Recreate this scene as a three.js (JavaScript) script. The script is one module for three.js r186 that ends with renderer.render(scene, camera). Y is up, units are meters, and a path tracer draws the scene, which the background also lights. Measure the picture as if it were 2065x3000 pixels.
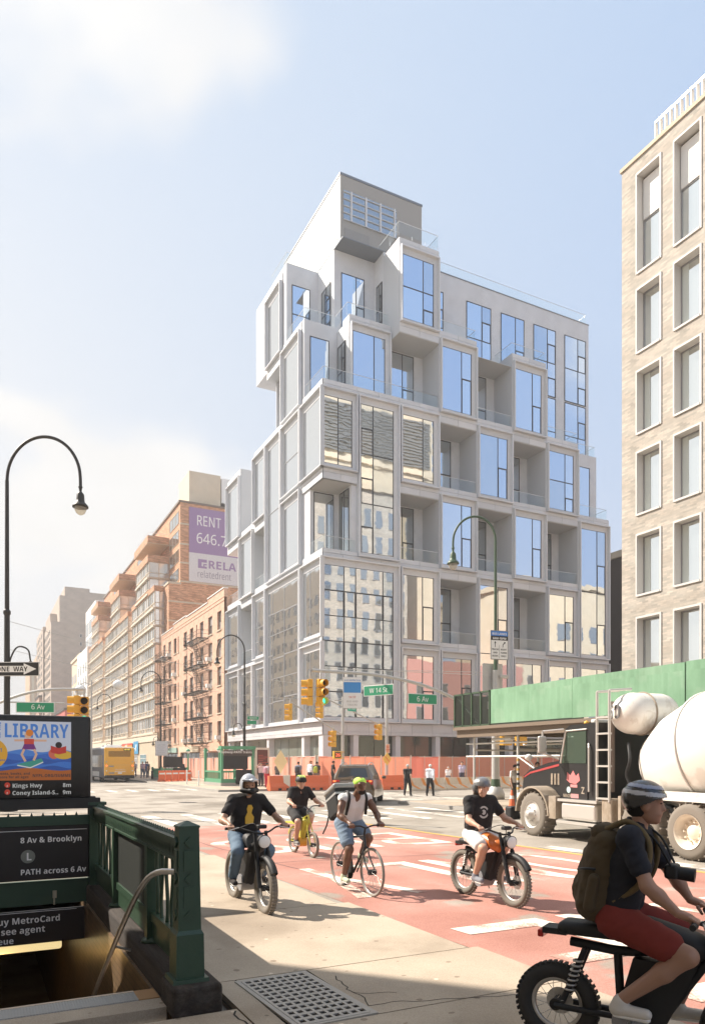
import * as THREE from 'three';
import { mergeGeometries } from 'three/addons/utils/BufferGeometryUtils.js';
import { RoundedBoxGeometry } from 'three/addons/geometries/RoundedBoxGeometry.js';
import { FontLoader } from 'three/addons/loaders/FontLoader.js';
import { TextGeometry } from 'three/addons/geometries/TextGeometry.js';
import { MarchingCubes } from 'three/addons/objects/MarchingCubes.js';

// World: x runs north across 14th Street, -z runs west along it, y up, metres. The camera stands on the south pavement.
const scene = new THREE.Scene();
const camera = new THREE.PerspectiveCamera(2 * Math.atan(1500 / 2154) * 180 / Math.PI, 2065 / 3000, 0.1, 3000);
camera.position.set(0, 1.9, 0);
camera.rotation.y = -27 * Math.PI / 180;
camera.setViewOffset(2065, 3000, 0, -730, 2065, 3000);   // rising lens: verticals stay upright
const renderer = new THREE.WebGLRenderer({ antialias: true });
renderer.toneMapping = THREE.LinearToneMapping;
renderer.toneMappingExposure = 2.15;
renderer.shadowMap.enabled = true;

// ---------------------------------------------------------------- random and noise
function rng(seed) { let a = seed >>> 0; return () => { a = (a + 0x6D2B79F5) >>> 0; let t = a; t = Math.imul(t ^ (t >>> 15), t | 1); t ^= t + Math.imul(t ^ (t >>> 7), t | 61); return ((t ^ (t >>> 14)) >>> 0) / 4294967296; }; }
const R = rng(7);
function hash(x, y, s) { let n = Math.imul(x, 374761393) + Math.imul(y, 668265263) + Math.imul(s, 974634541); n = Math.imul(n ^ (n >>> 13), 1274126177); return ((n ^ (n >>> 16)) >>> 0) / 4294967296; }
function vnoise(x, y, s, p) {
  const xi = Math.floor(x), yi = Math.floor(y), fx = x - xi, fy = y - yi, u = fx * fx * (3 - 2 * fx), v = fy * fy * (3 - 2 * fy);
  const w = p ? (a, b) => hash(((a % p) + p) % p, ((b % p) + p) % p, s) : (a, b) => hash(a, b, s);
  return (w(xi, yi) * (1 - u) + w(xi + 1, yi) * u) * (1 - v) + (w(xi, yi + 1) * (1 - u) + w(xi + 1, yi + 1) * u) * v;
}
function fbm(x, y, s, o = 4, p = 0) { let t = 0, a = 0.5, n = 0; for (let i = 0; i < o; i++) { t += a * vnoise(x, y, s + i * 17, p); n += a; a *= 0.5; x *= 2; y *= 2; p *= 2; } return t / n; }
const clamp = (x, a = 0, b = 1) => Math.min(b, Math.max(a, x)), mix = (a, b, t) => a + (b - a) * t, smooth = (a, b, x) => { const t = clamp((x - a) / (b - a)); return t * t * (3 - 2 * t); };

const CL = [41.2, 19.6];
// ---------------------------------------------------------------- sun and sky
const SUN = new THREE.Vector3(-0.476, 0.691, -0.544).normalize();
const sun = new THREE.DirectionalLight(0xfff4e6, 4.6);
sun.position.copy(SUN).multiplyScalar(160); sun.target.position.set(0, 0, 0);
sun.castShadow = true; sun.shadow.mapSize.set(4096, 4096);
Object.assign(sun.shadow.camera, { left: -130, right: 130, top: 130, bottom: -130, near: 1, far: 420 });
scene.add(sun, sun.target);
{
  const W = 1024, H = 512, d = new Float32Array(W * H * 4), v = new THREE.Vector3();
  for (let j = 0; j < H; j++) for (let i = 0; i < W; i++) {
    const el = (j + 0.5) / H * Math.PI - Math.PI / 2, az = ((i + 0.5) / W - 0.5) * 2 * Math.PI, k = (j * W + i) * 4;
    v.set(Math.cos(el) * Math.cos(az), Math.sin(el), Math.cos(el) * Math.sin(az));
    const up = Math.max(0, v.y), ang = Math.acos(clamp(v.dot(SUN), -1, 1));
    const haze = Math.exp(-up * 2.2), glow = Math.exp(-ang * ang / 0.8);
    const t = clamp(haze * (0.52 + 2.1 * glow) + 0.2 * glow), bl = smooth(0.7, 1.7, ang);
    const c = [mix(mix(0.19, 0.125, bl), 0.43, t), mix(mix(0.275, 0.225, bl), 0.432, t), mix(mix(0.4, 0.405, bl), 0.437, t)], b = 1 + glow * 0.12;
    // cloud: wisps that fray out, laid on a flat layer and so drawn together towards the horizon
    const q = 1 / (up + 0.25), cxx = v.x * q, czz = v.z * q, warp = fbm(cxx * 1.3 + 5, czz * 1.3, 41, 3) * 1.2;
    let m = fbm(cxx * 1.7 + warp + CL[0], czz * 1.7 + warp * 0.6 + CL[1], 11, 6);
    m = smooth(0.52, 0.7, m + 0.09 * haze + (fbm(cxx * 9, czz * 9, 88, 4) - 0.5) * 0.16) * 0.92;
    const lit = 0.445 + 0.05 * fbm(cxx * 4, czz * 4, 77, 3);
    for (let n = 0; n < 3; n++) d[k + n] = mix(c[n] * b, lit * [1.01, 1, 0.985][n], m);
    if (v.y < 0) { d[k] = 0.24; d[k + 1] = 0.23; d[k + 2] = 0.22; }
    d[k + 3] = 1;
  }
  const sky = new THREE.DataTexture(d, W, H, THREE.RGBAFormat, THREE.FloatType);
  sky.mapping = THREE.EquirectangularReflectionMapping; sky.magFilter = sky.minFilter = THREE.LinearFilter; sky.wrapS = THREE.RepeatWrapping; sky.needsUpdate = true;
  scene.background = sky; scene.environment = sky;
}
scene.backgroundIntensity = 1; scene.environmentIntensity = 1;

// ---------------------------------------------------------------- textures
function tex(w, h, f, srgb = true, rep = [1, 1]) {
  const d = new Uint8Array(w * h * 4);
  for (let j = 0; j < h; j++) for (let i = 0; i < w; i++) { const c = f(i, j), k = (j * w + i) * 4; if (c.length) { d[k] = c[0]; d[k + 1] = c[1]; d[k + 2] = c[2]; } else d[k] = d[k + 1] = d[k + 2] = c; d[k + 3] = 255; }
  const t = new THREE.DataTexture(d, w, h); t.wrapS = t.wrapT = THREE.RepeatWrapping; t.magFilter = THREE.LinearFilter; t.minFilter = THREE.LinearMipmapLinearFilter; t.generateMipmaps = true;
  if (srgb) t.colorSpace = THREE.SRGBColorSpace; t.repeat.set(...rep); t.needsUpdate = true; return t;
}
const g8 = x => clamp(Math.round(x), 0, 255);
// a mottled surface: base colour in sRGB 0..255, coarse and fine grain, one tile = size metres
function mottle(base, coarse, fine, size, seed, n = 512, tint = 0) {
  return tex(n, n, (i, j) => {
    const u = i / n, v = j / n, a = fbm(u * 5, v * 5, seed, 5, 5) - 0.5, b = hash(i, j, seed) - 0.5, e = fbm(u * 23, v * 23, seed + 5, 3, 23) - 0.5;
    const m = a * coarse * 2 + (b + e) * fine, h = (fbm(u * 3, v * 3, seed + 99, 3, 3) - 0.5) * tint;
    return [g8(base[0] + m + h), g8(base[1] + m), g8(base[2] + m - h)];
  }, true, [1 / size, 1 / size]);
}
function grain(size, seed, n = 256, f = 40) { return tex(n, n, (i, j) => g8(128 + (fbm(i / n * f, j / n * f, seed, 3, f) - 0.5) * 160 + (hash(i, j, seed) - 0.5) * 60), false, [1 / size, 1 / size]); }
function canvasTex(w, h, draw) { const c = document.createElement('canvas'); c.width = w; c.height = h; draw(c.getContext('2d'), w, h); const t = new THREE.CanvasTexture(c); t.colorSpace = THREE.SRGBColorSpace; t.magFilter = THREE.LinearFilter; return t; }
const lin = (r, g, b) => new THREE.Color().setRGB(r, g, b);
function mat(color, roughness = 0.8, o = {}) { return new THREE[o.physical ? 'MeshPhysicalMaterial' : 'MeshStandardMaterial']({ color: color instanceof THREE.Color ? color : new THREE.Color(color), roughness, ...Object.fromEntries(Object.entries(o).filter(([k]) => k !== 'physical')) }); }

// ---------------------------------------------------------------- geometry collector
const V = (x, y, z) => new THREE.Vector3(x, y, z);
class Geo {
  constructor() { this.p = []; this.n = []; this.u = []; this.i = []; }
  quad(a, b, c, d, uv) {   // counter-clockwise from outside; uv in metres along a-b and a-d unless given
    const k = this.p.length / 3, A = V(...a), B = V(...b), C = V(...c), D = V(...d), e = B.clone().sub(A), f = D.clone().sub(A), n = e.clone().cross(C.clone().sub(A)).normalize();
    if (!(n.lengthSq() > 0.5)) n.copy(C.clone().sub(A).cross(f)).normalize();
    for (const q of [A, B, C, D]) { this.p.push(q.x, q.y, q.z); this.n.push(n.x, n.y, n.z); }
    if (uv) this.u.push(...uv); else {
      const ax = Math.abs(n.x), ay = Math.abs(n.y), az = Math.abs(n.z);
      for (const q of [A, B, C, D]) if (ay > ax && ay > az) this.u.push(q.x, q.z); else if (ax > az) this.u.push(q.z, q.y); else this.u.push(q.x, q.y);
    }
    this.i.push(k, k + 1, k + 2, k, k + 2, k + 3); return this;
  }
  box(x0, y0, z0, x1, y1, z1, skip = '') {
    if (x0 > x1) [x0, x1] = [x1, x0]; if (y0 > y1) [y0, y1] = [y1, y0]; if (z0 > z1) [z0, z1] = [z1, z0];
    if (!skip.includes('z')) this.quad([x0, y0, z1], [x1, y0, z1], [x1, y1, z1], [x0, y1, z1]);
    if (!skip.includes('Z')) this.quad([x1, y0, z0], [x0, y0, z0], [x0, y1, z0], [x1, y1, z0]);
    this.quad([x1, y0, z1], [x1, y0, z0], [x1, y1, z0], [x1, y1, z1]);
    this.quad([x0, y0, z0], [x0, y0, z1], [x0, y1, z1], [x0, y1, z0]);
    this.quad([x0, y1, z1], [x1, y1, z1], [x1, y1, z0], [x0, y1, z0]);
    this.quad([x0, y0, z0], [x1, y0, z0], [x1, y0, z1], [x0, y0, z1]);
    return this;
  }
  cbox(cx, cy, cz, w, h, d) { return this.box(cx - w / 2, cy - h / 2, cz - d / 2, cx + w / 2, cy + h / 2, cz + d / 2); }
  add(g, m) {   // take in a three geometry
    g = g.clone(); if (m) g.applyMatrix4(m); const k = this.p.length / 3, P = g.attributes.position, N = g.attributes.normal, U = g.attributes.uv;
    for (let i = 0; i < P.count; i++) { this.p.push(P.getX(i), P.getY(i), P.getZ(i)); this.n.push(N.getX(i), N.getY(i), N.getZ(i)); U ? this.u.push(U.getX(i), U.getY(i)) : this.u.push(P.getX(i), P.getY(i)); }
    if (g.index) for (const j of g.index.array) this.i.push(k + j); else for (let i = 0; i < P.count; i++) this.i.push(k + i); return this;
  }
  rod(a, b, r0, r1 = r0, seg = 10, caps = true) {
    const A = V(...a), B = V(...b), d = B.clone().sub(A), L = d.length(); d.normalize();
    const s = Math.abs(d.y) > 0.95 ? V(1, 0, 0) : V(0, 1, 0), e = s.cross(d).normalize(), f = d.clone().cross(e), k = this.p.length / 3, sl = (r0 - r1) / L;
    for (let i = 0; i <= seg; i++) { const t = i / seg * 2 * Math.PI, n = e.clone().multiplyScalar(Math.cos(t)).addScaledVector(f, Math.sin(t)); for (const [q, r, v] of [[A, r0, 0], [B, r1, L]]) { this.p.push(q.x + n.x * r, q.y + n.y * r, q.z + n.z * r); const m = n.clone().addScaledVector(d, sl).normalize(); this.n.push(m.x, m.y, m.z); this.u.push(t * Math.max(r0, r1), v); } }
    for (let i = 0; i < seg; i++) { const q = k + i * 2; this.i.push(q, q + 2, q + 1, q + 1, q + 2, q + 3); }
    if (caps) for (const [q, r, sg] of [[A, r0, -1], [B, r1, 1]]) if (r > 1e-4) {
      const c = this.p.length / 3; this.p.push(q.x, q.y, q.z); this.n.push(d.x * sg, d.y * sg, d.z * sg); this.u.push(0, 0);
      for (let i = 0; i <= seg; i++) { const t = i / seg * 2 * Math.PI * sg, n = e.clone().multiplyScalar(Math.cos(t)).addScaledVector(f, Math.sin(t)); this.p.push(q.x + n.x * r, q.y + n.y * r, q.z + n.z * r); this.n.push(d.x * sg, d.y * sg, d.z * sg); this.u.push(n.x * r, n.z * r); }
      for (let i = 0; i < seg; i++) this.i.push(c, c + 1 + i, c + 2 + i);
    }
    return this;
  }
  path(pts, r, seg = 8) { for (let i = 0; i + 1 < pts.length; i++) this.rod(pts[i], pts[i + 1], r, r, seg, true); return this; }
  tube(pts, r, n = 40, seg = 8) { const c = new THREE.CatmullRomCurve3(pts.map(q => V(...q))); return this.add(new THREE.TubeGeometry(c, n, r, seg)); }
  lathe(prof, x = 0, y = 0, z = 0, seg = 20) { return this.add(new THREE.LatheGeometry(prof.map(q => new THREE.Vector2(...q)), seg), new THREE.Matrix4().makeTranslation(x, y, z)); }
  ball(x, y, z, rx, ry = rx, rz = rx, a = 16, b = 12) { return this.add(new THREE.SphereGeometry(1, a, b), new THREE.Matrix4().makeTranslation(x, y, z).scale(V(rx, ry, rz))); }
  rbox(cx, cy, cz, w, h, d, r = 0.03, m) { const M4 = new THREE.Matrix4().makeTranslation(cx, cy, cz); if (m) M4.multiply(m); return this.add(new RoundedBoxGeometry(w, h, d, 2, Math.min(r, w / 2.01, h / 2.01, d / 2.01)), M4); }
  poly(pts, z0, z1, axis = 'z') {   // an outline in the xy plane (counter-clockwise) given thickness along axis
    const s = new THREE.Shape(pts.map(q => new THREE.Vector2(...q))), g = new THREE.ExtrudeGeometry(s, { depth: z1 - z0, bevelEnabled: false });
    const m = new THREE.Matrix4().makeTranslation(0, 0, z0); if (axis === 'x') m.premultiply(new THREE.Matrix4().set(0, 0, 1, 0, 0, 1, 0, 0, -1, 0, 0, 0, 0, 0, 0, 1)); else if (axis === 'y') m.premultiply(new THREE.Matrix4().set(1, 0, 0, 0, 0, 0, 1, 0, 0, -1, 0, 0, 0, 0, 0, 1));
    return this.add(g, m);
  }
  geo() {
    const g = new THREE.BufferGeometry(); g.setAttribute('position', new THREE.Float32BufferAttribute(this.p, 3)); g.setAttribute('normal', new THREE.Float32BufferAttribute(this.n, 3)); g.setAttribute('uv', new THREE.Float32BufferAttribute(this.u, 2)); g.setIndex(this.i); return g;
  }
}
const geo = () => new Geo();
const rotY = a => new THREE.Matrix4().makeRotationY(a), rotX = a => new THREE.Matrix4().makeRotationX(a), rotZ = a => new THREE.Matrix4().makeRotationZ(a), move = (x, y, z) => new THREE.Matrix4().makeTranslation(x, y, z);

// ---------------------------------------------------------------- scene objects
const taken = {};
function numbered(n) { if (!(n in taken)) { taken[n] = 0; return n; } return n + '_' + String(++taken[n]).padStart(3, '0'); }
function mesh(name, g, m, parent = scene) { const o = new THREE.Mesh(g instanceof Geo ? g.geo() : g, m); o.name = parent === scene ? numbered(name) : name; o.castShadow = o.receiveShadow = true; parent.add(o); return o; }
function thing(name, label, category, [x, y, z] = [0, 0, 0], turn = 0, group) { const o = new THREE.Group(); o.name = numbered(name); o.position.set(x, y, z); o.rotation.y = turn; o.userData = { label, category }; if (group) o.userData.group = group; scene.add(o); return o; }
function tag(o, label, category, group) { Object.assign(o.userData, { label, category }); if (group) o.userData.group = group; return o; }
function struct(o) { o.userData.kind = 'structure'; return o; }
function stuff(o) { o.userData.kind = 'stuff'; return o; }
function copy(o, label, [x, y, z], turn = 0) { const c = o.clone(); c.name = numbered(o.name.replace(/_\d{3}$/, '')); c.userData = { ...o.userData, label }; c.position.set(x, y, z); c.rotation.y = turn; scene.add(c); return c; }

// ================================================================ GROUND
const T_asphalt = tex(1024, 1024, (i, j) => { const u = i / 1024, v = j / 1024, a = fbm(u * 6, v * 6, 3, 6, 6) - 0.5, tr = fbm(u * 10, v * 2, 31, 4, 0) - 0.5, pt = smooth(0.6, 0.63, fbm(u * 3, v * 3, 37, 3, 3)), n = (hash(i, j, 5) - 0.5) * 38, m = a * 50 + tr * 24 - pt * 16 + n; return [g8(150 + m), g8(142 + m), g8(131 + m)]; }, true, [1 / 7.1, 1 / 7.1]), T_concrete = tex(1024, 1024, (i, j) => { const u = i / 1024, v = j / 1024, a = fbm(u * 6, v * 6, 9, 6, 6) - 0.5, st = smooth(0.58, 0.72, fbm(u * 4, v * 4, 19, 5, 4)), n = (hash(i, j, 2) - 0.5) * 22; let m = a * 44 - st * 14 + n; const cx = Math.floor(u * 26), cy = Math.floor(v * 26), hx = hash(cx, cy, 71), hy = hash(cx, cy, 72), hr = hash(cx, cy, 73); if (hr < 0.13 && Math.hypot(u * 26 - cx - 0.3 - hx * 0.4, (v * 26 - cy - 0.3 - hy * 0.4) * (0.8 + hx)) < 0.06 + hr * 0.7) m -= 38; if (hr > 0.985 && Math.hypot(u * 26 - cx - 0.5, v * 26 - cy - 0.5) < 0.1) m += 40; return [g8(170 + m), g8(156 + m), g8(138 + m * 0.95)]; }, true, [1 / 5.2, 1 / 5.2]), T_red = tex(1024, 1024, (i, j) => { const u = i / 1024, v = j / 1024, tr = fbm(u * 9, v * 2, 23, 4, 0) - 0.5, a = fbm(u * 7, v * 7, 21, 6, 7) - 0.5, w = smooth(0.6, 0.74, fbm(u * 10, v * 10, 27, 5, 10)), n = (hash(i, j, 6) - 0.5) * 30, m = a * 40 + tr * 26 + n; return [g8(mix(170, 152, w) + m), g8(mix(122, 140, w) + m), g8(mix(109, 129, w) + m)]; }, true, [1 / 6.3, 1 / 6.3]), T_paint = tex(512, 512, (i, j) => { const w = fbm(i / 512 * 7, j / 512 * 7, 33, 5, 7) + (hash(i, j, 3) - 0.5) * 0.16, k = smooth(0.61, 0.7, w), n = (hash(i, j, 9) - 0.5) * 24; return [g8(mix(222, 178, k) + n), g8(mix(214, 134, k) + n), g8(mix(198, 120, k) + n)]; }, true, [1 / 2.3, 1 / 2.3]), T_paintRoad = tex(512, 512, (i, j) => { const w = fbm(i / 512 * 7, j / 512 * 7, 35, 5, 7) + (hash(i, j, 4) - 0.5) * 0.16, k = smooth(0.6, 0.72, w), n = (hash(i, j, 8) - 0.5) * 24; return [g8(mix(220, 150, k) + n), g8(mix(214, 142, k) + n), g8(mix(202, 132, k) + n)]; }, true, [1 / 2.7, 1 / 2.7]);
const B_rough = grain(0.5, 5);
const M = {
  asphalt: mat(0xffffff, 0.92, { map: T_asphalt, bumpMap: B_rough, bumpScale: 0.004 }), concrete: mat(0xffffff, 0.9, { map: T_concrete, bumpMap: B_rough, bumpScale: 0.002 }),
  red: mat(0xffffff, 0.9, { map: T_red, bumpMap: B_rough, bumpScale: 0.003 }), paint: mat(0xffffff, 0.75, { map: T_paint, bumpMap: B_rough, bumpScale: 0.002 }), paintRoad: mat(0xffffff, 0.75, { map: T_paintRoad, bumpMap: B_rough, bumpScale: 0.002 }), yellow: mat(lin(0.62, 0.38, 0.09), 0.8, { bumpMap: B_rough, bumpScale: 0.002 }),
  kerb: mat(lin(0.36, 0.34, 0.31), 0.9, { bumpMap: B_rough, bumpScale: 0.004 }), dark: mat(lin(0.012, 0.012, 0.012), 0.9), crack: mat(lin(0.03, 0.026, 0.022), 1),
};
{
  struct(mesh('ground', geo().quad([-900, -0.06, 900], [900, -0.06, 900], [900, -0.06, -5.6], [-900, -0.06, -5.6]).quad([-900, -0.06, -11], [900, -0.06, -11], [900, -0.06, -900], [-900, -0.06, -900]).quad([-900, -0.06, -5.6], [-0.95, -0.06, -5.6], [-0.95, -0.06, -11], [-900, -0.06, -11]).quad([1.6, -0.06, -5.6], [900, -0.06, -5.6], [900, -0.06, -11], [1.6, -0.06, -11]), M.asphalt));
  struct(mesh('road', geo().quad([3.9, 0, 60], [60, 0, 60], [60, 0, -260], [3.9, 0, -260]).quad([-60, 0, -28], [3.9, 0, -28], [3.9, 0, -44], [-60, 0, -44]).quad([60, 0, -28], [160, 0, -28], [160, 0, -44], [60, 0, -44]), M.asphalt));
  // red bus lane, its edges as they run in the picture
  struct(mesh('bus_lane', geo().quad([4.02, 0.004, -21], [4.5, 0.004, -4.6], [10.95, 0.004, -8.6], [10.25, 0.004, -21.1]).quad([4.5, 0.004, -4.6], [4.9, 0.004, 40], [14.6, 0.004, 40], [10.95, 0.004, -8.6]), M.red));
  // markings
  const bar = (g, x0, z0, x1, z1, w, y = 0.008) => { const dx = x1 - x0, dz = z1 - z0, L = Math.hypot(dx, dz), nx = -dz / L * w / 2, nz = dx / L * w / 2; return g.quad([x0 + nx, y, z0 + nz], [x0 - nx, y, z0 - nz], [x1 - nx, y, z1 - nz], [x1 + nx, y, z1 + nz]); };
  struct(mesh('lane_line', bar(geo(), 10.38, -20.9, 11.0, -8.6, 0.13), M.yellow));
  struct(mesh('lane_line', bar(geo(), 11.0, -8.6, 14.7, 40, 0.13), M.yellow));
  struct(mesh('lane_line', bar(geo(), 11.2, -12.6, 11.9, -4, 0.42), M.paintRoad));
  for (let i = 0; i < 10; i++) struct(mesh('crosswalk_bar', bar(geo(), 5.2 + i * 1.36, -25.9, 5.25 + i * 1.34, -20.9 + (i > 5 ? 0.5 : 0) - (i < 1 ? 0.6 : 0), 0.42), M.paintRoad));
  for (let i = 0; i < 9; i++) struct(mesh('crosswalk_bar', bar(geo(), 18.3, -29.6 - i * 1.3, 22.4, -29.2 - i * 1.3, 0.42), M.paintRoad));
  for (let i = 0; i < 7; i++) struct(mesh('crosswalk_bar', bar(geo(), 6.2 + i * 1.3, -50.2, 6.2 + i * 1.3, -46.6, 0.4), M.paintRoad));
  // letters for eastbound drivers: feet to the west, read from the north kerb side to the south
  const font = await new FontLoader().loadAsync('fonts/droid/droid_sans_bold.typeface.json');
  globalThis.FONT = font; const thin = await new FontLoader().loadAsync('fonts/droid/droid_sans_regular.typeface.json');
  const word = (txt, z0, z1, xa, xb, sk = 0) => [...txt].forEach((ch, k) => {
    const g = new TextGeometry(ch, { font: thin, size: 1, depth: 0.01, curveSegments: 6, bevelEnabled: false }); g.computeBoundingBox(); const b = g.boundingBox, cw = (xa - xb) / txt.length, n = txt.length;
    const P = g.attributes.position; for (let i = 0; i < P.count; i++) { const s = (P.getX(i) - b.min.x) / (b.max.x - b.min.x), t = (P.getY(i) - b.min.y) / (b.max.y - b.min.y); const z = z0 + t * (z1 - z0); P.setXYZ(i, xa - cw * k - 0.1 * cw - s * cw * 0.8 + sk * (t - 0.5), 0.008 + (P.getZ(i) > 0.005 ? 0.002 : 0), z); }
    g.computeVertexNormals(); struct(mesh('road_letter', g, M.paint));
  });
  word('BUS', -16.9, -14.2, 10.0, 4.55, 0.12); word('ONLY', -11.9, -9.0, 10.3, 4.45, 0.15); word('LANE', -6.9, -3.9, 10.9, 4.75, 0.3);
  // pavements: slabs with open joints, a few of them near by as stones of their own
  const slab = (x0, z0, x1, z1, y = 0.03, name = 'pavement_slab', parent) => { const j = 0.008; return struct(mesh(name, geo().box(x0 + j, -0.1, z0 + j, x1 - j, y, z1 - j), M.concrete, parent || scene)); };
  const zs = [-28, -22.6, -19.9, -14.35, -8.72, -6.05];
  for (let k = 0; k + 1 < zs.length; k++) { slab(1.75, zs[k], 4.02 + (zs[k] + 21) * 0.03, zs[k + 1]); slab(-6.4, zs[k], -1.0, zs[k + 1]); }
  slab(-1.0, -28, 1.75, -22.6); slab(-1.0, -22.6, 1.75, -14.35); slab(-1.0, -14.35, 1.75, -11.2);
  slab(1.75, -6.05, 1.96, -4.76); slab(2.62, -6.05, 4.5, -4.76); slab(1.96, -6.05, 2.62, -6.0); slab(1.75, -4.76, 4.5, -1.5); slab(1.75, -1.5, 4.6, 4); slab(-1.0, -5.35, 1.75, -1.5); slab(-1.0, -1.5, 1.75, 4); slab(-6.4, -6.05, -1.0, 4); slab(-6.4, 4, 4.8, 40);
  struct(mesh('joint_and_pit_shade_bed', geo().quad([-6.4, -0.02, -28], [-6.4, -0.02, -11.2], [4.6, -0.02, -11.2], [4.6, -0.02, -28]).quad([1.75, -0.02, -11.2], [1.75, -0.02, 4], [4.75, -0.02, 4], [4.6, -0.02, -11.2]), M.crack));  // near-black colour also stands in for the deep shade under the grate
  // north-west corner and the pavement of the far side, with a real kerb
  const pave = (x0, z0, x1, z1) => { struct(mesh('kerb', geo().box(x0, -0.05, z0, x0 + 0.16, 0.135, z1), M.kerb)); struct(mesh('pavement', geo().box(x0 + 0.16, -0.05, z0, x1, 0.13, z1), M.concrete)); };
  pave(13.2, -260, 24.3, -44.2); struct(mesh('kerb', geo().box(13.2, -0.05, -44.2, 24.3, 0.135, -44.04), M.kerb));
  struct(mesh('pavement', geo().box(24.3, -0.05, -52.6, 150, 0.13, -44.2), M.concrete)); struct(mesh('kerb', geo().box(24.3, -0.05, -44.2, 150, 0.135, -44.04), M.kerb));
  struct(mesh('pavement', geo().box(16.76, -0.05, -28, 24.2, 0.13, 50), M.concrete)); struct(mesh('kerb', geo().box(16.6, -0.05, -28, 16.76, 0.135, 50), M.kerb));
  struct(mesh('pavement', geo().box(24.2, -0.05, -28, 150, 0.13, -22.4), M.concrete)); struct(mesh('kerb', geo().box(16.6, -0.05, -28.16, 150, 0.135, -28), M.kerb));
}

// ================================================================ THE CORNER BUILDING (grey metal frames, stepped terraces)
const B_wave = tex(256, 256, (i, j) => g8(128 + (fbm(i / 256 * 4, j / 256 * 4, 61, 3, 4) - 0.5) * 240), false, [1 / 5.2, 1 / 3.9]);
const T_panel = mottle([206, 208, 212], 9, 4, 4, 44, 256, 4), T_stucco = mottle([222, 219, 212], 9, 5, 6, 45, 512, 5);
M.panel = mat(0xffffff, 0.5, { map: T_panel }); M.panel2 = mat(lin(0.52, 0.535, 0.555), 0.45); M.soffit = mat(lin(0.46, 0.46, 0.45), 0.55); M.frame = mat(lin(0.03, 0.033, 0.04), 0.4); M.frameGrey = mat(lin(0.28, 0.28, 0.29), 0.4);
M.stucco = mat(0xfafcff, 0.9, { map: T_stucco }); M.coping = mat(lin(0.2, 0.22, 0.25), 0.4, { metalness: 0.4 });
M.mirror = mat(lin(0.8, 0.87, 0.94), 0.015, { metalness: 1, bumpMap: B_wave, bumpScale: 0.0022 });       // coated glazing with the waviness of toughened panes
M.mirrors = [M.mirror, mat(lin(0.7, 0.78, 0.88), 0.02, { metalness: 1, bumpMap: (() => { const t = B_wave.clone(); t.offset.set(0.37, 0.61); t.needsUpdate = true; return t; })(), bumpScale: 0.003 }), mat(lin(0.8, 0.85, 0.91), 0.015, { metalness: 1, bumpMap: B_wave, bumpScale: 0.0014 }), mat(lin(0.66, 0.74, 0.82), 0.03, { metalness: 0.94, bumpMap: B_wave, bumpScale: 0.0028 })];
M.panels = [M.panel, mat(lin(0.56, 0.575, 0.6), 0.5), mat(lin(0.64, 0.645, 0.655), 0.46), mat(lin(0.6, 0.61, 0.625), 0.55)];
M.glassDark = mat(lin(0.2, 0.23, 0.25), 0.03, { metalness: 0.92, bumpMap: B_wave, bumpScale: 0.0015 });
M.glassGrey = mat(lin(0.46, 0.49, 0.5), 0.03, { metalness: 0.9, bumpMap: B_wave, bumpScale: 0.0018 });
M.clear = mat(lin(0.93, 0.97, 0.97), 0.04, { physical: true, transmission: 1, thickness: 0, ior: 1.6 });
M.rail = mat(lin(0.7, 0.72, 0.74), 0.3, { metalness: 0.6 });
const LV = k => 5.05 + 3.37 * k;
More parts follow.
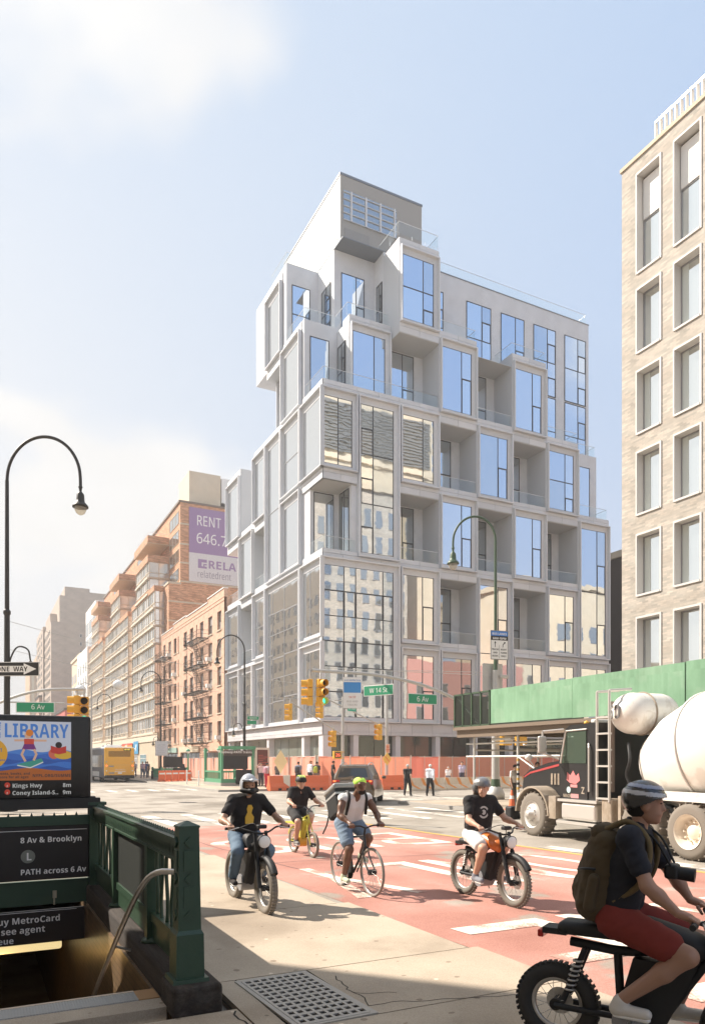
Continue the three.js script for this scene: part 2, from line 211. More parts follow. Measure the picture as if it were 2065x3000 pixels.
{
  const O = thing('stepped_apartment_building', 'stepped corner building of pale grey metal frames, mirror windows and glass terraces', 'building', [24.1, 0, -52.8]);
  const EAST = new THREE.Matrix4(), SOUTH = rotY(-Math.PI / 2);
  const bake = (g, F) => { const q = g.geo(); if (F !== EAST) q.applyMatrix4(F); return q; };
  const part = (name, g, m, F, parent = O) => mesh(name, bake(g, F), m, parent);
  const rnd = rng(91);
  // panes of one opening: big light on the left, narrow column on the right with an opening sash
  function glazing(F, x0, x1, y0, y1, z, parent, o = {}) {
    const m = o.glass || M.mirror, fr = o.frame || M.frame, t = 0.035, split = o.split ?? 0.66, rows = o.rows || 1, fl = o.flip, bars = geo(), rh = (y1 - y0) / rows;
    const xs = o.cols || [0, fl ? 1 - split : split, 1];
    const X = q => x0 + (x1 - x0) * q;
    bars.box(x0 - t, y0 - t, z - 0.04, x1 + t, y0 + t, z + 0.02).box(x0 - t, y1 - t, z - 0.04, x1 + t, y1 + t, z + 0.02).box(x0 - t, y0 + t, z - 0.04, x0 + t, y1 - t, z + 0.02).box(x1 - t, y0 + t, z - 0.04, x1 + t, y1 - t, z + 0.02);
    for (let c = 1; c + 1 < xs.length; c++) bars.box(X(xs[c]) - t, y0 + t, z - 0.04, X(xs[c]) + t, y1 - t, z + 0.025);
    for (let r = 0; r < rows; r++) {
      const a = y0 + rh * r, b = a + rh; if (r) bars.box(x0 + t, a - t, z - 0.04, x1 - t, a + t, z + 0.03);
      for (let c = 0; c + 1 < xs.length; c++) {
        const narrow = xs[c + 1] - xs[c] < 0.45, cut = narrow && (o.sash ?? rnd() < 0.8) ? (o.cut ?? 0.44 + 0.12 * rnd()) : 0, L = X(xs[c]), Rr = X(xs[c + 1]);
        const pane = (p, q) => { const tl = (rnd() - 0.5) * 0.006, tv = (rnd() - 0.5) * 0.005; part('pane', geo().quad([L, p, z - tl - tv], [Rr, p, z + tl - tv], [Rr, q, z + tl + tv], [L, q, z - tl + tv]), m === M.mirror ? M.mirrors[Math.floor(rnd() * 4)] : m, F, parent); };
        if (cut) { const yc = a + rh * cut; pane(a, yc); pane(yc, b); bars.box(L + t, yc - 0.05, z - 0.04, Rr - t, yc + 0.05, z + 0.035).box(L + t, a + t, z - 0.03, L + 0.075, yc - 0.05, z + 0.04).box(Rr - 0.075, a + t, z - 0.03, Rr - t, yc - 0.05, z + 0.04); } else pane(a, b);
      }
    }
    part('mullion', bars, fr, F, parent);
  }
  function bands(F, x0, x1, yc, lo, hi, z, parent) {   // facing panels of a floor edge, a gap round each
    const n = Math.max(2, Math.round((x1 - x0) / 2)), w = (x1 - x0) / n, j = 0.011;
    for (let i = 0; i < n; i++) for (const [a, b] of lo < yc - 0.05 && hi > yc + 0.05 ? [[lo, yc], [yc, hi]] : [[lo, hi]]) part('facing_panel', geo().box(x0 + i * w + j, a + j, z - 0.05, x0 + (i + 1) * w - j, b - j, z), M.panels[Math.floor(rnd() * 4)], F, parent);
  }
  // one projecting box: a body, a proud rim, jambs, panes
  function bay(F, x0, x1, k0, k1, o = {}) {
    const s = o.s || 0, dep = o.depth || 3, lo = LV(k0) + (o.over ? -0.86 : 0), hi = LV(k1) + (o.open ? 0.36 : 0), e0 = x0 + (o.cut0 || 0), e1 = x1 - (o.cut1 || 0), zb = -0.35 - s;
    const b = part('bay_volume', geo().box(e0, lo, -dep - (o.extra || 0), e1, hi, zb), M.panel2, F);
    const f0 = LV(k0) + 0.02, f1 = LV(k1) - 0.34, r = 0.1, zo = -s, X0 = x0 + 0.07, X1 = x1 - 0.07;
    const g = geo().box(X0, f0, zb - 0.01, X0 + r, f1, zo).box(X1 - r, f0, zb - 0.01, X1, f1, zo).box(X0 + r, f0, zb - 0.01, X1 - r, f0 + r, zo).box(X0 + r, f1 - r, zb - 0.01, X1 - r, f1, zo);
    part('rim', g, M.panels[Math.floor(rnd() * 4)], F, b);
    // facing inside the rim: head panel, sill panel, jambs
    const gx0 = X0 + r + (o.j0 ?? 0.16), gx1 = X1 - r - (o.j1 ?? 0.42), gy0 = f0 + r + 0.28, gy1 = f1 - r - (o.head ?? 0.5), zg = zb + 0.03;
    const jb = geo().box(X0 + r, f0 + r, zb, gx0, f1 - r, zg + 0.02).box(gx1, f0 + r, zb, X1 - r, f1 - r, zg + 0.02).box(gx0, f0 + r, zb, gx1, gy0, zg + 0.03).box(gx0, gy1, zb, gx1, f1 - r, zg + 0.03);
    part('jamb', jb, M.panels[Math.floor(rnd() * 4)], F, b);
    glazing(F, gx0, gx1, gy0, gy1, zg + 0.005, b, { rows: Math.round((k1 - k0) / 2 * (o.rowsPer || 1)), ...o });
    const lower = LV(k0) + (o.over ? -0.85 : -0.335), upTo = o.open ? LV(k1) + 0.35 : LV(k1) - 0.002;
    if (o.over) bands(F, e0, e1, LV(k0) - 0.3, lower, LV(k0) - 0.002, zb + 0.06, b);
    bands(F, e0, e1, LV(k1) - 0.02, LV(k1) - 0.32, upTo, zb + 0.06, b);
    return b;
  }
  const rail = (F, pts, y, name = 'balcony_railing') => { const g = geo(), h = geo(); for (let i = 0; i + 1 < pts.length; i++) { const [a, b] = pts[i], [c, d] = pts[i + 1]; g.quad([a, y, b], [c, y, d], [c, y + 1.0, d], [a, y + 1.0, b]); h.rod([a, y + 1.02, b], [c, y + 1.02, d], 0.022, 0.022, 6); const n = Math.max(1, Math.round(Math.hypot(c - a, d - b) / 1.4)); for (let q = 0; q <= n; q++) h.rod([mix(a, c, q / n), y - 0.15, mix(b, d, q / n) - 0.03], [mix(a, c, q / n), y + 0.12, mix(b, d, q / n) - 0.03], 0.016, 0.016, 5); } const r = part(name, g, M.clear, F); part('handrail', h, M.rail, F, r); };
  const loggia = (F, x0, x1, k0, o = {}) => {   // recess: soffit, back wall windows, glass front
    const d = o.d || 3, z = -d;
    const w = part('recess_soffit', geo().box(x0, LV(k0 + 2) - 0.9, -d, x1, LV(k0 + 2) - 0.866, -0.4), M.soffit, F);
    const gx1 = x1 - (o.j1 ?? 1.0), back = part('recess_wall', geo().box(x0, LV(k0), z - 0.1, x1, LV(k0 + 2) - 0.9, z + 0.06), M.panel, F);
    glazing(F, x0 + 0.12, gx1, LV(k0) + 0.4, LV(k0 + 2) - 1.05, z + 0.09, back, { rows: 1, split: 0.6, glass: o.glass || M.glassGrey, cut: 0.42 });
    if (!o.norail) rail(F, [[x0 + 0.05, -0.42], [x1 - 0.05, -0.42]], LV(k0) + 0.35);
  };
  const c = [0, 3.4, 7.36, 11.33, 15.3, 19.27, 23.24, 27.21, 31.25];
  const E = (a, b, k0, k1, o) => bay(EAST, c[a], c[b], k0, k1, { cut0: a === 0 ? 0.35 : 0, ...o });
  // ---- east face, column by column
  E(0, 2, 0, 4, { rows: 3, cols: [0, 0.29, 0.455, 0.85, 1], j1: 0.45, sash: true, cut: 0.5 }); E(0, 1, 6, 8, { over: true, open: true, split: 0.52, j1: 0.34 });
  E(1, 2, 4, 8, { open: true, rowsPer: 1.5, cols: [0, 0.37, 1] }); E(1, 2, 8, 10, { s: 1.45, open: true });
  E(2, 3, 0, 2, { split: 0.64 }); E(2, 3, 2, 4, { open: true, split: 0.64 }); E(2, 3, 6, 8, { over: true, open: true, split: 0.65 }); E(2, 3, 10, 12, { over: true, open: true, rowsPer: 2 });
  E(3, 4, 0, 2, { open: true, glass: M.glassGrey }); E(3, 4, 4, 6, { over: true, open: true }); E(3, 4, 8, 10, { over: true, open: true, rowsPer: 1 });
  E(4, 5, 0, 4, { open: true }); E(4, 5, 6, 8, { over: true, open: true });
  E(5, 6, 0, 2, { open: true }); E(5, 6, 4, 6, { over: true, open: true }); E(5, 6, 8, 10, { over: true, open: true });
  E(6, 7, 0, 2, {}); E(6, 7, 2, 4, { open: true }); E(6, 7, 6, 8, { over: true, open: true, rowsPer: 2 });
  E(7, 8, 0, 2, { j1: 0.3 }); E(7, 8, 2, 6, { open: true, j1: 0.3 });
  const win = (F, x0, x1, y0, y1, z, o) => { const w = part('window', geo().box(x0 - 0.05, y0 - 0.05, z - 0.08, x1 + 0.05, y1 + 0.05, z - 0.02), M.frame, F); glazing(F, x0, x1, y0, y1, z + 0.03, w, o); };
  for (const [a, k] of [[2, 4], [2, 8], [3, 2], [3, 6], [4, 4], [4, 8], [5, 2], [5, 6], [6, 4]]) loggia(EAST, c[a], c[a + 1], k, { glass: k > 5 ? M.mirror : M.glassGrey });
  // ---- the mass behind
  const body = (name, u0, u1, w0, w1, y0, y1) => part(name, geo().box(u0, y0, w0, u1, y1, w1), M.panel, EAST);
  body('main_volume', 3, 31.25, -25.2, -3.001, 4, LV(4)); body('main_volume', 3, 31.25, -20.7, -3.002, LV(4), LV(6)); body('main_volume', 3, 31.25, -16.5, -3.003, LV(6), LV(8) + 0.34);
  body('upper_volume', 7.36, 31.25, -16.5, -3.0, LV(8), LV(12) + 0.75); body('upper_volume', 3.42, 7.34, -16.5, -1.82, LV(8), LV(10) - 0.01); body('upper_volume', 3.4, 7.36, -16.5, -4.65, LV(10), LV(12) + 0.75);
  body('upper_volume', 0.35, 3.4, -8.9, -4.1, LV(8), LV(10) + 0.35); body('upper_volume', 0.35, 3.4, -16, -8.1, LV(10), LV(12) + 0.75);
  body('setback_volume', 27.21, 31.25, -3, -1.95, LV(6), LV(8) + 0.4);
  win(EAST, 27.7, 30.3, LV(6) + 0.6, LV(8) - 0.9, -1.95, { split: 0.4 });
  for (let q = 3; q < 8; q++) for (const k of q === 3 ? [10] : [8, 10]) { if (k === 8 && (q === 3 || q === 5 || q === 4)) continue; const a = c[q] + (q === 3 ? 0.3 : 0.85), b = a + (q === 3 ? 1.9 : 2.75); win(EAST, a, b, LV(k) - 0.85, LV(k + 2) - 1.05, -3.0, { rows: q === 5 ? 1 : 2, split: 0.62 }); }
  win(EAST, 0.9, 2.6, LV(8) + 0.5, LV(10) - 1.0, -4.1, { cols: [0, 1] }); win(EAST, 0.9, 2.6, LV(10) + 0.5, LV(12) - 1.1, -8.1, { rows: 2, cols: [0, 1] }); win(EAST, 4.1, 6.3, LV(10) + 0.3, LV(12) - 1.1, -4.65, { cols: [0, 0.64, 1] });
  { const side = rotY(-Math.PI / 2); const w = (u, w0, w1, y0, y1) => { const m = new THREE.Matrix4().makeTranslation(u, 0, 0).multiply(side); const o = part('window', geo().box(w0, y0, 0.01, w1, y1, 0.03), M.frame, m); glazing(m, w0 + 0.06, w1 - 0.06, y0 + 0.06, y1 - 0.06, 0.06, o, { glass: M.glassGrey, rows: 2, cols: [0, 0.55, 1] }); }; w(3.4, -7.2, -5.3, LV(10) + 0.4, LV(12) - 1.7); w(7.36, -4.2, -3.2, LV(10) + 0.4, LV(12) - 1.7); w(3.4, -3.9, -2.4, LV(8) + 0.4, LV(10) - 1.5); }
  part('coping', geo().box(3.38, LV(12) + 0.75, -16.5, 31.3, LV(12) + 0.82, -2.95), M.coping, EAST);
  // stair and machine room on the roof
  const bk = part('bulkhead', geo().box(4.9, LV(12), -20, 13.5, 54.6, -6.52), M.stucco, EAST); part('coping', geo().box(4.85, 54.6, -20.05, 13.55, 54.8, -6.46), M.coping, EAST, bk);
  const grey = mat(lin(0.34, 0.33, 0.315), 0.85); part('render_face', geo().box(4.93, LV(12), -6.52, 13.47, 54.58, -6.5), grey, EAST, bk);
  part('louvre_opening', geo().box(5.2, 50.6, -6.5, 10.7, 53.3, -6.46), M.glassGrey, EAST, bk); for (let i = 0; i < 5; i++) part('louvre_bar', geo().box(5.2, 50.6 + i * 0.62, -6.46, 10.7, 50.66 + i * 0.62, -6.38), M.panel2, EAST, bk); part('louvre_door', geo().box(5.3, 47.2, -6.5, 7.8, 49.9, -6.44), mat(lin(0.28, 0.275, 0.27), 0.6), EAST, bk);
  for (let i = 0; i < 4; i++) part('louvre_post', geo().box(5.9 + i * 1.5, 50.6, -6.46, 6.05 + i * 1.5, 53.3, -6.36), M.panel, EAST, bk);
  // ---- south face
  const d = [0, -4.5, -8.9, -12.9, -16.5, -20.7, -25.2], S = (a, b, k0, k1, o) => bay(SOUTH, d[b], d[a], k0, k1, { cut1: a === 0 ? 0.35 : 0, j0: 0.3, j1: 0.22, glass: M.glassSouth, frame: M.frameGrey, flip: true, ...o });
  M.glassSouth = mat(lin(0.66, 0.68, 0.69), 0.03, { metalness: 0.9, bumpMap: B_wave, bumpScale: 0.0025 });
  S(0, 1, 0, 2, {}); S(0, 1, 2, 4, { open: true }); S(0, 1, 6, 8, { over: true, open: true, cols: [0, 1] });
  S(1, 3, 0, 4, { rows: 3, cols: [0, 0.14, 0.52, 0.93, 1], sash: true }); S(1, 2, 4, 6, { cols: [0, 1] }); S(1, 2, 6, 8, { cols: [0, 1], rowsPer: 2 }); S(1, 2, 8, 10, { open: true, cols: [0, 1] });
  S(2, 3, 4, 8, { cols: [0, 1], open: true }); S(2, 3, 10, 12, { over: true, open: true, cols: [0, 1] });
  S(3, 4, 0, 2, {}); S(3, 4, 2, 4, { open: true, rowsPer: 2 }); S(3, 4, 6, 8, { over: true, open: true, cols: [0, 1], depth: 3 });
  S(4, 5, 0, 2, {}); S(4, 5, 4, 6, { over: true, open: true, cols: [0, 1] }); S(5, 6, 0, 2, {}); S(5, 6, 2, 4, { open: true, cols: [0, 1] }); S(5, 6, 6, 8, { over: true, open: true, cols: [0, 1], depth: 9 });
  S(2, 3, 8, 10, { s: 1.2, cols: [0, 1], depth: 4 });
  for (const [a, k] of [[3, 4], [4, 2]]) loggia(SOUTH, d[a + 1], d[a], k);
  // corner loggia
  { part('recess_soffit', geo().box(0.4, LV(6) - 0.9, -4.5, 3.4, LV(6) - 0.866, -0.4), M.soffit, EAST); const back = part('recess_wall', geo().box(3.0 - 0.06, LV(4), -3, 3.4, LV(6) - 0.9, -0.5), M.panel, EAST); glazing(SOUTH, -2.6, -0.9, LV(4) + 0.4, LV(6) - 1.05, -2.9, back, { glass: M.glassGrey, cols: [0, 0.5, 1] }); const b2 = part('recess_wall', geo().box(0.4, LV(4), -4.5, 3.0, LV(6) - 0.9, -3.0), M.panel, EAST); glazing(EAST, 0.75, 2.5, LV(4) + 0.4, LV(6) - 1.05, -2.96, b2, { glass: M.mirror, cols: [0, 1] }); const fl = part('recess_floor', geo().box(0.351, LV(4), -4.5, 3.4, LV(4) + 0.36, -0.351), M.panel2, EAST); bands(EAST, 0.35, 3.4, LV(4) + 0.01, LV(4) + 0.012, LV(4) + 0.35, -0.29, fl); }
  rail(EAST, [[0.42, -4.4], [0.42, -0.42], [3.3, -0.42]], LV(4) + 0.35);
  // roof terraces behind glass
  rail(EAST, [[0.42, -4.0], [0.42, -0.42], [11.2, -0.42]], LV(8) + 0.35, 'terrace_railing'); rail(EAST, [[0.42, -8.0], [0.42, -4.2], [3.3, -4.2], [3.3, -1.9], [7.2, -1.9]], LV(10) + 0.35, 'terrace_railing'); rail(EAST, [[0.42, -12], [0.42, -8.2], [3.3, -8.2], [3.3, -4.75], [7.4, -4.75], [7.4, -0.45], [11.3, -0.45], [11.3, -3.1], [31.0, -3.1], [31.0, -16]], LV(12) + 0.75, 'terrace_railing');
  for (const [a, k] of [[3, 10], [5, 10], [6, 8]]) rail(EAST, [[c[a] + 0.06, -2.9], [c[a] + 0.06, -0.45], [c[a + 1] - 0.06, -0.45], [c[a + 1] - 0.06, -2.9]], LV(k) + 0.36, 'terrace_railing');
  rail(EAST, [[27.2, -0.45], [31.1, -0.45], [31.1, -3]], LV(6) + 0.36, 'terrace_railing'); rail(EAST, [[27.2, -2.05], [31.1, -2.05], [31.1, -3]], LV(8) + 0.4, 'terrace_railing'); rail(SOUTH, [[-25.1, -0.45], [-20.8, -0.45]], LV(4) + 0.35);
  // ---- shop floor
  bands(EAST, 0.36, 31.2, 4.3, 4.02, 5.04, -0.28); bands(SOUTH, -25.2, -0.36, 4.3, 4.02, 5.04, -0.28);
  part('shop_lintel', geo().box(0.36, 4.0, -25.1, 31.2, 5.05, -0.36), M.panel2, EAST);
  for (let i = 0; i <= 8; i++) part('column', geo().box(i ? c[i] - 0.3 : 0.36, 0.1, -1.2, i ? c[i] + 0.15 : 1.1, 4.0, -0.38), M.panel, EAST);
  for (const w of [-4.5, -12.9, -20.7, -25.0]) part('column', geo().box(0.4, 0.1, w - 0.3, 1.2, 4.0, w + 0.25), M.panel, EAST);
  const M_shop = mat(lin(0.13, 0.14, 0.12), 0.06, { metalness: 0.75 }), M_shopS = mat(lin(0.4, 0.45, 0.4), 0.1, { metalness: 0.6 });
  for (let i = 0; i < 8; i++) for (let q = 0; q < 2; q++) { const a = c[i] + (i ? 0.16 : 1.12), b = c[i + 1] - 0.31, w = (b - a) / 2; part('shop_window', geo().box(a + q * w + 0.03, 0.2, -1.0, a + (q + 1) * w - 0.03, 3.98, -0.96), M_shop, EAST); }
  for (let i = 0; i < 12; i++) { const a = -25 + i * 2.0; part('shop_window', geo().box(a + 0.04, 0.2, -1.0, a + 1.96, 3.98, -0.96), M_shopS, SOUTH); }
  part('shop_core', geo().box(1.3, 0.1, -25, 31, 4.0, -1.3), M.panel2, EAST);
}

// ================================================================ OTHER BUILDINGS
const FACE = { south: x => move(x, 0, 0).multiply(rotY(-Math.PI / 2)), east: z => move(0, 0, z), west: z => move(0, 0, z).multiply(rotY(Math.PI)), north: x => move(x, 0, 0).multiply(rotY(Math.PI / 2)) };
const fix = (g, F) => { const q = g instanceof Geo ? g.geo() : g.clone(); q.applyMatrix4(F); return q; };
// a wall with real openings: local X to the right, Y up, Z out of the wall
function wallWith(X0, X1, Y0, Y1, holes, depth, g = geo()) {
  const ys = [...new Set([Y0, Y1, ...holes.flatMap(h => [h[2], h[3]])])].filter(y => y >= Y0 && y <= Y1).sort((a, b) => a - b);
  for (let j = 0; j + 1 < ys.length; j++) {
    const a = ys[j], b = ys[j + 1], m = (a + b) / 2, cut = holes.filter(h => h[2] < m && h[3] > m).sort((p, q) => p[0] - q[0]); let x = X0;
    for (const h of cut) { if (h[0] > x) g.quad([x, a, 0], [h[0], a, 0], [h[0], b, 0], [x, b, 0]); x = h[1]; }
    if (x < X1) g.quad([x, a, 0], [X1, a, 0], [X1, b, 0], [x, b, 0]);
  }
  for (const [a, b, c, d] of holes) g.quad([a, c, 0], [a, c, -depth], [a, d, -depth], [a, d, 0]).quad([b, c, -depth], [b, c, 0], [b, d, 0], [b, d, -depth]).quad([a, d, -depth], [b, d, -depth], [b, d, 0], [a, d, 0]).quad([a, c, 0], [b, c, 0], [b, c, -depth], [a, c, -depth]);
  return g;
}
function brickTex(base, mortar, cols, rows, vary, seed, bw, bh) {
  const n = 512;
  return tex(n, n, (i, j) => {
    const r = Math.floor(j / n * rows), v = j / n * rows - r, u0 = i / n * cols + (r % 2) * 0.5, c = ((Math.floor(u0) % cols) + cols) % cols, u = u0 - Math.floor(u0), e = (hash(c, r, seed) - 0.5) * vary, gr = (hash(i, j, seed) - 0.5) * 14 + (fbm(i / n * 4, j / n * 4, seed + 3, 4, 4) - 0.5) * 34;
    if (u < 0.05 || v < 0.13) return mortar.map(q => g8(q + gr * 0.6));
    return [g8(base[0] + e + gr), g8(base[1] + e * 0.8 + gr), g8(base[2] + e * 0.7 + gr)];
  }, true, [1 / (cols * bw), 1 / (rows * bh)]);
}
M.brickPale = mat(0xffffff, 0.9, { map: brickTex([174, 166, 155], [168, 161, 151], 8, 24, 34, 5, 0.3, 0.075) });
M.brickRed = mat(0xffffff, 0.9, { map: brickTex([206, 166, 142], [208, 178, 158], 10, 20, 26, 8, 0.22, 0.075) });
M.brickOrange = mat(0xffffff, 0.9, { map: brickTex([190, 144, 112], [176, 138, 112], 6, 24, 52, 14, 0.62, 0.13) });
M.brickGrey = mat(0xffffff, 0.95, { map: brickTex([176, 160, 146], [166, 152, 142], 12, 24, 16, 19, 0.5, 0.16) });
M.cream = mat(0xffffff, 0.85, { map: mottle([206, 192, 170], 8, 6, 5, 51, 256, 5) }); M.stone = mat(0xffffff, 0.85, { map: mottle([196, 182, 160], 8, 6, 4, 52, 256, 5) });
M.tan = mat(lin(0.53, 0.42, 0.31), 0.6); M.tanLight = mat(lin(0.72, 0.64, 0.53), 0.6); M.whitePaint = mat(lin(0.78, 0.77, 0.74), 0.7); M.iron = mat(lin(0.035, 0.028, 0.026), 0.6); M.purple = mat(lin(0.30, 0.2, 0.36), 0.75);
M.win = mat(lin(0.46, 0.48, 0.48), 0.05, { metalness: 0.85 }); M.winPale = mat(lin(0.74, 0.74, 0.73), 0.12, { metalness: 0.6 }); M.winDark = mat(lin(0.1, 0.105, 0.11), 0.06, { metalness: 0.7 }); M.surround = mat(lin(0.6, 0.58, 0.55), 0.7); M.winSky = mat(lin(0.82, 0.86, 0.86), 0.03, { metalness: 0.95, bumpMap: B_wave, bumpScale: 0.003 }); M.curtain = mat(lin(0.62, 0.66, 0.62), 0.85);
function winAt(parent, F, a, b, c, d, z, o = {}) {
  const t = o.t || 0.06, w = geo().box(a, c, z - 0.03, a + t, d, z + 0.04).box(b - t, c, z - 0.03, b, d, z + 0.04).box(a + t, c, z - 0.03, b - t, c + t, z + 0.04).box(a + t, d - t, z - 0.03, b - t, d, z + 0.04);
  for (const q of o.v || []) { const x = mix(a, b, q); w.box(x - t / 2, c + t, z - 0.02, x + t / 2, d - t, z + 0.03); } for (const q of o.h || []) { const y = mix(c, d, q); w.box(a + t, y - t / 2, z - 0.02, b - t, y + t / 2, z + 0.035); }
  const m = mesh('window', fix(w, F), o.frame || M.frame, parent), xs = [0, ...(o.v || []), 1], ys = [0, ...(o.h || []), 1];
  for (let i = 0; i + 1 < xs.length; i++) for (let j = 0; j + 1 < ys.length; j++) { const g = geo().quad([mix(a, b, xs[i]), mix(c, d, ys[j]), z], [mix(a, b, xs[i + 1]), mix(c, d, ys[j]), z], [mix(a, b, xs[i + 1]), mix(c, d, ys[j + 1]), z], [mix(a, b, xs[i]), mix(c, d, ys[j + 1]), z]); mesh('pane', fix(g, F), (o.glassAt && o.glassAt(i, j)) || o.glass || M.win, m); }
  return m;
}
// ---------------------------------------------------------------- pale brick building at the north-east corner
{
  const O = thing('brick_building', 'pale beige brick building with deep cream window reveals at right edge', 'building', [24.1, 0, -22.4]), r = rng(3);
  const S = FACE.south(0), W = FACE.west(0), rowsY = [[21.93, 25.95], [18.66, 21.21], [15.34, 17.85], [12.02, 14.53], [8.71, 11.15], [5.3, 7.75]];
  const hs = [], hw = [];
  for (let i = 0; i < 9; i++) for (const [a, b] of rowsY) hs.push([0.8 + i * 1.82, 1.95 + i * 1.82, a, b]);
  mesh('wall', fix(wallWith(0, 26, 0, 26.6, hs, 0.42), S), M.brickPale, O);
  for (const h of hs) {
    const [a, b, c, d] = h, g = geo().box(a - 0.05, c - 0.05, -0.37, a + 0.012, d + 0.07, 0.035).box(b - 0.012, c - 0.07, -0.37, b + 0.07, d + 0.07, 0.035).box(a + 0.012, d - 0.012, -0.37, b - 0.012, d + 0.07, 0.034).box(a + 0.012, c - 0.07, -0.37, b - 0.012, c + 0.012, 0.05);
    mesh('window_surround', fix(g, S), M.surround, O); const top = d - c > 3;
    if (top) { mesh('blind_panel', fix(geo().box(a + 0.05, mix(c, d, 0.56), -0.36, b - 0.05, d - 0.12, -0.3), S), M.whitePaint, O); winAt(O, S, a, b, c, mix(c, d, 0.56), -0.38, { frame: M.frameGrey, glass: M.winSky }); } else { const w = winAt(O, S, a, b, c, d, -0.38, { frame: M.frameGrey, glass: M.winSky }); if (r() < 0.5) mesh('curtain', fix(geo().box(a + 0.06, c + 0.05, -0.375, mix(a, b, 0.3), d - 0.06, -0.372), S), M.curtain, w); }
  }
  mesh('parapet', geo().box(-0.06, 26.6, -0.06, 10, 26.75, 26), M.stone, O);
  const fins = geo(); mesh('roof_rail', geo().box(0.1, 27.5, 1.6, 0.16, 27.58, 25), M.rail, O);
  for (let i = 0; i < 90; i++) mesh('rail_baluster', geo().box(0.08, 26.75, 1.6 + i * 0.24, 0.24, 27.5, 1.64 + i * 0.24), M.whitePaint, O);
  // west wall, seen mirrored in the corner building's glass
  for (let i = 0; i < 6; i++) for (const [a, b] of [[22, 25.1], ...rowsY.slice(1)]) { const x = -9.6 + i * 1.55 + (i % 2) * 0.1; hw.push([x, x + 0.9, a, b]); }
  mesh('wall', fix(wallWith(-10, 0, 0, 26.6, hw, 0.3), W), M.brickPale, O); for (const [a, b, c, d] of hw) { const w = winAt(O, W, a, b, c, d, -0.28, { frame: M.frameGrey, glass: M.win }); if (r() < 0.6) mesh('curtain', fix(geo().box(a + 0.05, c + 0.05, -0.272, mix(a, b, 0.4 + 0.4 * r()), d - 0.05, -0.268), W), M.curtain, w); }
  mesh('roof', geo().box(0.02, 26, 0.02, 10, 26.59, 26), M.stone, O); mesh('inner_core', geo().box(0.45, 0, 0.33, 9.9, 26, 26), M.stone, O); mesh('wall', geo().box(0, 0, 25.9, 10, 26.6, 26), M.brickPale, O);
}
// ---------------------------------------------------------------- further houses on the east side of the avenue, seen mirrored
function block(name, label, x0, x1, z0, z1, H, m, o = {}) {
  const O = thing(name, label, 'building', [(x0 + x1) / 2, 0, (z0 + z1) / 2], 0, o.group), hx = (x1 - x0) / 2, hz = (z1 - z0) / 2;
  mesh('wall', geo().box(-hx, 0, -hz, hx, H, hz), m, O);
  for (const f of o.faces || []) { const F = f === 'west' ? FACE.west(-hz) : f === 'south' ? FACE.south(-hx) : f === 'north' ? FACE.north(hx) : FACE.east(hz), half = f === 'west' || f === 'east' ? hx : hz, n = Math.max(1, Math.floor(half * 2 / (o.dx || 2.6))), st = half * 2 / n;
    for (let y = o.y0 || 4; y + (o.dy || 3.3) < H; y += o.dy || 3.3) for (let i = 0; i < n; i++) { const a = -half + st * (i + 0.5) - (o.w || 1.1) / 2; const w = mesh('window', fix(geo().box(a, y, 0.01, a + (o.w || 1.1), y + (o.h || 1.9), 0.05), F), o.frame || M.frameGrey, O); mesh('pane', fix(geo().quad([a + 0.08, y + 0.08, 0.06], [a + (o.w || 1.1) - 0.08, y + 0.08, 0.06], [a + (o.w || 1.1) - 0.08, y + (o.h || 1.9) - 0.08, 0.06], [a + 0.08, y + (o.h || 1.9) - 0.08, 0.06]), F), o.glass || M.win, w); } }
  if (o.cornice) mesh('cornice', geo().box(-hx - 0.3, H, -hz - 0.3, hx + 0.3, H + 0.7, hz + 0.3), o.cornice, O);
  return O;
}
block('avenue_building', 'tall beige brick block mirrored in the corner building windows', 34.3, 51, -22.4, -8, 37, M.brickPale, { faces: ['west'], dx: 1.75, w: 0.95, h: 2.3, dy: 3.35, y0: 5.4, cornice: M.stone });
{ const O = block('louvred_tower', 'stone tower with dark louvres mirrored in upper corner windows', 38, 60, -16, 4, 43, M.stone, { faces: ['west'], dx: 3.4, w: 1.3, h: 2.6, dy: 4.4, y0: 31, cornice: M.cream }); mesh('louvre_storey', geo().box(-10.6, 43.7, -9.6, 10.6, 52, 9.6), M.stone, O); for (let i = 0; i < 15; i++) mesh('louvre', geo().box(-10, 44.3 + i * 0.46, -9.78, 10, 44.55 + i * 0.46, -9.6), mat(lin(0.16, 0.16, 0.16), 0.5), O); }
block('avenue_building', 'pinkish red low block mirrored in the lower corner windows', 51.2, 70, -22.4, -8, 15.5, mat(lin(0.5, 0.25, 0.21), 0.85), { faces: ['west'], dx: 3.4, w: 1.2, h: 1.9 });
block('avenue_building', 'cream block with tall windows mirrored at the far corner bay', 70.2, 98, -22.4, -6, 28, M.cream, { faces: ['west'], dx: 2.8, w: 1.6, h: 2.4, dy: 4, cornice: M.stone });
block('avenue_building', 'brown brick block far up the avenue behind the corner building', 62, 90, -72, -56, 24, mat(lin(0.05, 0.035, 0.03), 0.9), { cornice: M.stone });
block('avenue_building', 'pale rendered wall rising between the two corner buildings', 64, 100, -55.5, -53, 30.5, M.cream, {});
// the south side of the street, out of frame: it shades the near pavement and shows in the south windows
block('south_side_building', 'grey masonry block beside the subway stairs behind the camera', -26, -6.5, -16.6, 30, 27, M.stone, { faces: ['north'], dx: 3, w: 1.4 });
block('south_side_building', 'low masonry block on the far southwest corner', -26, -6.5, -96, -53, 12, M.stone, { faces: ['north'], dx: 3, w: 1.5, h: 1.8 });
block('south_side_building', 'tall brown masonry block along the south side of the street', -28, -6.5, -190, -97, 37, M.stone, { faces: ['north'], dx: 3.1, w: 1.5, h: 2.0, glass: M.winDark });

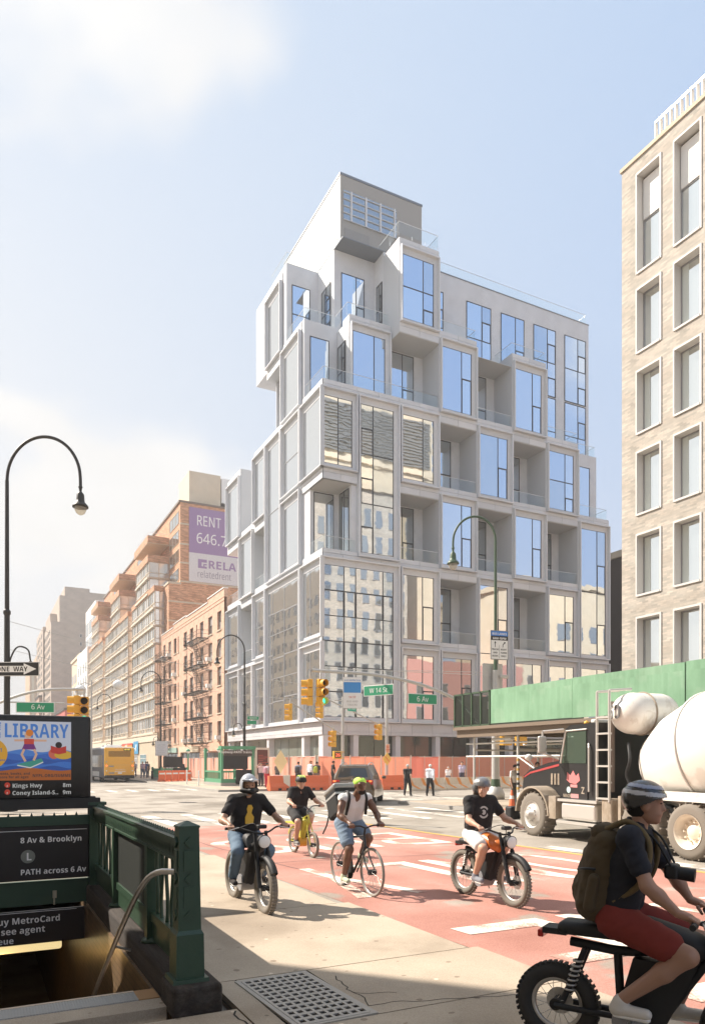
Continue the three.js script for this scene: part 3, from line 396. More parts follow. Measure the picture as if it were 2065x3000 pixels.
// ---------------------------------------------------------------- red brick walk-up with fire escapes
{
  const z0 = -109, z1 = -78.25, O = thing('brick_walk_up', 'red brick walk-up house with black fire escapes and window air conditioners', 'building', [24.1, 0, z1]), S = FACE.south(0), r = rng(12), L = z0 - z1;
  const cols = [[-2.6, -1.1], [-6.3, -4.6], [-9.9, -8.3], [-11.6, -11.1], [-14.6, -13.0], [-17.7, -16.1], [-20.9, -20.4], [-23.2, -21.7], [-26.4, -24.8], [-29.6, -28.2]], rows = [[16.6, 18.7], [13.5, 15.6], [10.4, 12.5], [7.3, 9.5], [4.3, 6.4]], holes = [];
  for (const [a, b] of cols) for (const [c, d] of rows) holes.push([a, b, c, d]);
  holes.push([-29.5, -21, 0.3, 3.0], [-19.5, -10, 0.3, 3.0], [-8, -1, 0.3, 2.9]);
  mesh('wall', fix(wallWith(L, 0, 0, 20, holes, 0.28), S), M.brickRed, O);
  [[-30.75, -23.4, 20.3], [-23.4, -16.5, 20.7], [-16.5, -6.5, 20.5], [-6.5, 0, 20.9]].forEach(([a, b, t]) => { mesh('parapet', fix(geo().box(a, 20, -0.4, b, t, 0), S), M.brickRed, O); mesh('coping', fix(geo().box(a, t, -0.45, b, t + 0.12, 0.08), S), M.whitePaint, O); });
  mesh('wall', geo().box(0.3, 0, L, 14, 19.98, 0), M.brickRed, O);
  for (const h of holes.slice(0, -3)) { const [a, b, c, d] = h; winAt(O, S, a, b, c, d, -0.22, { t: 0.09, h: [0.5], frame: r() < 0.2 ? M.frameGrey : M.iron, glassAt: () => r() < 0.45 ? M.winPale : M.win }); mesh('sill', fix(geo().box(a - 0.12, c - 0.14, 0, b + 0.12, c, 0.09), S), M.stone, O); if (b - a > 1 && r() < 0.42) mesh('air_conditioner', fix(geo().box(a + 0.35, c + 0.02, -0.1, a + 1.0, c + 0.48, 0.42).box(a + 0.38, c + 0.05, 0.42, a + 0.97, c + 0.45, 0.44), S), M.whitePaint, O); }
  for (const y of [20, 19.6]) mesh('string_course', fix(geo().box(L, y - 0.05, 0, 0, y + 0.02, 0.04), S), M.brickRed, O);
  for (const [a, b] of [[-29.5, -21], [-19.5, -10], [-8, -1]]) { const w = winAt(O, S, a, b, 0.3, 3.0, -0.22, { t: 0.1, v: [0.25, 0.5, 0.75], glass: M.winDark, frame: M.iron }); mesh('shop_sign', fix(geo().box(a, 3.05, 0.02, b, 3.75, 0.2), S), a < -20 ? mat(lin(0.3, 0.45, 0.4), 0.6) : a < -9 ? M.cream : M.brickRed, O); }
  // fire escapes: each storey a platform with its rail and a raking ladder
  for (const [xa, xb] of [[-29.8, -24.4], [-13.2, -6.2]]) for (let k = 0; k < 5; k++) {
    const y = rows[k][0] - 0.25, g = geo(), d = 1.15;
    for (let i = 0; i <= 6; i++) g.box(xa, y, 0.03 + i * d / 6, xb, y + 0.04, 0.09 + i * d / 6); g.box(xa, y - 0.08, d - 0.02, xb, y + 0.02, d + 0.03).box(xa, y - 0.08, 0, xa + 0.05, y, d).box(xb - 0.05, y - 0.08, 0, xb, y, d);
    const f = mesh('fire_escape', fix(g, S), M.iron, O), rl = geo();
    for (const h of [0.45, 0.9]) rl.box(xa, y + h, d - 0.02, xb, y + h + 0.035, d + 0.015).box(xa, y + h, 0, xa + 0.03, y + h + 0.035, d).box(xb - 0.03, y + h, 0, xb, y + h + 0.035, d);
    for (let x = xa; x <= xb + 0.01; x += (xb - xa) / 10) rl.box(x - 0.012, y, d - 0.012, x + 0.012, y + 0.9, d + 0.012); mesh('railing', fix(rl, S), M.iron, f);
    for (const x of [xa + 0.2, xb - 0.2]) mesh('bracket', fix(geo().rod([x, y - 0.05, d], [x, y - 0.8, 0.02], 0.025, 0.025, 5), S), M.iron, f);
    if (k < 4) { const yb = rows[k + 1][0] - 0.2, st = geo(), sa = xb - 0.7, sb = xa + (xb - xa) * 0.42; for (const zz of [0.45, 0.95]) st.rod([sb, y, zz], [sa, yb, zz], 0.03, 0.03, 5); for (let i = 1; i < 12; i++) { const q = i / 12; st.box(mix(sb, sa, q) - 0.1, mix(y, yb, q) - 0.02, 0.45, mix(sb, sa, q) + 0.1, mix(y, yb, q) + 0.02, 0.95); } for (const zz of [0.42, 0.98]) st.rod([sb, y + 0.8, zz], [sa, yb + 0.8, zz], 0.018, 0.018, 5); mesh('stair', fix(st, S), M.iron, f);
      const ld = geo(); for (const x of [xa + 0.3, xa + 0.75]) ld.rod([x, y, 0.9], [x, yb, 0.9], 0.02, 0.02, 5); for (let q = 0; q < 9; q++) ld.box(xa + 0.3, mix(y, yb, (q + 0.5) / 9), 0.89, xa + 0.75, mix(y, yb, (q + 0.5) / 9) + 0.025, 0.91); mesh('ladder', fix(ld, S), M.iron, f); }
  }
}
// ---------------------------------------------------------------- the long apartment house with stacked window bays and the rental banner
{
  const O = thing('brick_apartment_block', 'orange brick apartment block with stacked glazed bays and purple rental banner', 'building', [24, 0, -109.2]), r = rng(31), Z = z => z + 109.2;
  mesh('wall', geo().box(1.2, 0, Z(-185), 22, 28.2, 0), M.brickOrange, O); mesh('tower_wall', geo().box(2.9, 28.2, Z(-183), 20, 40.5, 0.0), M.brickOrange, O); mesh('podium', geo().box(-0.3, 0, Z(-186), 1.2, 5.9, -0.4), M.stone, O); mesh('podium_band', geo().box(-0.42, 4.9, Z(-186), -0.3, 5.9, -0.4), M.tanLight, O); mesh('podium_ledge', geo().box(-0.5, 5.9, Z(-186), 1.2, 6.05, -0.3), M.stone, O);
  for (const y of [28.6, 31.4, 34.2, 37.2, 25.5, 22.6]) mesh('stone_band', geo().box(y < 28 ? 1.15 : 2.85, y, -0.3, 20, y + 0.25, 0.05), M.stone, O);
  mesh('parapet', geo().box(2.7, 40.5, Z(-183), 20, 40.8, 0.1), mat(lin(0.2, 0.16, 0.13), 0.8), O); mesh('shoulder_coping', geo().box(1.1, 28.2, Z(-112.2), 3, 28.5, 0.1), M.stone, O);
  { const b = mesh('roof_plant', geo().box(4.6, 40.8, -8, 9.5, 46, -1.4), M.cream, O), p = mesh('chiller', geo().box(9.6, 41.8, -9, 20, 45.6, -1.2), M.whitePaint, O); for (let i = 0; i < 4; i++) for (let k = 0; k < 6; k++) mesh('louvre', geo().box(10.3 + i * 1.9, 42.3 + k * 0.24, -1.2, 11.5 + i * 1.9, 42.42 + k * 0.24, -1.15), M.frameGrey, p); mesh('chiller_base', geo().box(9.6, 40.8, -9, 20, 41.8, -1.5), M.iron, O); }
  // banner on the east wall
  { const b = mesh('banner', geo().box(4.2, 33.2, 0.02, 22, 40.0, 0.09), M.purple, O); mesh('banner_lower', geo().box(4.2, 28.9, 0.02, 22, 33.2, 0.09), mat(lin(0.62, 0.6, 0.6), 0.75), b);
    const word = (t, x0, x1, y0, y1, m, f = FONT) => { const g = new TextGeometry(t, { font: f, size: 1, depth: 0.02, curveSegments: 5, bevelEnabled: false }); g.computeBoundingBox(); const q = g.boundingBox; g.translate(-q.min.x, -q.min.y, 0); g.scale((x1 - x0) / (q.max.x - q.min.x), (y1 - y0) / (q.max.y - q.min.y), 1); g.translate(x0, y0, 0.09); mesh('lettering', g, m, b); };
    const reg = await new FontLoader().loadAsync('fonts/droid/droid_sans_regular.typeface.json'); globalThis.FONTR = reg;
    word('RENT', 5.43, 9.1, 37.4, 38.9, M.whitePaint, reg); word('646.7', 5.35, 10.0, 34.7, 36.3, M.whitePaint, reg); word('RELA', 7.2, 11.5, 31.1, 32.3, M.purple); word('relatedrent', 5.5, 10.7, 29.6, 30.7, mat(lin(0.3, 0.27, 0.32), 0.7), reg);
    mesh('logo', geo().box(5.55, 31.0, 0.09, 6.9, 31.3, 0.11).box(5.55, 31.3, 0.09, 6.1, 32.35, 0.11).box(6.1, 31.9, 0.09, 6.9, 32.35, 0.11).box(6.35, 31.3, 0.09, 6.55, 31.7, 0.11).box(6.55, 31.5, 0.09, 6.9, 31.7, 0.11), M.purple, b); }
  // window bays
  const farPanes = geo();
  function stack(z0, z1, y0, n, fh, bay, x = -0.2) {   // z0 east end
    const S = FACE.south(x), E = FACE.east(Z(z0)), a = Z(z1), b = Z(z0), dep = bay > 9 ? 3.1 : 1.4;
    mesh('bay', geo().box(x + 0.16, y0, a + 0.1, x + dep, y0 + n * fh, b - 0.06), M.tan, O);
    for (let k = 0; k < n; k++) {
      const y = y0 + k * fh, m = Math.round((b - a) / 1.45), w = (b - a) / m, fr = geo();
      fr.box(a, y, -0.14, b, y + 0.26, 0.28).box(a, y + 0.26, -0.1, b, y + 0.36, 0.02).box(a, y + 0.92, -0.1, b, y + 1.02, 0.05).box(a, y + fh - 0.14, -0.1, b, y + fh, 0.05);
      for (let i = 0; i <= m; i++) fr.box(a + i * w - 0.045, y + 0.36, -0.1, a + i * w + 0.045, y + fh - 0.14, 0.04 + (i % 3 === 0 ? 0.04 : 0));
      const f = mesh('window_strip', fix(fr, S), M.tanLight, O);
      for (let i = 0; i < m; i++) { const A = a + i * w + 0.05, B = A + w - 0.1, q = [[A, y + 1.02, -0.03], [B, y + 1.02, -0.03], [B, y + fh - 0.14, -0.03], [A, y + fh - 0.14, -0.03]], g = geo().quad(...q); if (bay === 3 || bay > 10) farPanes.add(fix(g, S)); else mesh('pane', fix(g, S), r() < 0.55 ? M.winPale : M.win, f); }
      mesh('spandrel', fix(geo().quad([a, y + 0.36, -0.05], [b, y + 0.36, -0.05], [b, y + 0.92, -0.05], [a, y + 0.92, -0.05]), S), M.winPale, f);
      for (let i = 1; i < m; i += 3) mesh('vent_grille', fix(geo().box(a + i * w + 0.2, y + 0.42, -0.05, a + i * w + 0.9, y + 0.86, -0.02), S), M.tan, f);
      const e = geo().box(x, y, -0.1, x + dep, y + 0.28, 0.2).box(x, y + 0.92, -0.05, x + dep, y + 1.0, 0.05).box(x, y, -0.05, x + 0.1, y + fh, 0.05).box(x + dep * 0.5 - 0.04, y + 0.28, -0.05, x + dep * 0.5 + 0.04, y + fh, 0.04);
      const ef = mesh('side_window', fix(e, E), M.tan, O); mesh('pane', fix(geo().quad([x + 0.1, y + 0.28, -0.03], [x + dep, y + 0.28, -0.03], [x + dep, y + fh, -0.03], [x + 0.1, y + fh, -0.03]), E), M.winPale, ef);
    }
  }
  [[-112.2, -130.2, -116.5, -126.5, 1], [-134, -160, -142.7, -152.5, 2], [-163.8, -184.2, -169.7, -179.6, 3]].forEach(([l0, l1, u0, u1, i]) => {
    stack(l0, l1, 6.0, 8, 2.7, i); mesh('bay_cap', geo().box(-0.35, 27.6, Z(l1), 1.3, 28.4, Z(l0) + 0.12), M.brickOrange, O);
    stack(u0, u1, 27.8, 2, 2.6, i + 9); mesh('terrace_wall', geo().box(-0.4, 33.0, Z(u1), 2.9, 34.1, Z(u0) + 0.1), M.brickOrange, O); mesh('canopy', geo().box(-0.4, 36.0, Z(u1) - 1, 2.9, 37.1, Z(u0) + 0.1), M.brickOrange, O); mesh('canopy_soffit', geo().box(-0.38, 35.92, Z(u1) - 0.9, 2.9, 36.0, Z(u0) + 0.08), M.cream, O); mesh('canopy_rail', geo().rod([-0.2, 37.6, Z(u0)], [2.9, 37.6, Z(u0)], 0.03).rod([-0.2, 37.6, Z(u0)], [-0.2, 37.6, Z(u1)], 0.03), M.rail, O);
    for (let k = 0; k < 4; k++) winAt(O, FACE.south(2.9), Z(i === 1 ? -115.8 : u0 + 8), Z(i === 1 ? -110 : u0 + 1), 29 + k * 2.85, 30.9 + k * 2.85, 0.03, { frame: M.tan, v: [0.33, 0.66], glass: M.win });
  });
  stuff(mesh('far_panes', farPanes, M.winPale, O));
  mesh('stair_head', geo().box(4, 40.5, Z(-150), 8, 43.5, Z(-144)), M.brickOrange, O);
  // street floor with its banners
  for (let i = 0; i < 9; i++) { const a = Z(-118 - i * 7); winAt(O, FACE.south(-0.3), a - 4.6, a, 0.8, 3.0, 0.03, { v: [0.2, 0.4, 0.6, 0.8], h: [0.35, 0.7], frame: M.whitePaint, glass: i % 2 ? M.win : mat(lin(0.1, 0.33, 0.42), 0.2, { metalness: 0.5 }) }); }
  const pride = canvasTex(256, 64, (c, w, h) => { ['#d9483b', '#e98a35', '#f0d04c', '#58a865', '#4a74b4', '#7c4f97'].forEach((q, i) => { c.fillStyle = q; c.fillRect(0, i * h / 6, w, h / 6 + 1); }); c.fillStyle = '#f4f0ea'; c.font = 'bold 30px sans-serif'; c.textAlign = 'center'; c.fillText('NYC', 110, 28); c.fillText('PRIDE', 120, 58); });
  const flag = geo(); flag.quad([0, 3.1, 0], [10, 3.1, 0], [10, 5.0, 0], [0, 5.0, 0], [0, 0, 1, 0, 1, 1, 0, 1]); mesh('rainbow_banner', fix(flag, FACE.south(-0.46).multiply(move(Z(-139), 0, 0))), mat(0xffffff, 0.8, { map: pride }), O);
  const ytex = canvasTex(128, 96, (c, w, h) => { c.fillStyle = '#3f93c4'; c.fillRect(0, 0, w, h); c.fillStyle = '#f2f2ee'; c.font = 'bold 70px sans-serif'; c.fillText('-Y', 26, 74); });
  mesh('blue_banner', fix(geo().quad([0, 3.1, 0], [4.2, 3.1, 0], [4.2, 5.2, 0], [0, 5.2, 0], [0, 0, 1, 0, 1, 1, 0, 1]), FACE.south(-0.46).multiply(move(Z(-128), 0, 0))), mat(0xffffff, 0.8, { map: ytex }), O);
}

// ---------------------------------------------------------------- towers and houses further west
{
  const slab = thing('apartment_tower', 'tall grey brick tower with stepped top far along the street', 'building', [23.2, 0, -280]);
  mesh('wall', geo().box(0, 0, -52, 30, 51.5, 0), M.brickGrey, slab); mesh('upper_wall', geo().box(2.8, 51.5, -50, 30, 60.9, -0.02), M.brickGrey, slab); mesh('wing_wall', geo().box(-0.6, 0, -62, 8, 54, -28), M.brickGrey, slab); mesh('penthouse', geo().box(4.6, 60.9, -40, 13, 64.3, -0.5), M.brickGrey, slab); mesh('penthouse', geo().box(13, 60.9, -40, 22, 63, -0.5), M.brickGrey, slab); mesh('shoulder', geo().box(0.5, 51.5, -30, 2.8, 56, -10), M.brickGrey, slab);
  const S = FACE.south(-0.02), E = FACE.east(0.02);
  for (let k = 0; k < 17; k++) { for (let i = 0; i < 5; i++) if (k < 16) winAt(slab, S, -27 + i * 5.4, -25.3 + i * 5.4, 3 + k * 2.95, 4.7 + k * 2.95, 0.05, { glass: M.winDark }); if (k > 5) winAt(slab, E, 14.2, 18.6, 9.5 + k * 2.95, 11.2 + k * 2.95, 0.05, { v: [0.3, 0.7], frame: M.whitePaint, glass: mat(lin(0.4, 0.5, 0.56), 0.15, { metalness: 0.5 }) }); if (k < 14 && k % 1 === 0) winAt(slab, E, 9.6, 10.3, 8 + k * 2.95, 9.3 + k * 2.95, 0.05, { glass: M.winDark, frame: M.whitePaint }); }
  const W2 = FACE.south(-0.62); for (let k = 0; k < 17; k++) for (let i = 0; i < 4; i++) winAt(slab, W2, -60 + i * 8, -57.6 + i * 8, 3 + k * 2.95, 4.7 + k * 2.95, 0.05, { glass: M.winDark });
  const far = thing('setback_tower', 'distant tan tower with vertical ribs and stepped roofline', 'building', [27, 0, -430]), tan = mat(0xffffff, 0.9, { map: mottle([188, 160, 132], 8, 6, 9, 71, 256, 4) });
  [[0, 40, 0, 52], [4, 36, 52, 60], [9, 32, 60, 68], [26, 32, 68, 70]].forEach(([a, b, c, d], i) => mesh('tier', geo().box(a - 2, c, -40 + i * 4, b, d, -i * 0.5), tan, far)); for (let i = 0; i < 9; i++) mesh('rib', geo().box(-1 + i * 4, 4, 0, 0.2 + i * 4, 50, 0.6), M.stone, far);
  for (let k = 0; k < 8; k++) winAt(far, FACE.east(0.05), 3.2, 5, 6 + k * 5.5, 9 + k * 5.5, 0.05, { glass: M.winDark });
  block('corner_house', 'low pink painted house far along the street beside the tower', 21, 50, -420, -330, 19, mat(lin(0.45, 0.3, 0.28), 0.9), { cornice: M.stone });
  const bayh = block('bay_window_house', 'narrow red house with projecting glazed bay left of grey tower', 21.5, 40, -330, -312, 27, mat(lin(0.4, 0.26, 0.2), 0.9), { cornice: M.iron }); for (let k = 0; k < 6; k++) winAt(bayh, FACE.east(9.05), -8.5, -4.5, -0 + k * 4.4, 3.2 + k * 4.4, 0.05, { v: [0.33, 0.66], glass: M.winPale });
  block('plain_house', 'white plastered house with dark windows beside the glazed bays', 23.5, 44, -206, -186.2, 29.5, M.whitePaint, { faces: ['south', 'east'], dx: 4, w: 1.8, h: 2.2 });
  block('plain_house', 'narrow cream house with tall grouped windows beyond the white one', 24.5, 44, -228, -206.2, 30, mat(lin(0.6, 0.5, 0.38), 0.85), { faces: ['south'], dx: 4.5, w: 3.2, h: 2.4, cornice: M.cream });
  block('glazed_annexe', 'white framed glass block above the cream houses', 25.5, 44, -205, -187, 41, M.whitePaint, { faces: ['south'], dx: 6, w: 4.8, h: 3.4, dy: 4.3, y0: 30 });
  const mural = block('mural_house', 'low house with red painted side wall and round yellow mural', 23, 44, -262, -232, 17, mat(lin(0.5, 0.12, 0.1), 0.85), { cornice: M.iron }); mesh('mural_disc', geo().add(new THREE.CircleGeometry(2.6, 24), move(-6.5, 12, 15.06)), mat(lin(0.75, 0.5, 0.12), 0.8), mural); mesh('mural_patch', geo().add(new THREE.CircleGeometry(2.0, 20), move(-3.5, 14.2, 15.05)), mat(lin(0.35, 0.55, 0.6), 0.8), mural);
}

// ================================================================ STREET FURNITURE
Object.assign(M, { poleDark: mat(lin(0.022, 0.02, 0.018), 0.5), poleGreen: mat(lin(0.05, 0.09, 0.05), 0.45), galv: mat(lin(0.5, 0.49, 0.47), 0.5, { metalness: 0.3 }), signalYellow: mat(lin(0.75, 0.40, 0.045), 0.5), black: mat(lin(0.012, 0.012, 0.013), 0.6), signGreen: mat(lin(0.02, 0.28, 0.14), 0.5), signWhite: mat(lin(0.8, 0.8, 0.78), 0.55), globeGlass: mat(lin(0.85, 0.8, 0.7), 0.12, { physical: true, transmission: 0.75, thickness: 0 }), orange: mat(lin(0.72, 0.16, 0.06), 0.65), subwayGreen: mat(lin(0.04, 0.16, 0.075), 0.5), greenLit: mat(lin(0.02, 0.2, 0.12), 0.4, { emissive: lin(0.05, 0.85, 0.5), emissiveIntensity: 0.9 }), redLit: mat(lin(0.3, 0.03, 0.02), 0.4, { emissive: lin(0.9, 0.16, 0.06), emissiveIntensity: 0.8 }) });
function lamp(label, x, z, H, span, ang, m, o = {}) {   // a tall bishop's-crook lamp, its arm turned by ang about the shaft
  const O = thing('crook_lamp', label, 'street lamp', [x, 0.12, z], ang, 'crook street lamps'), s = span / 2, y0 = H - s - 0.5, r = o.r || 1;
  mesh('base', geo().lathe([[0, 0], [0.34, 0], [0.34, 0.2], [0.26, 0.3], [0.2, 0.9], [0.16, 1.05], [0.13, 1.2]].map(q => [q[0] * r, q[1]]), 0, 0, 0, 16), m, O);
  mesh('shaft', geo().rod([0, 1.1, 0], [0, H * 0.52, 0], 0.11 * r, 0.09 * r, 14).rod([0, H * 0.52, 0], [0, y0, 0], 0.075 * r, 0.06 * r, 12).lathe([[0.07 * r, -0.12], [0.12 * r, -0.05], [0.12 * r, 0.05], [0.07 * r, 0.12]], 0, H * 0.52, 0, 14).lathe([[0.06 * r, -0.06], [0.095 * r, 0], [0.06 * r, 0.06]], 0, H * 0.42, 0, 12), m, O);
  const pts = [[0, y0 - 0.1, 0], [0, y0, 0]]; for (let i = 1; i < 12; i++) { const t = Math.PI - i / 12 * Math.PI; pts.push([s + s * Math.cos(t), y0 + s * Math.sin(t) * 1.08 + 0.1 * Math.sin(t), 0]); } pts.push([span, y0 - 0.05, 0], [span, y0 - 0.25, 0]);
  mesh('crook', geo().tube(pts, 0.052 * r, 60, 10), m, O);
  const yl = y0 - 0.25, L = mesh('luminaire', geo().lathe([[0.04, 0.02], [0.075, -0.02], [0.05, -0.06], [0.04, -0.16], [0.07, -0.2], [0.115, -0.26], [0.125, -0.42], [0.135, -0.5], [0.21, -0.58], [0.245, -0.63], [0.245, -0.67], [0.19, -0.67]].map(q => [q[0] * (o.l || 1), q[1] * (o.l || 1)]), span, yl, 0, 24), m, O);
  mesh('globe', geo().lathe([[0.185, -0.67], [0.175, -0.76], [0.13, -0.85], [0.06, -0.9], [0, -0.91]].map(q => [q[0] * (o.l || 1), q[1] * (o.l || 1)]), span, yl, 0, 24), M.globeGlass, L);
  if (o.small) { const h = o.small, d = o.sd || 1, q = [[0.09 * d, h - 0.9, 0], [0.12 * d, h - 0.2, 0], [0.4 * d, h + 0.25, 0], [0.75 * d, h + 0.15, 0], [0.85 * d, h - 0.25, 0]]; const b = mesh('side_arm', geo().tube(q, 0.03, 30, 8), m, O); mesh('side_luminaire', geo().lathe([[0.03, 0], [0.07, -0.05], [0.09, -0.22], [0.18, -0.34], [0.18, -0.37], [0.13, -0.37]], 0.85 * d, h - 0.25, 0, 18), m, b); mesh('side_globe', geo().lathe([[0.13, -0.37], [0.11, -0.5], [0, -0.55]], 0.85 * d, h - 0.25, 0, 16), M.globeGlass, b); }
  return O;
}
const A_right = 27 * Math.PI / 180 * -1;   // image-right in the world lies 27 degrees off x towards z
lamp('tall black crook lamp rising behind the subway screen at left', 0.94, -28.9, 13.6, 2.65, -0.51, M.poleDark, { l: 1.12, r: 1.05, small: 5.6 });
lamp('green crook lamp above the signal pole in front of corner building', 21.4, -27.4, 13.5, 1.95, Math.PI - 0.51 - 0.1, M.poleGreen, { l: 1.15 });
lamp('dark crook lamp with street name plates beside the far subway entrance', 18.1, -53.6, 11.7, 2.1, Math.PI - 0.51, M.poleDark, { small: 4.4 });
lamp('dark crook lamp rising over the traffic notice near brick walk-up', 18, -81.8, 12, 2.2, Math.PI - 0.51, M.poleDark, { small: 4.2 });
lamp('farthest small crook lamp in front of the glazed bays', 17.7, -113, 12, 2.2, Math.PI - 0.51, M.poleDark, { small: 4.2 });
function txt(s, size, depth, f = FONT) { const g = new TextGeometry(s, { font: f, size, depth, curveSegments: 4, bevelEnabled: false }); g.computeBoundingBox(); const b = g.boundingBox; g.translate(-(b.max.x + b.min.x) / 2, -(b.max.y + b.min.y) / 2, 0); return g; }
// a flat plate with printed words; faces +z before it is turned
function plate(name, label, [x, y, z], turn, w, h, m, lines, o = {}) {
  const O = thing(name, label, o.category || 'sign', [x, y, z], turn); if (o.tilt) O.rotation.x = o.tilt;
  mesh('panel', geo().rbox(0, 0, 0, w, h, 0.02, 0.008), o.back || M.galv, O); if (o.edge) mesh('border', geo().box(-w / 2 + 0.01, -h / 2 + 0.01, 0.01, w / 2 - 0.01, h / 2 - 0.01, 0.0125), o.edge, O); const e = o.rim ?? 0.03; mesh('face', geo().box(-w / 2 + e, -h / 2 + e, 0.0125, w / 2 - e, h / 2 - e, 0.015), m, O);
  for (const [s, px, py, size, mm, rg] of lines) mesh('lettering', new Geo().add(txt(s, size, 0.004, rg ? FONTR : FONT), move(px, py, 0.015)), mm || M.signWhite, O);
  return O;
}
// a three-light signal head; looks along +z before it is turned
function signal(label, [x, y, z], turn, lit = -1, o = {}) {
  const O = thing('traffic_signal', label, 'traffic light', [x, y, z], turn, 'yellow traffic signals');
  for (let i = 0; i < 3; i++) {
    const yy = 0.36 - i * 0.36, b = mesh('section', geo().rbox(0, yy, 0, 0.34, 0.345, 0.22, 0.03), M.signalYellow, O), v = geo();
    for (let k = 0; k < 16; k++) { const a = k / 16 * Math.PI * 1.75 - Math.PI * 0.375, c = (k + 1) / 16 * Math.PI * 1.75 - Math.PI * 0.375, r = 0.145, zf = 0.36; v.quad([r * Math.cos(a), yy + r * Math.sin(a), 0.1], [r * Math.cos(c), yy + r * Math.sin(c), 0.1], [r * Math.cos(c), yy + r * Math.sin(c), zf], [r * Math.cos(a), yy + r * Math.sin(a), zf]); }
    mesh('visor', v, M.signalYellow, b); mesh('lens', geo().add(new THREE.CircleGeometry(0.135, 20), move(0, yy, 0.115)), i === lit ? M.greenLit : M.black, b);
  }
  mesh('hanger', geo().rod([0, 0.54, 0], [0, 0.85, 0], 0.03), M.galv, O);
  return O;
}
// ---- north-east corner: signal pole, long arm over 14th Street
{
  const P = thing('signal_pole', 'grey signal pole with long curved mast arm in front of corner building', 'pole', [21.4, 0.12, -27.4]);
  mesh('base', geo().lathe([[0, 0], [0.42, 0], [0.42, 0.3], [0.28, 0.55], [0.2, 0.65]], 0, 0, 0, 8), M.galv, P); mesh('pole', geo().rod([0, 0.5, 0], [0, 6.0, 0], 0.19, 0.15, 14), M.galv, P);
  const pts = [[0, 3.35, 0], [-1.5, 4.25, 0], [-3.5, 5.0, 0], [-6, 5.42, 0], [-9.3, 5.48, 0]]; mesh('mast_arm', geo().tube(pts, 0.07, 50, 10), M.galv, P); mesh('tie_rod', geo().rod([0, 5.9, 0], [-5.2, 5.7, 0], 0.012, 0.012, 5).rod([0, 5.75, 0], [-8.8, 5.6, 0], 0.012, 0.012, 5), M.galv, P); mesh('camera_box', geo().rbox(0.32, 5.7, 0.2, 0.45, 0.16, 0.18, 0.03), M.galv, P);
  signal('pair of yellow signals at mast arm tip, head turned away left', [12.05, 4.7, -27.45], -Math.PI / 2 - 0.35); signal('yellow signal at mast arm tip showing a green light', [12.42, 4.7, -27.2], 0.15, 2); 
  plate('street_sign', 'green W 14 St sign hung from the mast arm', [15.2, 4.92, -27.4], -1.115, 1.55, 0.46, M.signGreen, [['W 14 St', 0, 0, 0.2, M.signWhite, 1]], { edge: M.signWhite, tilt: 0 });
  plate('street_sign', 'green 6 Av sign hung from the mast arm', [17.35, 4.62, -27.3], 0, 1.5, 0.46, M.signGreen, [['6 Av', 0, 0, 0.23, M.signWhite, 1]], { edge: M.signWhite });
  plate('traffic_notice', 'white and blue street restriction notice below mast arm', [13.9, 4.75, -27.3], -0.35, 0.78, 1.3, M.signWhite, [['14 ST RESTRICTION', 0, 0.52, 0.055, mat(lin(0.05, 0.2, 0.5), 0.6)], ['14 ST', 0, -0.18, 0.09, mat(lin(0.6, 0.2, 0.15), 0.6)], ['BUS AND', 0, -0.36, 0.08, M.galv], ['TRUCKS', 0, -0.5, 0.08, M.galv]], { edge: M.signWhite });
  mesh('blue_field', geo().box(-0.36, 0.0, 0.016, 0.36, 0.44, 0.018), mat(lin(0.06, 0.28, 0.65), 0.6), scene.children[scene.children.length - 1]);
  const sb = mat(lin(0.04, 0.2, 0.6), 0.6);
  const bl = plate('bus_lane_sign', 'white bus lanes sign with blue header on lamp post', [21.42, 7.25, -27.15], -0.15, 0.92, 1.35, M.signWhite, [['BUS LANES', 0, 0.52, 0.105, M.signWhite], ['6AM-10PM', 0, 0.31, 0.1, M.signWhite], ['TRUCKS', -0.22, -0.2, 0.075, M.black], ['AND', -0.22, -0.35, 0.075, M.black], ['BUSES', -0.22, -0.5, 0.075, M.black], ['RIGHT', 0.22, -0.2, 0.075, M.black], ['TURNS', 0.22, -0.35, 0.075, M.black], ['ONLY', 0.22, -0.5, 0.075, M.black]], { edge: M.black });
  mesh('header', geo().box(-0.43, 0.42, 0.0135, 0.43, 0.64, 0.0158), sb, bl); mesh('hours_strip', geo().box(-0.43, 0.22, 0.0135, 0.43, 0.42, 0.0157), M.black, bl); mesh('divider', geo().box(-0.006, -0.6, 0.015, 0.006, 0.0, 0.018), M.black, bl); mesh('arrow', geo().poly([[-0.235, -0.1], [-0.205, -0.1], [-0.205, 0.08], [-0.17, 0.08], [-0.22, 0.18], [-0.27, 0.08], [-0.235, 0.08]], 0.015, 0.019), M.black, bl); mesh('arrow', geo().poly([[0.16, -0.1], [0.19, -0.1], [0.2, 0.02], [0.26, 0.08], [0.28, 0.05], [0.32, 0.15], [0.22, 0.15], [0.245, 0.115], [0.17, 0.04]], 0.015, 0.019), M.black, bl);
  plate('blank_sign', 'blank grey back of a sign below the bus lanes sign', [21.38, 5.7, -27.6], -0.15, 1.05, 1.5, M.galv, [], { back: M.galv });
  const am = plate('street_sign', 'green avenue name plates beside the signal pole', [22.15, 5.02, -27.3], -0.05, 0.98, 0.3, M.signGreen, [['AMERICAS', 0.02, -0.05, 0.12, M.signWhite, 1], ['AVE OF THE', 0, 0.09, 0.06, M.signWhite, 1]], { edge: M.signWhite }); mesh('lower_plate', geo().box(-0.49, -0.48, -0.01, 0.3, -0.2, 0.012), M.signGreen, am); mesh('lettering', new Geo().add(txt('6 AV', 0.14, 0.004), move(-0.12, -0.34, 0.012)), M.signWhite, am);
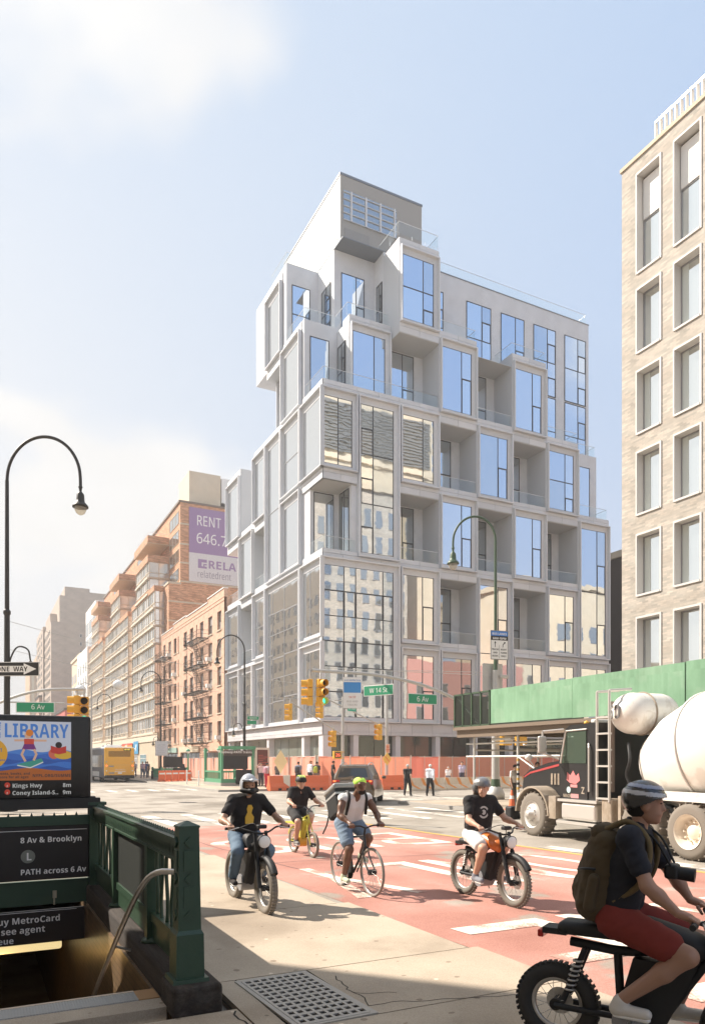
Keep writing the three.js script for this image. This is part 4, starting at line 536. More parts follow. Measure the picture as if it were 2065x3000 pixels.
  const ps = thing('walk_signal', 'orange pedestrian signal box seen under the scaffold', 'traffic light', [21.6, 2.9, -26.9], 0.2); mesh('housing', geo().rbox(0, 0, 0, 0.62, 0.55, 0.26, 0.03).rbox(0.95, 0, 0.1, 0.62, 0.55, 0.26, 0.03), M.signalYellow, ps); mesh('screen', geo().box(-0.24, -0.2, 0.13, 0.24, 0.2, 0.14), M.cream, ps); mesh('bracket', geo().rod([-0.1, 0, -0.1], [0.9, 0, 0], 0.03), M.galv, ps);
}
// ---- north-west corner poles
function smallPole(label, x, z, H, arm, sx) { const P = thing('signal_pole', label, 'pole', [x, 0.12, z]); mesh('base', geo().lathe([[0, 0], [0.28, 0], [0.26, 0.4], [0.12, 0.6]], 0, 0, 0, 8), M.galv, P); mesh('pole', geo().rod([0, 0.4, 0], [0, H, 0], 0.11, 0.09, 12), M.galv, P); mesh('mast_arm', geo().tube([[0, H * 0.58, 0], [-arm * 0.5, H * 0.58 + 1.0, 0], [-arm, H * 0.58 + 2.0, 0]], 0.05, 30, 8), M.galv, P); mesh('cross_bar', geo().rod([-0.6, H - 0.25, 0], [0.5, H - 0.25, 0], 0.035), M.galv, P); return P; }
smallPole('grey signal pole at far corner left of the SUV with short raised arm', 21.3, -43.2, 6.0, 3.6); smallPole('grey signal pole at far corner right of the SUV with short raised arm', 24.6, -43.2, 6.9, 4.9);
signal('yellow signal on the low arm in front of the tall south window', [17.6, 5.0, -43.2], -Math.PI / 2 - 0.25); signal('yellow signal half hidden behind the mast arm tip', [19.75, 5.2, -43.2], -Math.PI / 2 - 0.25); signal('yellow signal low on the left corner pole above red countdown', [20.6, 3.35, -43.1], -Math.PI / 2 + 0.05); signal('yellow signal low on the right corner pole', [24.0, 3.85, -43.1], -Math.PI / 2 + 0.05);
{ const c = thing('walk_signal', 'pedestrian signal with red countdown on left corner pole', 'traffic light', [20.75, 2.3, -42.9], -0.1); mesh('housing', geo().rbox(0, 0, 0, 0.55, 0.5, 0.25, 0.03), M.signalYellow, c); mesh('screen', geo().box(-0.2, -0.18, 0.125, 0.2, 0.18, 0.13), M.black, c); mesh('digits', new Geo().add(txt('26', 0.22, 0.005), move(0, 0, 0.131)), M.redLit, c); mesh('bracket', geo().rod([0.2, 0.2, 0], [0.6, 0.2, -0.3], 0.025).rod([0.2, -0.2, 0], [0.6, -0.2, -0.3], 0.025), M.signalYellow, c); }
plate('street_sign', 'small pale green W 14 St sign on far corner pole', [21.9, 5.35, -43.1], 0.45, 0.95, 0.4, mat(lin(0.05, 0.42, 0.28), 0.6), [['W 14 St', 0, 0, 0.14, M.signWhite, 1]], { edge: M.signWhite });
plate('warning_sign', 'orange square notice on right corner pole behind the SUV', [24.5, 2.75, -42.9], 0.1, 0.35, 0.62, mat(lin(0.75, 0.36, 0.22), 0.7), [['END', 0, 0.1, 0.09, mat(lin(0.6, 0.1, 0.06), 0.7)], ['ROAD', 0, -0.08, 0.09, mat(lin(0.6, 0.1, 0.06), 0.7)]], { edge: M.signWhite });
{ const d = thing('diamond_sign', 'yellow diamond crossing sign above the SUV roof', 'sign', [24.4, 2.05, -42.8], 0.3); mesh('panel', new Geo().add(new THREE.BoxGeometry(0.62, 0.62, 0.02), rotZ(Math.PI / 4)), mat(lin(0.8, 0.5, 0.1), 0.6), d); mesh('stripe', new Geo().add(new THREE.BoxGeometry(0.6, 0.06, 0.02), move(0, 0, 0.004).multiply(rotZ(-0.7))), M.orange, d); }
{ const d = thing('diamond_sign', 'tall cream diamond road works sign leaning on a post left of cyclist', 'sign', [17.5, 0.13, -44.6], -0.35); mesh('panel', geo().poly([[0, 0.95], [0.45, 1.75], [0, 2.5], [-0.45, 1.75]], 0, 0.03), mat(lin(0.85, 0.66, 0.36), 0.7), d); mesh('post', geo().rod([0, 0, -0.02], [0, 1.4, -0.02], 0.05), M.tanLight, d); }
plate('street_sign', 'pair of small green plates on the dark lamp post', [18.75, 5.2, -53.5], 0.0, 0.95, 0.3, M.signGreen, [['AMERICAS', 0, 0, 0.1, M.signWhite, 1]], {}); mesh('lower_plate', geo().box(-0.47, -0.48, -0.01, 0.25, -0.2, 0.012), M.signGreen, scene.children[scene.children.length - 1]);
plate('traffic_notice', 'white local access notice on the second lamp post', [18.0, 3.3, -81.4], -0.4, 1.35, 1.6, M.signWhite, [['14 ST LOCAL ACCESS', 0, 0.62, 0.085, M.galv, 1], ['6AM-10PM', 0, 0.38, 0.12, M.galv], ['ALL VEHICLES', 0, 0.16, 0.11, M.galv, 1], ['EXCEPT', 0, -0.05, 0.11, M.galv, 1], ['TRUCKS AND BUSES', 0, -0.26, 0.1, M.galv, 1], ['MUST MAKE', 0, -0.46, 0.1, M.galv, 1], ['NEXT RIGHT TURN', 0, -0.65, 0.1, M.galv, 1]], { edge: M.galv });
// ---- left: one-way sign and name plates on the near lamp, and a second mast arm with its sign and signal
plate('one_way_sign', 'black one way sign with white arrow on near lamp post', [1.2, 5.15, -28.5], -0.51, 1.7, 0.5, M.black, [], { edge: M.signWhite, rim: 0.02 });
{ const O = scene.children[scene.children.length - 1]; mesh('arrow', geo().poly([[-0.6, -0.11], [0.3, -0.11], [0.3, -0.2], [0.75, 0], [0.3, 0.2], [0.3, 0.11], [-0.6, 0.11]], 0.016, 0.019), M.signWhite, O); mesh('lettering', new Geo().add(txt('ONE  WAY', 0.17, 0.004), move(-0.12, 0, 0.0195)), M.black, O); }
plate('street_sign', 'green name plates cut by the left edge of the picture', [-0.05, 4.3, -28.9], -0.51, 1.1, 0.45, M.signGreen, [], { edge: M.signWhite }); mesh('lower_plate', geo().box(-0.5, -0.75, -0.01, 0.5, -0.26, 0.012), M.signGreen, scene.children[scene.children.length - 1]);
{
  const P = thing('signal_pole', 'curved mast arm reaching right above the subway screen', 'pole', [0.2, 0.12, -31.4], -0.2); mesh('pole', geo().rod([0, 0, 0], [0, 5.2, 0], 0.15, 0.12, 12), M.galv, P); mesh('mast_arm', geo().tube([[0, 3.75, 0], [1.2, 4.3, 0], [2.2, 4.55, 0], [3.6, 4.62, 0]], 0.055, 40, 8), M.galv, P); mesh('sign_bar', geo().rod([0.9, 4.05, 0.05], [2.9, 4.05, 0.05], 0.03), M.galv, P);
  plate('street_sign', 'green 6 Av sign just above the subway screen', [2.0, 3.98, -30.9], -0.3, 1.42, 0.42, M.signGreen, [['6 Av', 0.1, 0.02, 0.19, M.signWhite, 1]], { edge: M.signWhite });
  signal('yellow signal showing green above the subway screen corner', [3.75, 3.9, -30.6], -0.15, 2); signal('yellow signal turned left above the subway screen corner', [3.5, 3.95, -30.75], -Math.PI / 2 - 0.2);
  const cp = thing('camera_pole', 'thin pole with two round street cameras above distant signal', 'pole', [9.2, 0, -70], -0.5); mesh('pole', geo().rod([0, 0, 0], [0, 9.2, 0], 0.09, 0.06, 8), M.galv, cp); mesh('arm', geo().tube([[-1, 8.6, 0], [-0.8, 9, 0], [0, 8.9, 0], [0.6, 9.3, 0], [2.2, 9.4, 0], [2.4, 9.1, 0]], 0.04, 40, 6), M.galv, cp); for (const [a, b] of [[-1, 8.5], [2.45, 8.95]]) mesh('camera', geo().ball(a, b - 0.15, 0, 0.5, 0.45, 0.5).rod([a, b, 0], [a, b + 0.4, 0], 0.12), M.whitePaint, cp);
}
// ---- pavement shed at the north-east corner
{
  const O = thing('sidewalk_shed', 'green plywood sidewalk shed on pipe scaffold beside the mixer truck', 'scaffold', [16.9, 0.13, -21.9]), Tply = tex(512, 512, (i, j) => { const u = i / 512, v = j / 512, a = fbm(u * 5, v * 5, 81, 5, 5) - 0.5, dr = fbm(u * 40, v * 3, 83, 3, 0) - 0.5, w = smooth(0.62, 0.7, fbm(u * 9, v * 6, 85, 5, 0)), n = (hash(i, j, 7) - 0.5) * 10, m = a * 34 + dr * 20 + n; return [g8(mix(120, 127, w) + m), g8(mix(159, 162, w) + m), g8(mix(128, 133, w) + m)]; }, true, [1 / 4.2, 1 / 4.2]), ply = mat(0xffffff, 0.75, { map: Tply }), deck = mat(lin(0.2, 0.15, 0.11), 0.85), pipe = mat(lin(0.66, 0.64, 0.6), 0.5, { metalness: 0.3 }), r = rng(5);
  for (let i = 0; i < 9; i++) mesh('plywood_panel', geo().box(-0.03 - 0.02 * (i % 2), 3.14 + r() * 0.03, 0.02 + i * 4.2, 0.02, 4.38 + r() * 0.04 + i * 0.02, 4.19 + i * 4.2), ply, O);
  mesh('deck', geo().box(-0.1, 2.98, -2.3, 6.9, 3.1, 38), deck, O); for (let i = 0; i < 12; i++) mesh('joist', geo().box(0.05, 2.78, -2 + i * 3.2, 6.8, 2.98, -1.9 + i * 3.2), deck, O);
  mesh('edge_beam', geo().box(0.02, 2.7, -2.2, 0.2, 2.98, 38), deck, O);
  // open mesh end of the parapet
  const fr = geo(); for (const q of [-2.28, -1.72, -1.15, -0.58, -0.04]) fr.box(-0.06, 3.1, q - 0.03, 0.02, 4.4, q + 0.03); fr.box(-0.06, 4.34, -2.28, 0.02, 4.4, 0).box(-0.06, 3.1, -2.28, 0.02, 3.16, 0).rod([0.05, 4.3, -2.2], [0.05, 3.2, -0.9], 0.03); mesh('mesh_frame', fr, M.poleGreen, O); const nm = geo(); for (let i = 0; i < 30; i++) nm.box(-0.02, 3.16, -2.25 + i * 0.075, -0.008, 4.34, -2.235 + i * 0.075); mesh('mesh_screen', nm, M.poleDark, O); mesh('mesh_frame', geo().box(0, 3.1, -2.3, 6.8, 4.4, -2.26), mat(lin(0.16, 0.19, 0.15), 0.8), O);
  for (const x of [0.35, 3.2, 6.4]) for (let i = 0; i < 11; i++) { const z = -1.5 + i * 2.6 + (x > 3 ? 0.4 : 0); if (i < 8 || x < 1) mesh('post', geo().rod([x, 0.02, z], [x, 2.75, z], 0.05, 0.05, 10).box(x - 0.12, 0, z - 0.12, x + 0.12, 0.02, z + 0.12).rod([x, 2.35, z], [x, 2.47, z], 0.07, 0.07, 10), pipe, O); }
  for (const x of [0.35, 3.2]) for (const y of [1.95, 2.45]) mesh('rail', geo().rod([x, y, -2], [x, y, 26], 0.035), pipe, O); for (let i = 0; i < 9; i++) mesh('tie', geo().rod([0.35, 2.2, -1.5 + i * 2.6], [6.4, 2.2, -1.5 + i * 2.6], 0.035), pipe, O);
  for (const z of [1.1, 6.3]) mesh('brace', geo().rod([0.32, 1.95, z], [0.32, 0.7, z + 2.6], 0.03).rod([0.32, 0.1, z], [0.32, 0.95, z + 1.3], 0.03), pipe, O);
  for (let i = 0; i < 4; i++) mesh('work_light', geo().rbox(1 + 1.6 * (i % 2), 2.62, -0.6 + i * 2.4, 0.16, 0.1, 1.2, 0.03), M.whitePaint, O);
  mesh('back_hoarding', geo().box(6.6, 0, -1.5, 6.66, 2.6, 26), ply, O);
  for (let i = 0; i < 7; i++) mesh('warning_band', geo().rod([0.35, 0.75 + i * 0.17, 1.1], [0.35, 0.84 + i * 0.17, 1.1], 0.053, 0.053, 10), i % 2 ? M.black : M.yellow, O);
  plate('one_way_sign', 'small white ONE WAY sign glimpsed behind the shed mesh', [17.3, 4.0, -22.3], -0.2, 0.45, 0.3, M.black, [['ONE', 0, 0, 0.13, M.signWhite]], { edge: M.signWhite });
}
// ---- fence and barriers round the corner building works
{
  const sheet = [mat(lin(0.86, 0.36, 0.24), 0.9, { physical: true, transmission: 0.45, thickness: 0 }), mat(lin(0.76, 0.22, 0.16), 0.9, { physical: true, transmission: 0.35, thickness: 0 })], post = mat(lin(0.72, 0.6, 0.52), 0.6), r = rng(77);
  function panel(x, z, turn, w, k) {
    const O = thing('fence_panel', 'orange mesh fence panel standing round the corner building site', 'fence', [x, 0.13, z], turn, 'orange site fence panels');
    const lean = (r() - 0.5) * 0.06, n = 5, g = geo(); for (let i = 0; i < n; i++) g.quad([w * i / n, 0.05, Math.sin(i * 2.1) * 0.04], [w * (i + 1) / n, 0.05, Math.sin((i + 1) * 2.1) * 0.04], [w * (i + 1) / n, 2.1, lean + Math.sin((i + 1) * 1.7) * 0.05], [w * i / n, 2.1, lean + Math.sin(i * 1.7) * 0.05]);
    mesh('mesh_sheet', g, sheet[k], O); mesh('post', geo().rod([0.03, 0, 0], [0.03, 2.2, lean], 0.035), post, O); mesh('post', geo().rod([w / 2, 0, 0], [w / 2, 2.15, lean], 0.025), post, O); mesh('top_rail', geo().rod([0.03, 2.08, lean], [w, 2.08, lean], 0.02), post, O);
  }
  for (let i = 0; i < 15; i++) panel(20.6, -82.7 + i * 2.45 + 2.45, Math.PI / 2, 2.4, i === 10 ? 1 : 0);   // along 14th Street, in front of the shop windows
  for (let i = 0; i < 14; i++) panel(20.6 + i * 2.45, -45.6, 0, 2.4, [0, 0, 0, 1, 0, 0, 0, 0, 1, 1, 1, 1, 1, 1][i]);
  // striped concrete barriers along the avenue
  const prof = [[-0.3, 0], [0.3, 0], [0.3, 0.12], [0.12, 0.38], [0.08, 0.82], [-0.08, 0.82], [-0.12, 0.38], [-0.3, 0.12]];
  const jm = mat(0xffffff, 0.9, { map: mottle([214, 200, 180], 16, 14, 1.5, 91, 256, 8) });
  for (let i = 0; i < 4; i++) { const O = thing('concrete_barrier', ['concrete barrier with orange stripes nearest the two walking men', 'second striped concrete barrier from the walking men', 'third striped concrete barrier behind the helmeted rider', 'fourth striped concrete barrier behind the signal pole'][i], 'barrier', [24.4 + i * 3.05, 0, -40.2 - i * 0.35], 0.1, 'striped concrete barriers'); mesh('block', geo().poly(prof, 0, 3.0, 'x'), jm, O); for (let k = 0; k < 3; k++) mesh('stripe', geo().quad([0.4 + k + 0.25, 0.125, 0.303], [0.65 + k + 0.25, 0.125, 0.303], [0.45 + k, 0.38, 0.125], [0.2 + k, 0.38, 0.125]).quad([0.45 + k, 0.38, 0.125], [0.2 + k, 0.38, 0.125], [k, 0.82, 0.085], [0.25 + k, 0.82, 0.085]), mat(lin(0.75, 0.3, 0.08), 0.8), O); }
  const pl = (label, x, z, t, w = 1.8) => { const O = thing('plastic_barrier', label, 'barrier', [x, 0.02, z], t, 'orange plastic barriers'); mesh('body', geo().poly([[-0.28, 0], [0.28, 0], [0.28, 0.25], [0.14, 0.5], [0.12, 0.95], [-0.12, 0.95], [-0.14, 0.5], [-0.28, 0.25]], 0, w, 'x'), M.orange, O); for (const q of [0.3, 0.6]) mesh('fork_slot', geo().box(w * q, 0.02, 0.282, w * (q + 0.12), 0.16, 0.286), M.black, O); };
  pl('orange plastic barrier just right of the SUV', 21.6, -42.6, 0.05, 2.0); pl('orange plastic barrier between walking men and concrete barrier', 23.6, -42.2, 0.05, 1.9); pl('orange plastic barrier behind the yellow bicycle rider', 18.6, -43.6, 0.1, 1.9); pl('orange plastic barrier behind the delivery bag', 16.4, -43.9, 0.1, 1.9);
}
// ---- far subway entrances at the north-west corner
M.kioskGreen = mat(lin(0.09, 0.3, 0.17), 0.55);
function globeLamp(label, x, z) { const O = thing('globe_lamp', label, 'street lamp', [x, 0.13, z], 0, 'subway globe lamps'); mesh('post', geo().rod([0, 0, 0], [0, 2.5, 0], 0.09, 0.07, 10).lathe([[0, 0], [0.16, 0], [0.14, 0.3], [0.09, 0.35]], 0, 0, 0, 8), M.kioskGreen, O); mesh('globe', geo().ball(0, 2.68, 0, 0.21), M.signWhite, O); mesh('green_cap', new Geo().add(new THREE.SphereGeometry(0.216, 18, 8, 0, Math.PI * 2, 0, Math.PI / 2), move(0, 2.68, 0)), M.kioskGreen, O); }
globeLamp('subway globe lamp left of the first far entrance', 17.2, -66.9); globeLamp('subway globe lamp behind the first far entrance', 18.6, -66); globeLamp('subway globe lamp between the two far entrances', 17.6, -58.5);
function entrance(label, x, z, roof) {
  const O = thing('subway_entrance', label, 'subway entrance', [x, 0.13, z]), G2 = M.kioskGreen, L = 4.2, W = 2.3;   // runs west (-z), mouth to the west
  mesh('plinth', geo().box(-0.1, 0, -L, W + 0.1, 0.22, 0.12), M.kerb, O);
  for (const xx of [0, W]) { const g = geo().box(xx - 0.06, 0.95, -L, xx + 0.06, 1.08, 0).box(xx - 0.05, 0.22, -L, xx + 0.05, 0.5, 0); mesh('side_rail', g, G2, O); for (let i = 0; i < 22; i++) mesh('baluster', geo().box(xx - 0.02, 0.5, -L + 0.1 + i * 0.19, xx + 0.02, 0.95, -L + 0.13 + i * 0.19), G2, O); }
  const g = geo().box(0.06, 0.95, -0.06, W - 0.06, 1.08, 0.06).box(0.06, 0.22, -0.05, W - 0.06, 0.5, 0.05); mesh('end_rail', g, G2, O); for (let i = 0; i < 12; i++) mesh('baluster', geo().box(0.14 + i * 0.18, 0.5, -0.02, 0.17 + i * 0.18, 0.95, 0.02), G2, O);
  for (const [a, b] of [[0, 0], [W, 0], [0, -L], [W, -L]]) mesh('corner_post', geo().box(a - 0.09, 0, b - 0.09, a + 0.09, roof ? 2.75 : 1.2, b + 0.09), G2, O);
  mesh('display_screen', geo().box(0.1, 1.2, 0.0, 1.9, 2.2, 0.12), M.black, O); mesh('sign_panel', geo().box(1.0, 0.1, 0.07, 2.2, 1.15, 0.12), M.black, O); mesh('stair_shade_slab', geo().box(0.1, 0.1, -L + 0.2, W - 0.1, 0.23, -0.2), M.black, O);  // solid slab, its black painted for the shade of an open stair shaft
  if (roof) { mesh('roof', geo().box(-0.12, 2.62, -0.5, W + 0.15, 2.85, 0.25), G2, O); const sg = mesh('header_sign', geo().box(0.1, 2.15, 0.1, W - 0.1, 2.55, 0.16), mat(lin(0.05, 0.035, 0.03), 0.5), O); mesh('lettering', new Geo().add(txt('Subway-PATH Trains', 0.17, 0.005), move(1.05, 2.4, 0.161)), M.signWhite, sg); const ad = mesh('poster_column', geo().box(W + 0.15, 0.1, -0.6, W + 1.25, 2.75, 0.15), M.tanLight, O); mesh('poster', geo().box(W + 0.3, 0.8, 0.15, W + 1.1, 2.6, 0.17), mat(lin(0.13, 0.04, 0.03), 0.5), ad); for (let i = 0; i < 7; i++) mesh('poster_line', geo().box(W + 0.4, 1.4 + i * 0.13, 0.17, W + 0.75 + 0.2 * (i % 3), 1.44 + i * 0.13, 0.175), mat(lin(0.5, 0.12, 0.08), 0.6), ad); }
}
entrance('open subway entrance with dark screen beside red barriers', 15.3, -69.0, false); entrance('roofed green subway entrance lettered Subway-PATH Trains', 15.5, -50.9, true);
// red barriers and grey bollards on the far pavement
for (let i = 0; i < 5; i++) { const O = thing('red_barrier', 'red plastic barrier in the row beside the open subway entrance', 'barrier', [14.2 + i * 0.7, 0.13, -64.2 - i * 0.5], 0.4, 'red barriers by the subway entrance'); mesh('panel', geo().rbox(0, 0.55, 0, 0.62, 0.8, 0.12, 0.04), M.orange, O); mesh('foot', geo().box(-0.25, 0, -0.25, -0.15, 0.16, 0.25).box(0.15, 0, -0.25, 0.25, 0.16, 0.25), M.orange, O); mesh('stripe', geo().box(-0.28, 0.62, 0.06, 0.28, 0.76, 0.066), M.signWhite, O); }
for (const [x, z, l] of [[15.0, -71.9, 'grey bollard nearest the bus on far pavement'], [15.7, -70.9, 'second grey bollard beside the walker with a bag'], [14.3, -56, 'white flexible post by the kerb ramp'], [14.3, -52.6, 'white flexible post in front of roofed entrance']]) { const O = thing('bollard', l, 'bollard', [x, 0.13, z]), w = l.startsWith('white'); mesh('post', geo().rod([0, 0, 0], [0, w ? 1.0 : 0.75, 0], w ? 0.05 : 0.11, w ? 0.05 : 0.1, 10), w ? M.signWhite : M.poleDark, O); mesh('cap', geo().lathe([[w ? 0.05 : 0.12, 0], [w ? 0.05 : 0.12, 0.08], [0, 0.12]], 0, w ? 1.0 : 0.75, 0, 10), w ? M.signWhite : M.poleDark, O); }
{ const O = thing('tarp_barrier', 'white tarpaulin draped over a barrier at kerb', 'barrier', [17.2, 0.05, -44.3], -0.3); mesh('tarp', geo().poly([[-0.75, 0], [0.3, 0], [0.22, 0.5], [0.3, 0.95], [-0.3, 0.98], [-0.42, 0.5]], -0.1, 0.1), M.signWhite, O); mesh('block', geo().box(0.25, 0, -0.35, 0.75, 0.95, 0.35), M.tanLight, O); }

// ---- small things on road and hoarding
{
  const iron = mat(lin(0.09, 0.085, 0.08), 0.6, { metalness: 0.5 });
  [[14.2, -26.4, 'round iron manhole cover in the crossing near the SUV'], [8.6, -33.5, 'round iron manhole cover in middle of the crossing'], [12.3, -22.3, 'round iron manhole cover ahead of the mixer truck']].forEach(([x, z, l]) => { const O = thing('manhole_cover', l, 'manhole', [x, 0.006, z]); mesh('ring', new Geo().add(new THREE.RingGeometry(0.34, 0.42, 30), rotX(-Math.PI / 2)), iron, O); mesh('lid', geo().rod([0, -0.01, 0], [0, 0.004, 0], 0.33, 0.33, 30), iron, O); });
  const r = rng(19), tar = mat(lin(0.045, 0.042, 0.04), 0.7), line = (x, z, dx, dz, n, w) => { const g = geo(); for (let i = 0; i < n; i++) { const a = x + dx + (r() - 0.5) * 0.25, b = z + dz + (r() - 0.5) * 0.25, L = Math.hypot(a - x, b - z), nx = -(b - z) / L * w, nz = (a - x) / L * w; g.quad([x - nx, 0.0055, z - nz], [x + nx, 0.0055, z + nz], [a + nx, 0.0055, b + nz], [a - nx, 0.0055, b - nz]); x = a; z = b; } struct(mesh('tar_seam', g, tar)); };
  line(5, -30, 0.9, -0.3, 14, 0.025); line(12, -24, 0.3, -0.9, 12, 0.02); line(6, -38, 0.8, 0.1, 9, 0.03); line(13, -33, 0.7, 0.2, 8, 0.02); line(4.6, -18.5, 0.02, 0.8, 12, 0.012); line(4.5, -13, 0.5, 0.05, 11, 0.012);
  // tyre marks curving off towards the avenue
  const sk = geo(); for (let i = 0; i < 14; i++) { const P = t => [19.2 + 4.6 * Math.sin(t), -33.2 - 3.2 * (1 - Math.cos(t))], a = P(i / 14 * 1.7), b = P((i + 1) / 14 * 1.7); sk.quad([a[0] - 0.07, 0.012, a[1] + 0.07], [a[0] + 0.07, 0.012, a[1] - 0.07], [b[0] + 0.07, 0.012, b[1] - 0.07], [b[0] - 0.07, 0.012, b[1] + 0.07]); } struct(mesh('tyre_mark', sk, mat(lin(0.14, 0.13, 0.12), 0.85)));
  // span wires
  const wire = (label, a, b, sag) => { const p = []; for (let i = 0; i <= 10; i++) { const t = i / 10; p.push([mix(a[0], b[0], t), mix(a[1], b[1], t) - sag * 4 * t * (1 - t), mix(a[2], b[2], t)]); } tag(mesh('span_wire', geo().tube(p, 0.009, 40, 5), M.galv), label, 'cable'); };
  wire('thin upper wire running from left lamp to the corner poles', [0.94, 6.9, -28.9], [24.6, 6.9, -43.2], 0.7); wire('thin lower wire running from left lamp to the corner poles', [0.94, 5.9, -28.9], [21.3, 6.0, -43.2], 0.6);
  // road cones by the works
  [[22.6, -41.4, 'orange traffic cone left of the walking men'], [17.3, -21.2, 'orange traffic cone at the kerb under the shed']].forEach(([x, z, l]) => { const O = thing('traffic_cone', l, 'cone', [x, x < 18 ? 0.13 : 0, z]); mesh('foot', geo().box(-0.2, 0, -0.2, 0.2, 0.04, 0.2), M.orange, O); mesh('cone', geo().rod([0, 0.04, 0], [0, 0.72, 0], 0.14, 0.03, 16), M.orange, O); mesh('white_band', geo().rod([0, 0.4, 0], [0, 0.52, 0], 0.087, 0.068, 16, false), M.signWhite, O); });
  const bagM = mat(lin(0.5, 0.5, 0.5), 0.35); { const O = thing('rubbish_bag', 'pale rubbish bag at the foot of a scaffold post', 'bag', [17.0, 0.13, -22.5]); mesh('bag', geo().ball(0, 0.24, 0, 0.24, 0.25, 0.22), bagM, O); mesh('knot', geo().rod([0, 0.46, 0], [0.02, 0.58, 0], 0.05, 0.09, 8), bagM, O); }
}

// ================================================================ NEAR SUBWAY STAIR
Object.assign(M, { iron2: mat(lin(0.028, 0.062, 0.036), 0.42, { bumpMap: grain(0.2, 15, 128, 12), bumpScale: 0.0015 }), granite: mat(0xffffff, 0.85, { map: mottle([58, 50, 44], 26, 26, 0.9, 63, 256, 10), bumpMap: B_rough, bumpScale: 0.006 }), steel: mat(lin(0.6, 0.58, 0.55), 0.28, { metalness: 0.95 }), signBlack: mat(lin(0.018, 0.014, 0.014), 0.35), tile: mat(0xffffff, 0.3, { map: brickTex([120, 100, 78], [70, 58, 46], 4, 8, 20, 41, 0.15, 0.075) }) });
{
  const O = thing('subway_stair', 'near subway stair with dark green iron railing and lit sign', 'subway entrance', [0, 0, -8]), Z = z => z + 8, g2 = M.iron2;
  // stairwell
  mesh('stair_wall', geo().box(1.3, -4.6, Z(-20), 1.6, -0.02, Z(-5.6)), M.tile, O); mesh('stair_wall', geo().box(-1.2, -4.6, Z(-20), -0.95, -0.02, Z(-5.6)), M.tile, O); mesh('stair_ceiling', geo().box(-0.95, -0.56, Z(-20), 1.3, -0.3, Z(-11.0)), M.tile, O); mesh('landing', geo().box(-0.95, -3.2, Z(-20), 1.3, -2.95, Z(-10.6)), M.concrete, O); mesh('end_wall', geo().box(-1.2, -4.6, Z(-20.2), 1.6, 0, Z(-20)), M.tile, O);
  for (let i = 0; i < 17; i++) { const z = -6.05 - i * 0.28, y = -i * 0.175; const st = mesh('step', geo().box(-0.94, y - 0.2, Z(z - 0.29), 1.29, y - 0.14, Z(z)), M.concrete, O); mesh('riser', geo().box(-0.94, y - 0.34, Z(z - 0.29), 1.29, y - 0.2, Z(z - 0.27)), M.concrete, st); mesh('nosing', geo().box(-0.94, y - 0.145, Z(z - 0.29), 1.29, y - 0.132, Z(z - 0.2)), M.tan, st); }
  mesh('threshold', geo().box(-0.94, -0.16, Z(-6.06), 1.28, 0.034, Z(-5.62)), M.concrete, O);
  const grip = mesh('threshold_plate', geo().box(-0.94, 0.034, Z(-6.07), 1.12, 0.043, Z(-5.86)), mat(lin(0.34, 0.33, 0.31), 0.5, { metalness: 0.4, bumpMap: tex(64, 64, (i, j) => ((i + j) % 16 < 8) !== ((i - j + 64) % 16 < 8) ? 220 : 60, false, [6, 6]), bumpScale: 0.004 }), O); mesh('edge_strip', geo().box(-0.94, 0.034, Z(-6.1), 1.12, 0.046, Z(-6.07)), M.tan, grip); mesh('corner_patch', geo().box(1.12, 0.03, Z(-6.1), 1.28, 0.042, Z(-5.86)), mat(lin(0.35, 0.2, 0.09), 0.8), O);
  // granite kerb and newel
  mesh('kerb_wall', geo().rbox(1.5, 0.06, Z(-8.4), 0.34, 0.3, 5.2, 0.04), M.granite, O); mesh('kerb_block', geo().rbox(1.47, 0.1, Z(-5.62), 0.38, 0.24, 0.42, 0.035), M.granite, O);
  const nx = 1.44, nz = Z(-5.64), sq = (w0, y0, w1, y1) => { const a = w0 * 0.41, b = w1 * 0.41, q = geo(); for (let k = 0; k < 4; k++) { const c = [[-1, 1], [1, 1], [1, -1], [-1, -1]], p = c[k], r = c[(k + 1) % 4]; q.quad([nx + p[0] * a, y0, nz + p[1] * a], [nx + r[0] * a, y0, nz + r[1] * a], [nx + r[0] * b, y1, nz + r[1] * b], [nx + p[0] * b, y1, nz + p[1] * b]); } if (b > 0.01) q.quad([nx - b, y1, nz + b], [nx + b, y1, nz + b], [nx + b, y1, nz - b], [nx - b, y1, nz - b]); return q; };
  const nw = mesh('newel_post', sq(0.34, 0.215, 0.33, 0.25), g2, O); mesh('pedestal', sq(0.265, 0.25, 0.255, 0.58), g2, nw); mesh('pedestal_cap', sq(0.255, 0.58, 0.215, 0.61), g2, nw); mesh('shaft', sq(0.215, 0.61, 0.185, 1.39), g2, nw); mesh('cap', sq(0.2, 1.39, 0.2, 1.405), g2, nw); mesh('cap_point', sq(0.2, 1.405, 0.02, 1.44), g2, nw);
  for (const y of [0.72, 1.0, 1.28]) { for (const [dx, dz] of [[0, 1], [-1, 0]]) { const w = 0.086, q = new Geo().add(new THREE.BoxGeometry(0.06, 0.06, 0.02), move(nx + dx * w, y, nz + dz * w).multiply(rotY(dx ? -Math.PI / 2 : 0)).multiply(rotZ(Math.PI / 4))); mesh('ornament', q, g2, nw); } }
  for (const y of [0.86, 1.14]) { const q = geo().box(nx - 0.045, y - 0.08, nz + 0.07, nx + 0.045, y + 0.08, nz + 0.09).box(nx - 0.09, y - 0.08, nz - 0.045, nx - 0.07, y + 0.08, nz + 0.045); mesh('ornament', q, g2, nw); }
  // railing between newel and the back post
  const z0 = Z(-10.6), z1 = Z(-5.72), bp = mesh('back_post', geo().box(1.36, 0.1, Z(-10.75), 1.56, 1.3, Z(-10.55)).box(1.34, 1.3, Z(-10.77), 1.58, 1.34, Z(-10.53)), g2, O);
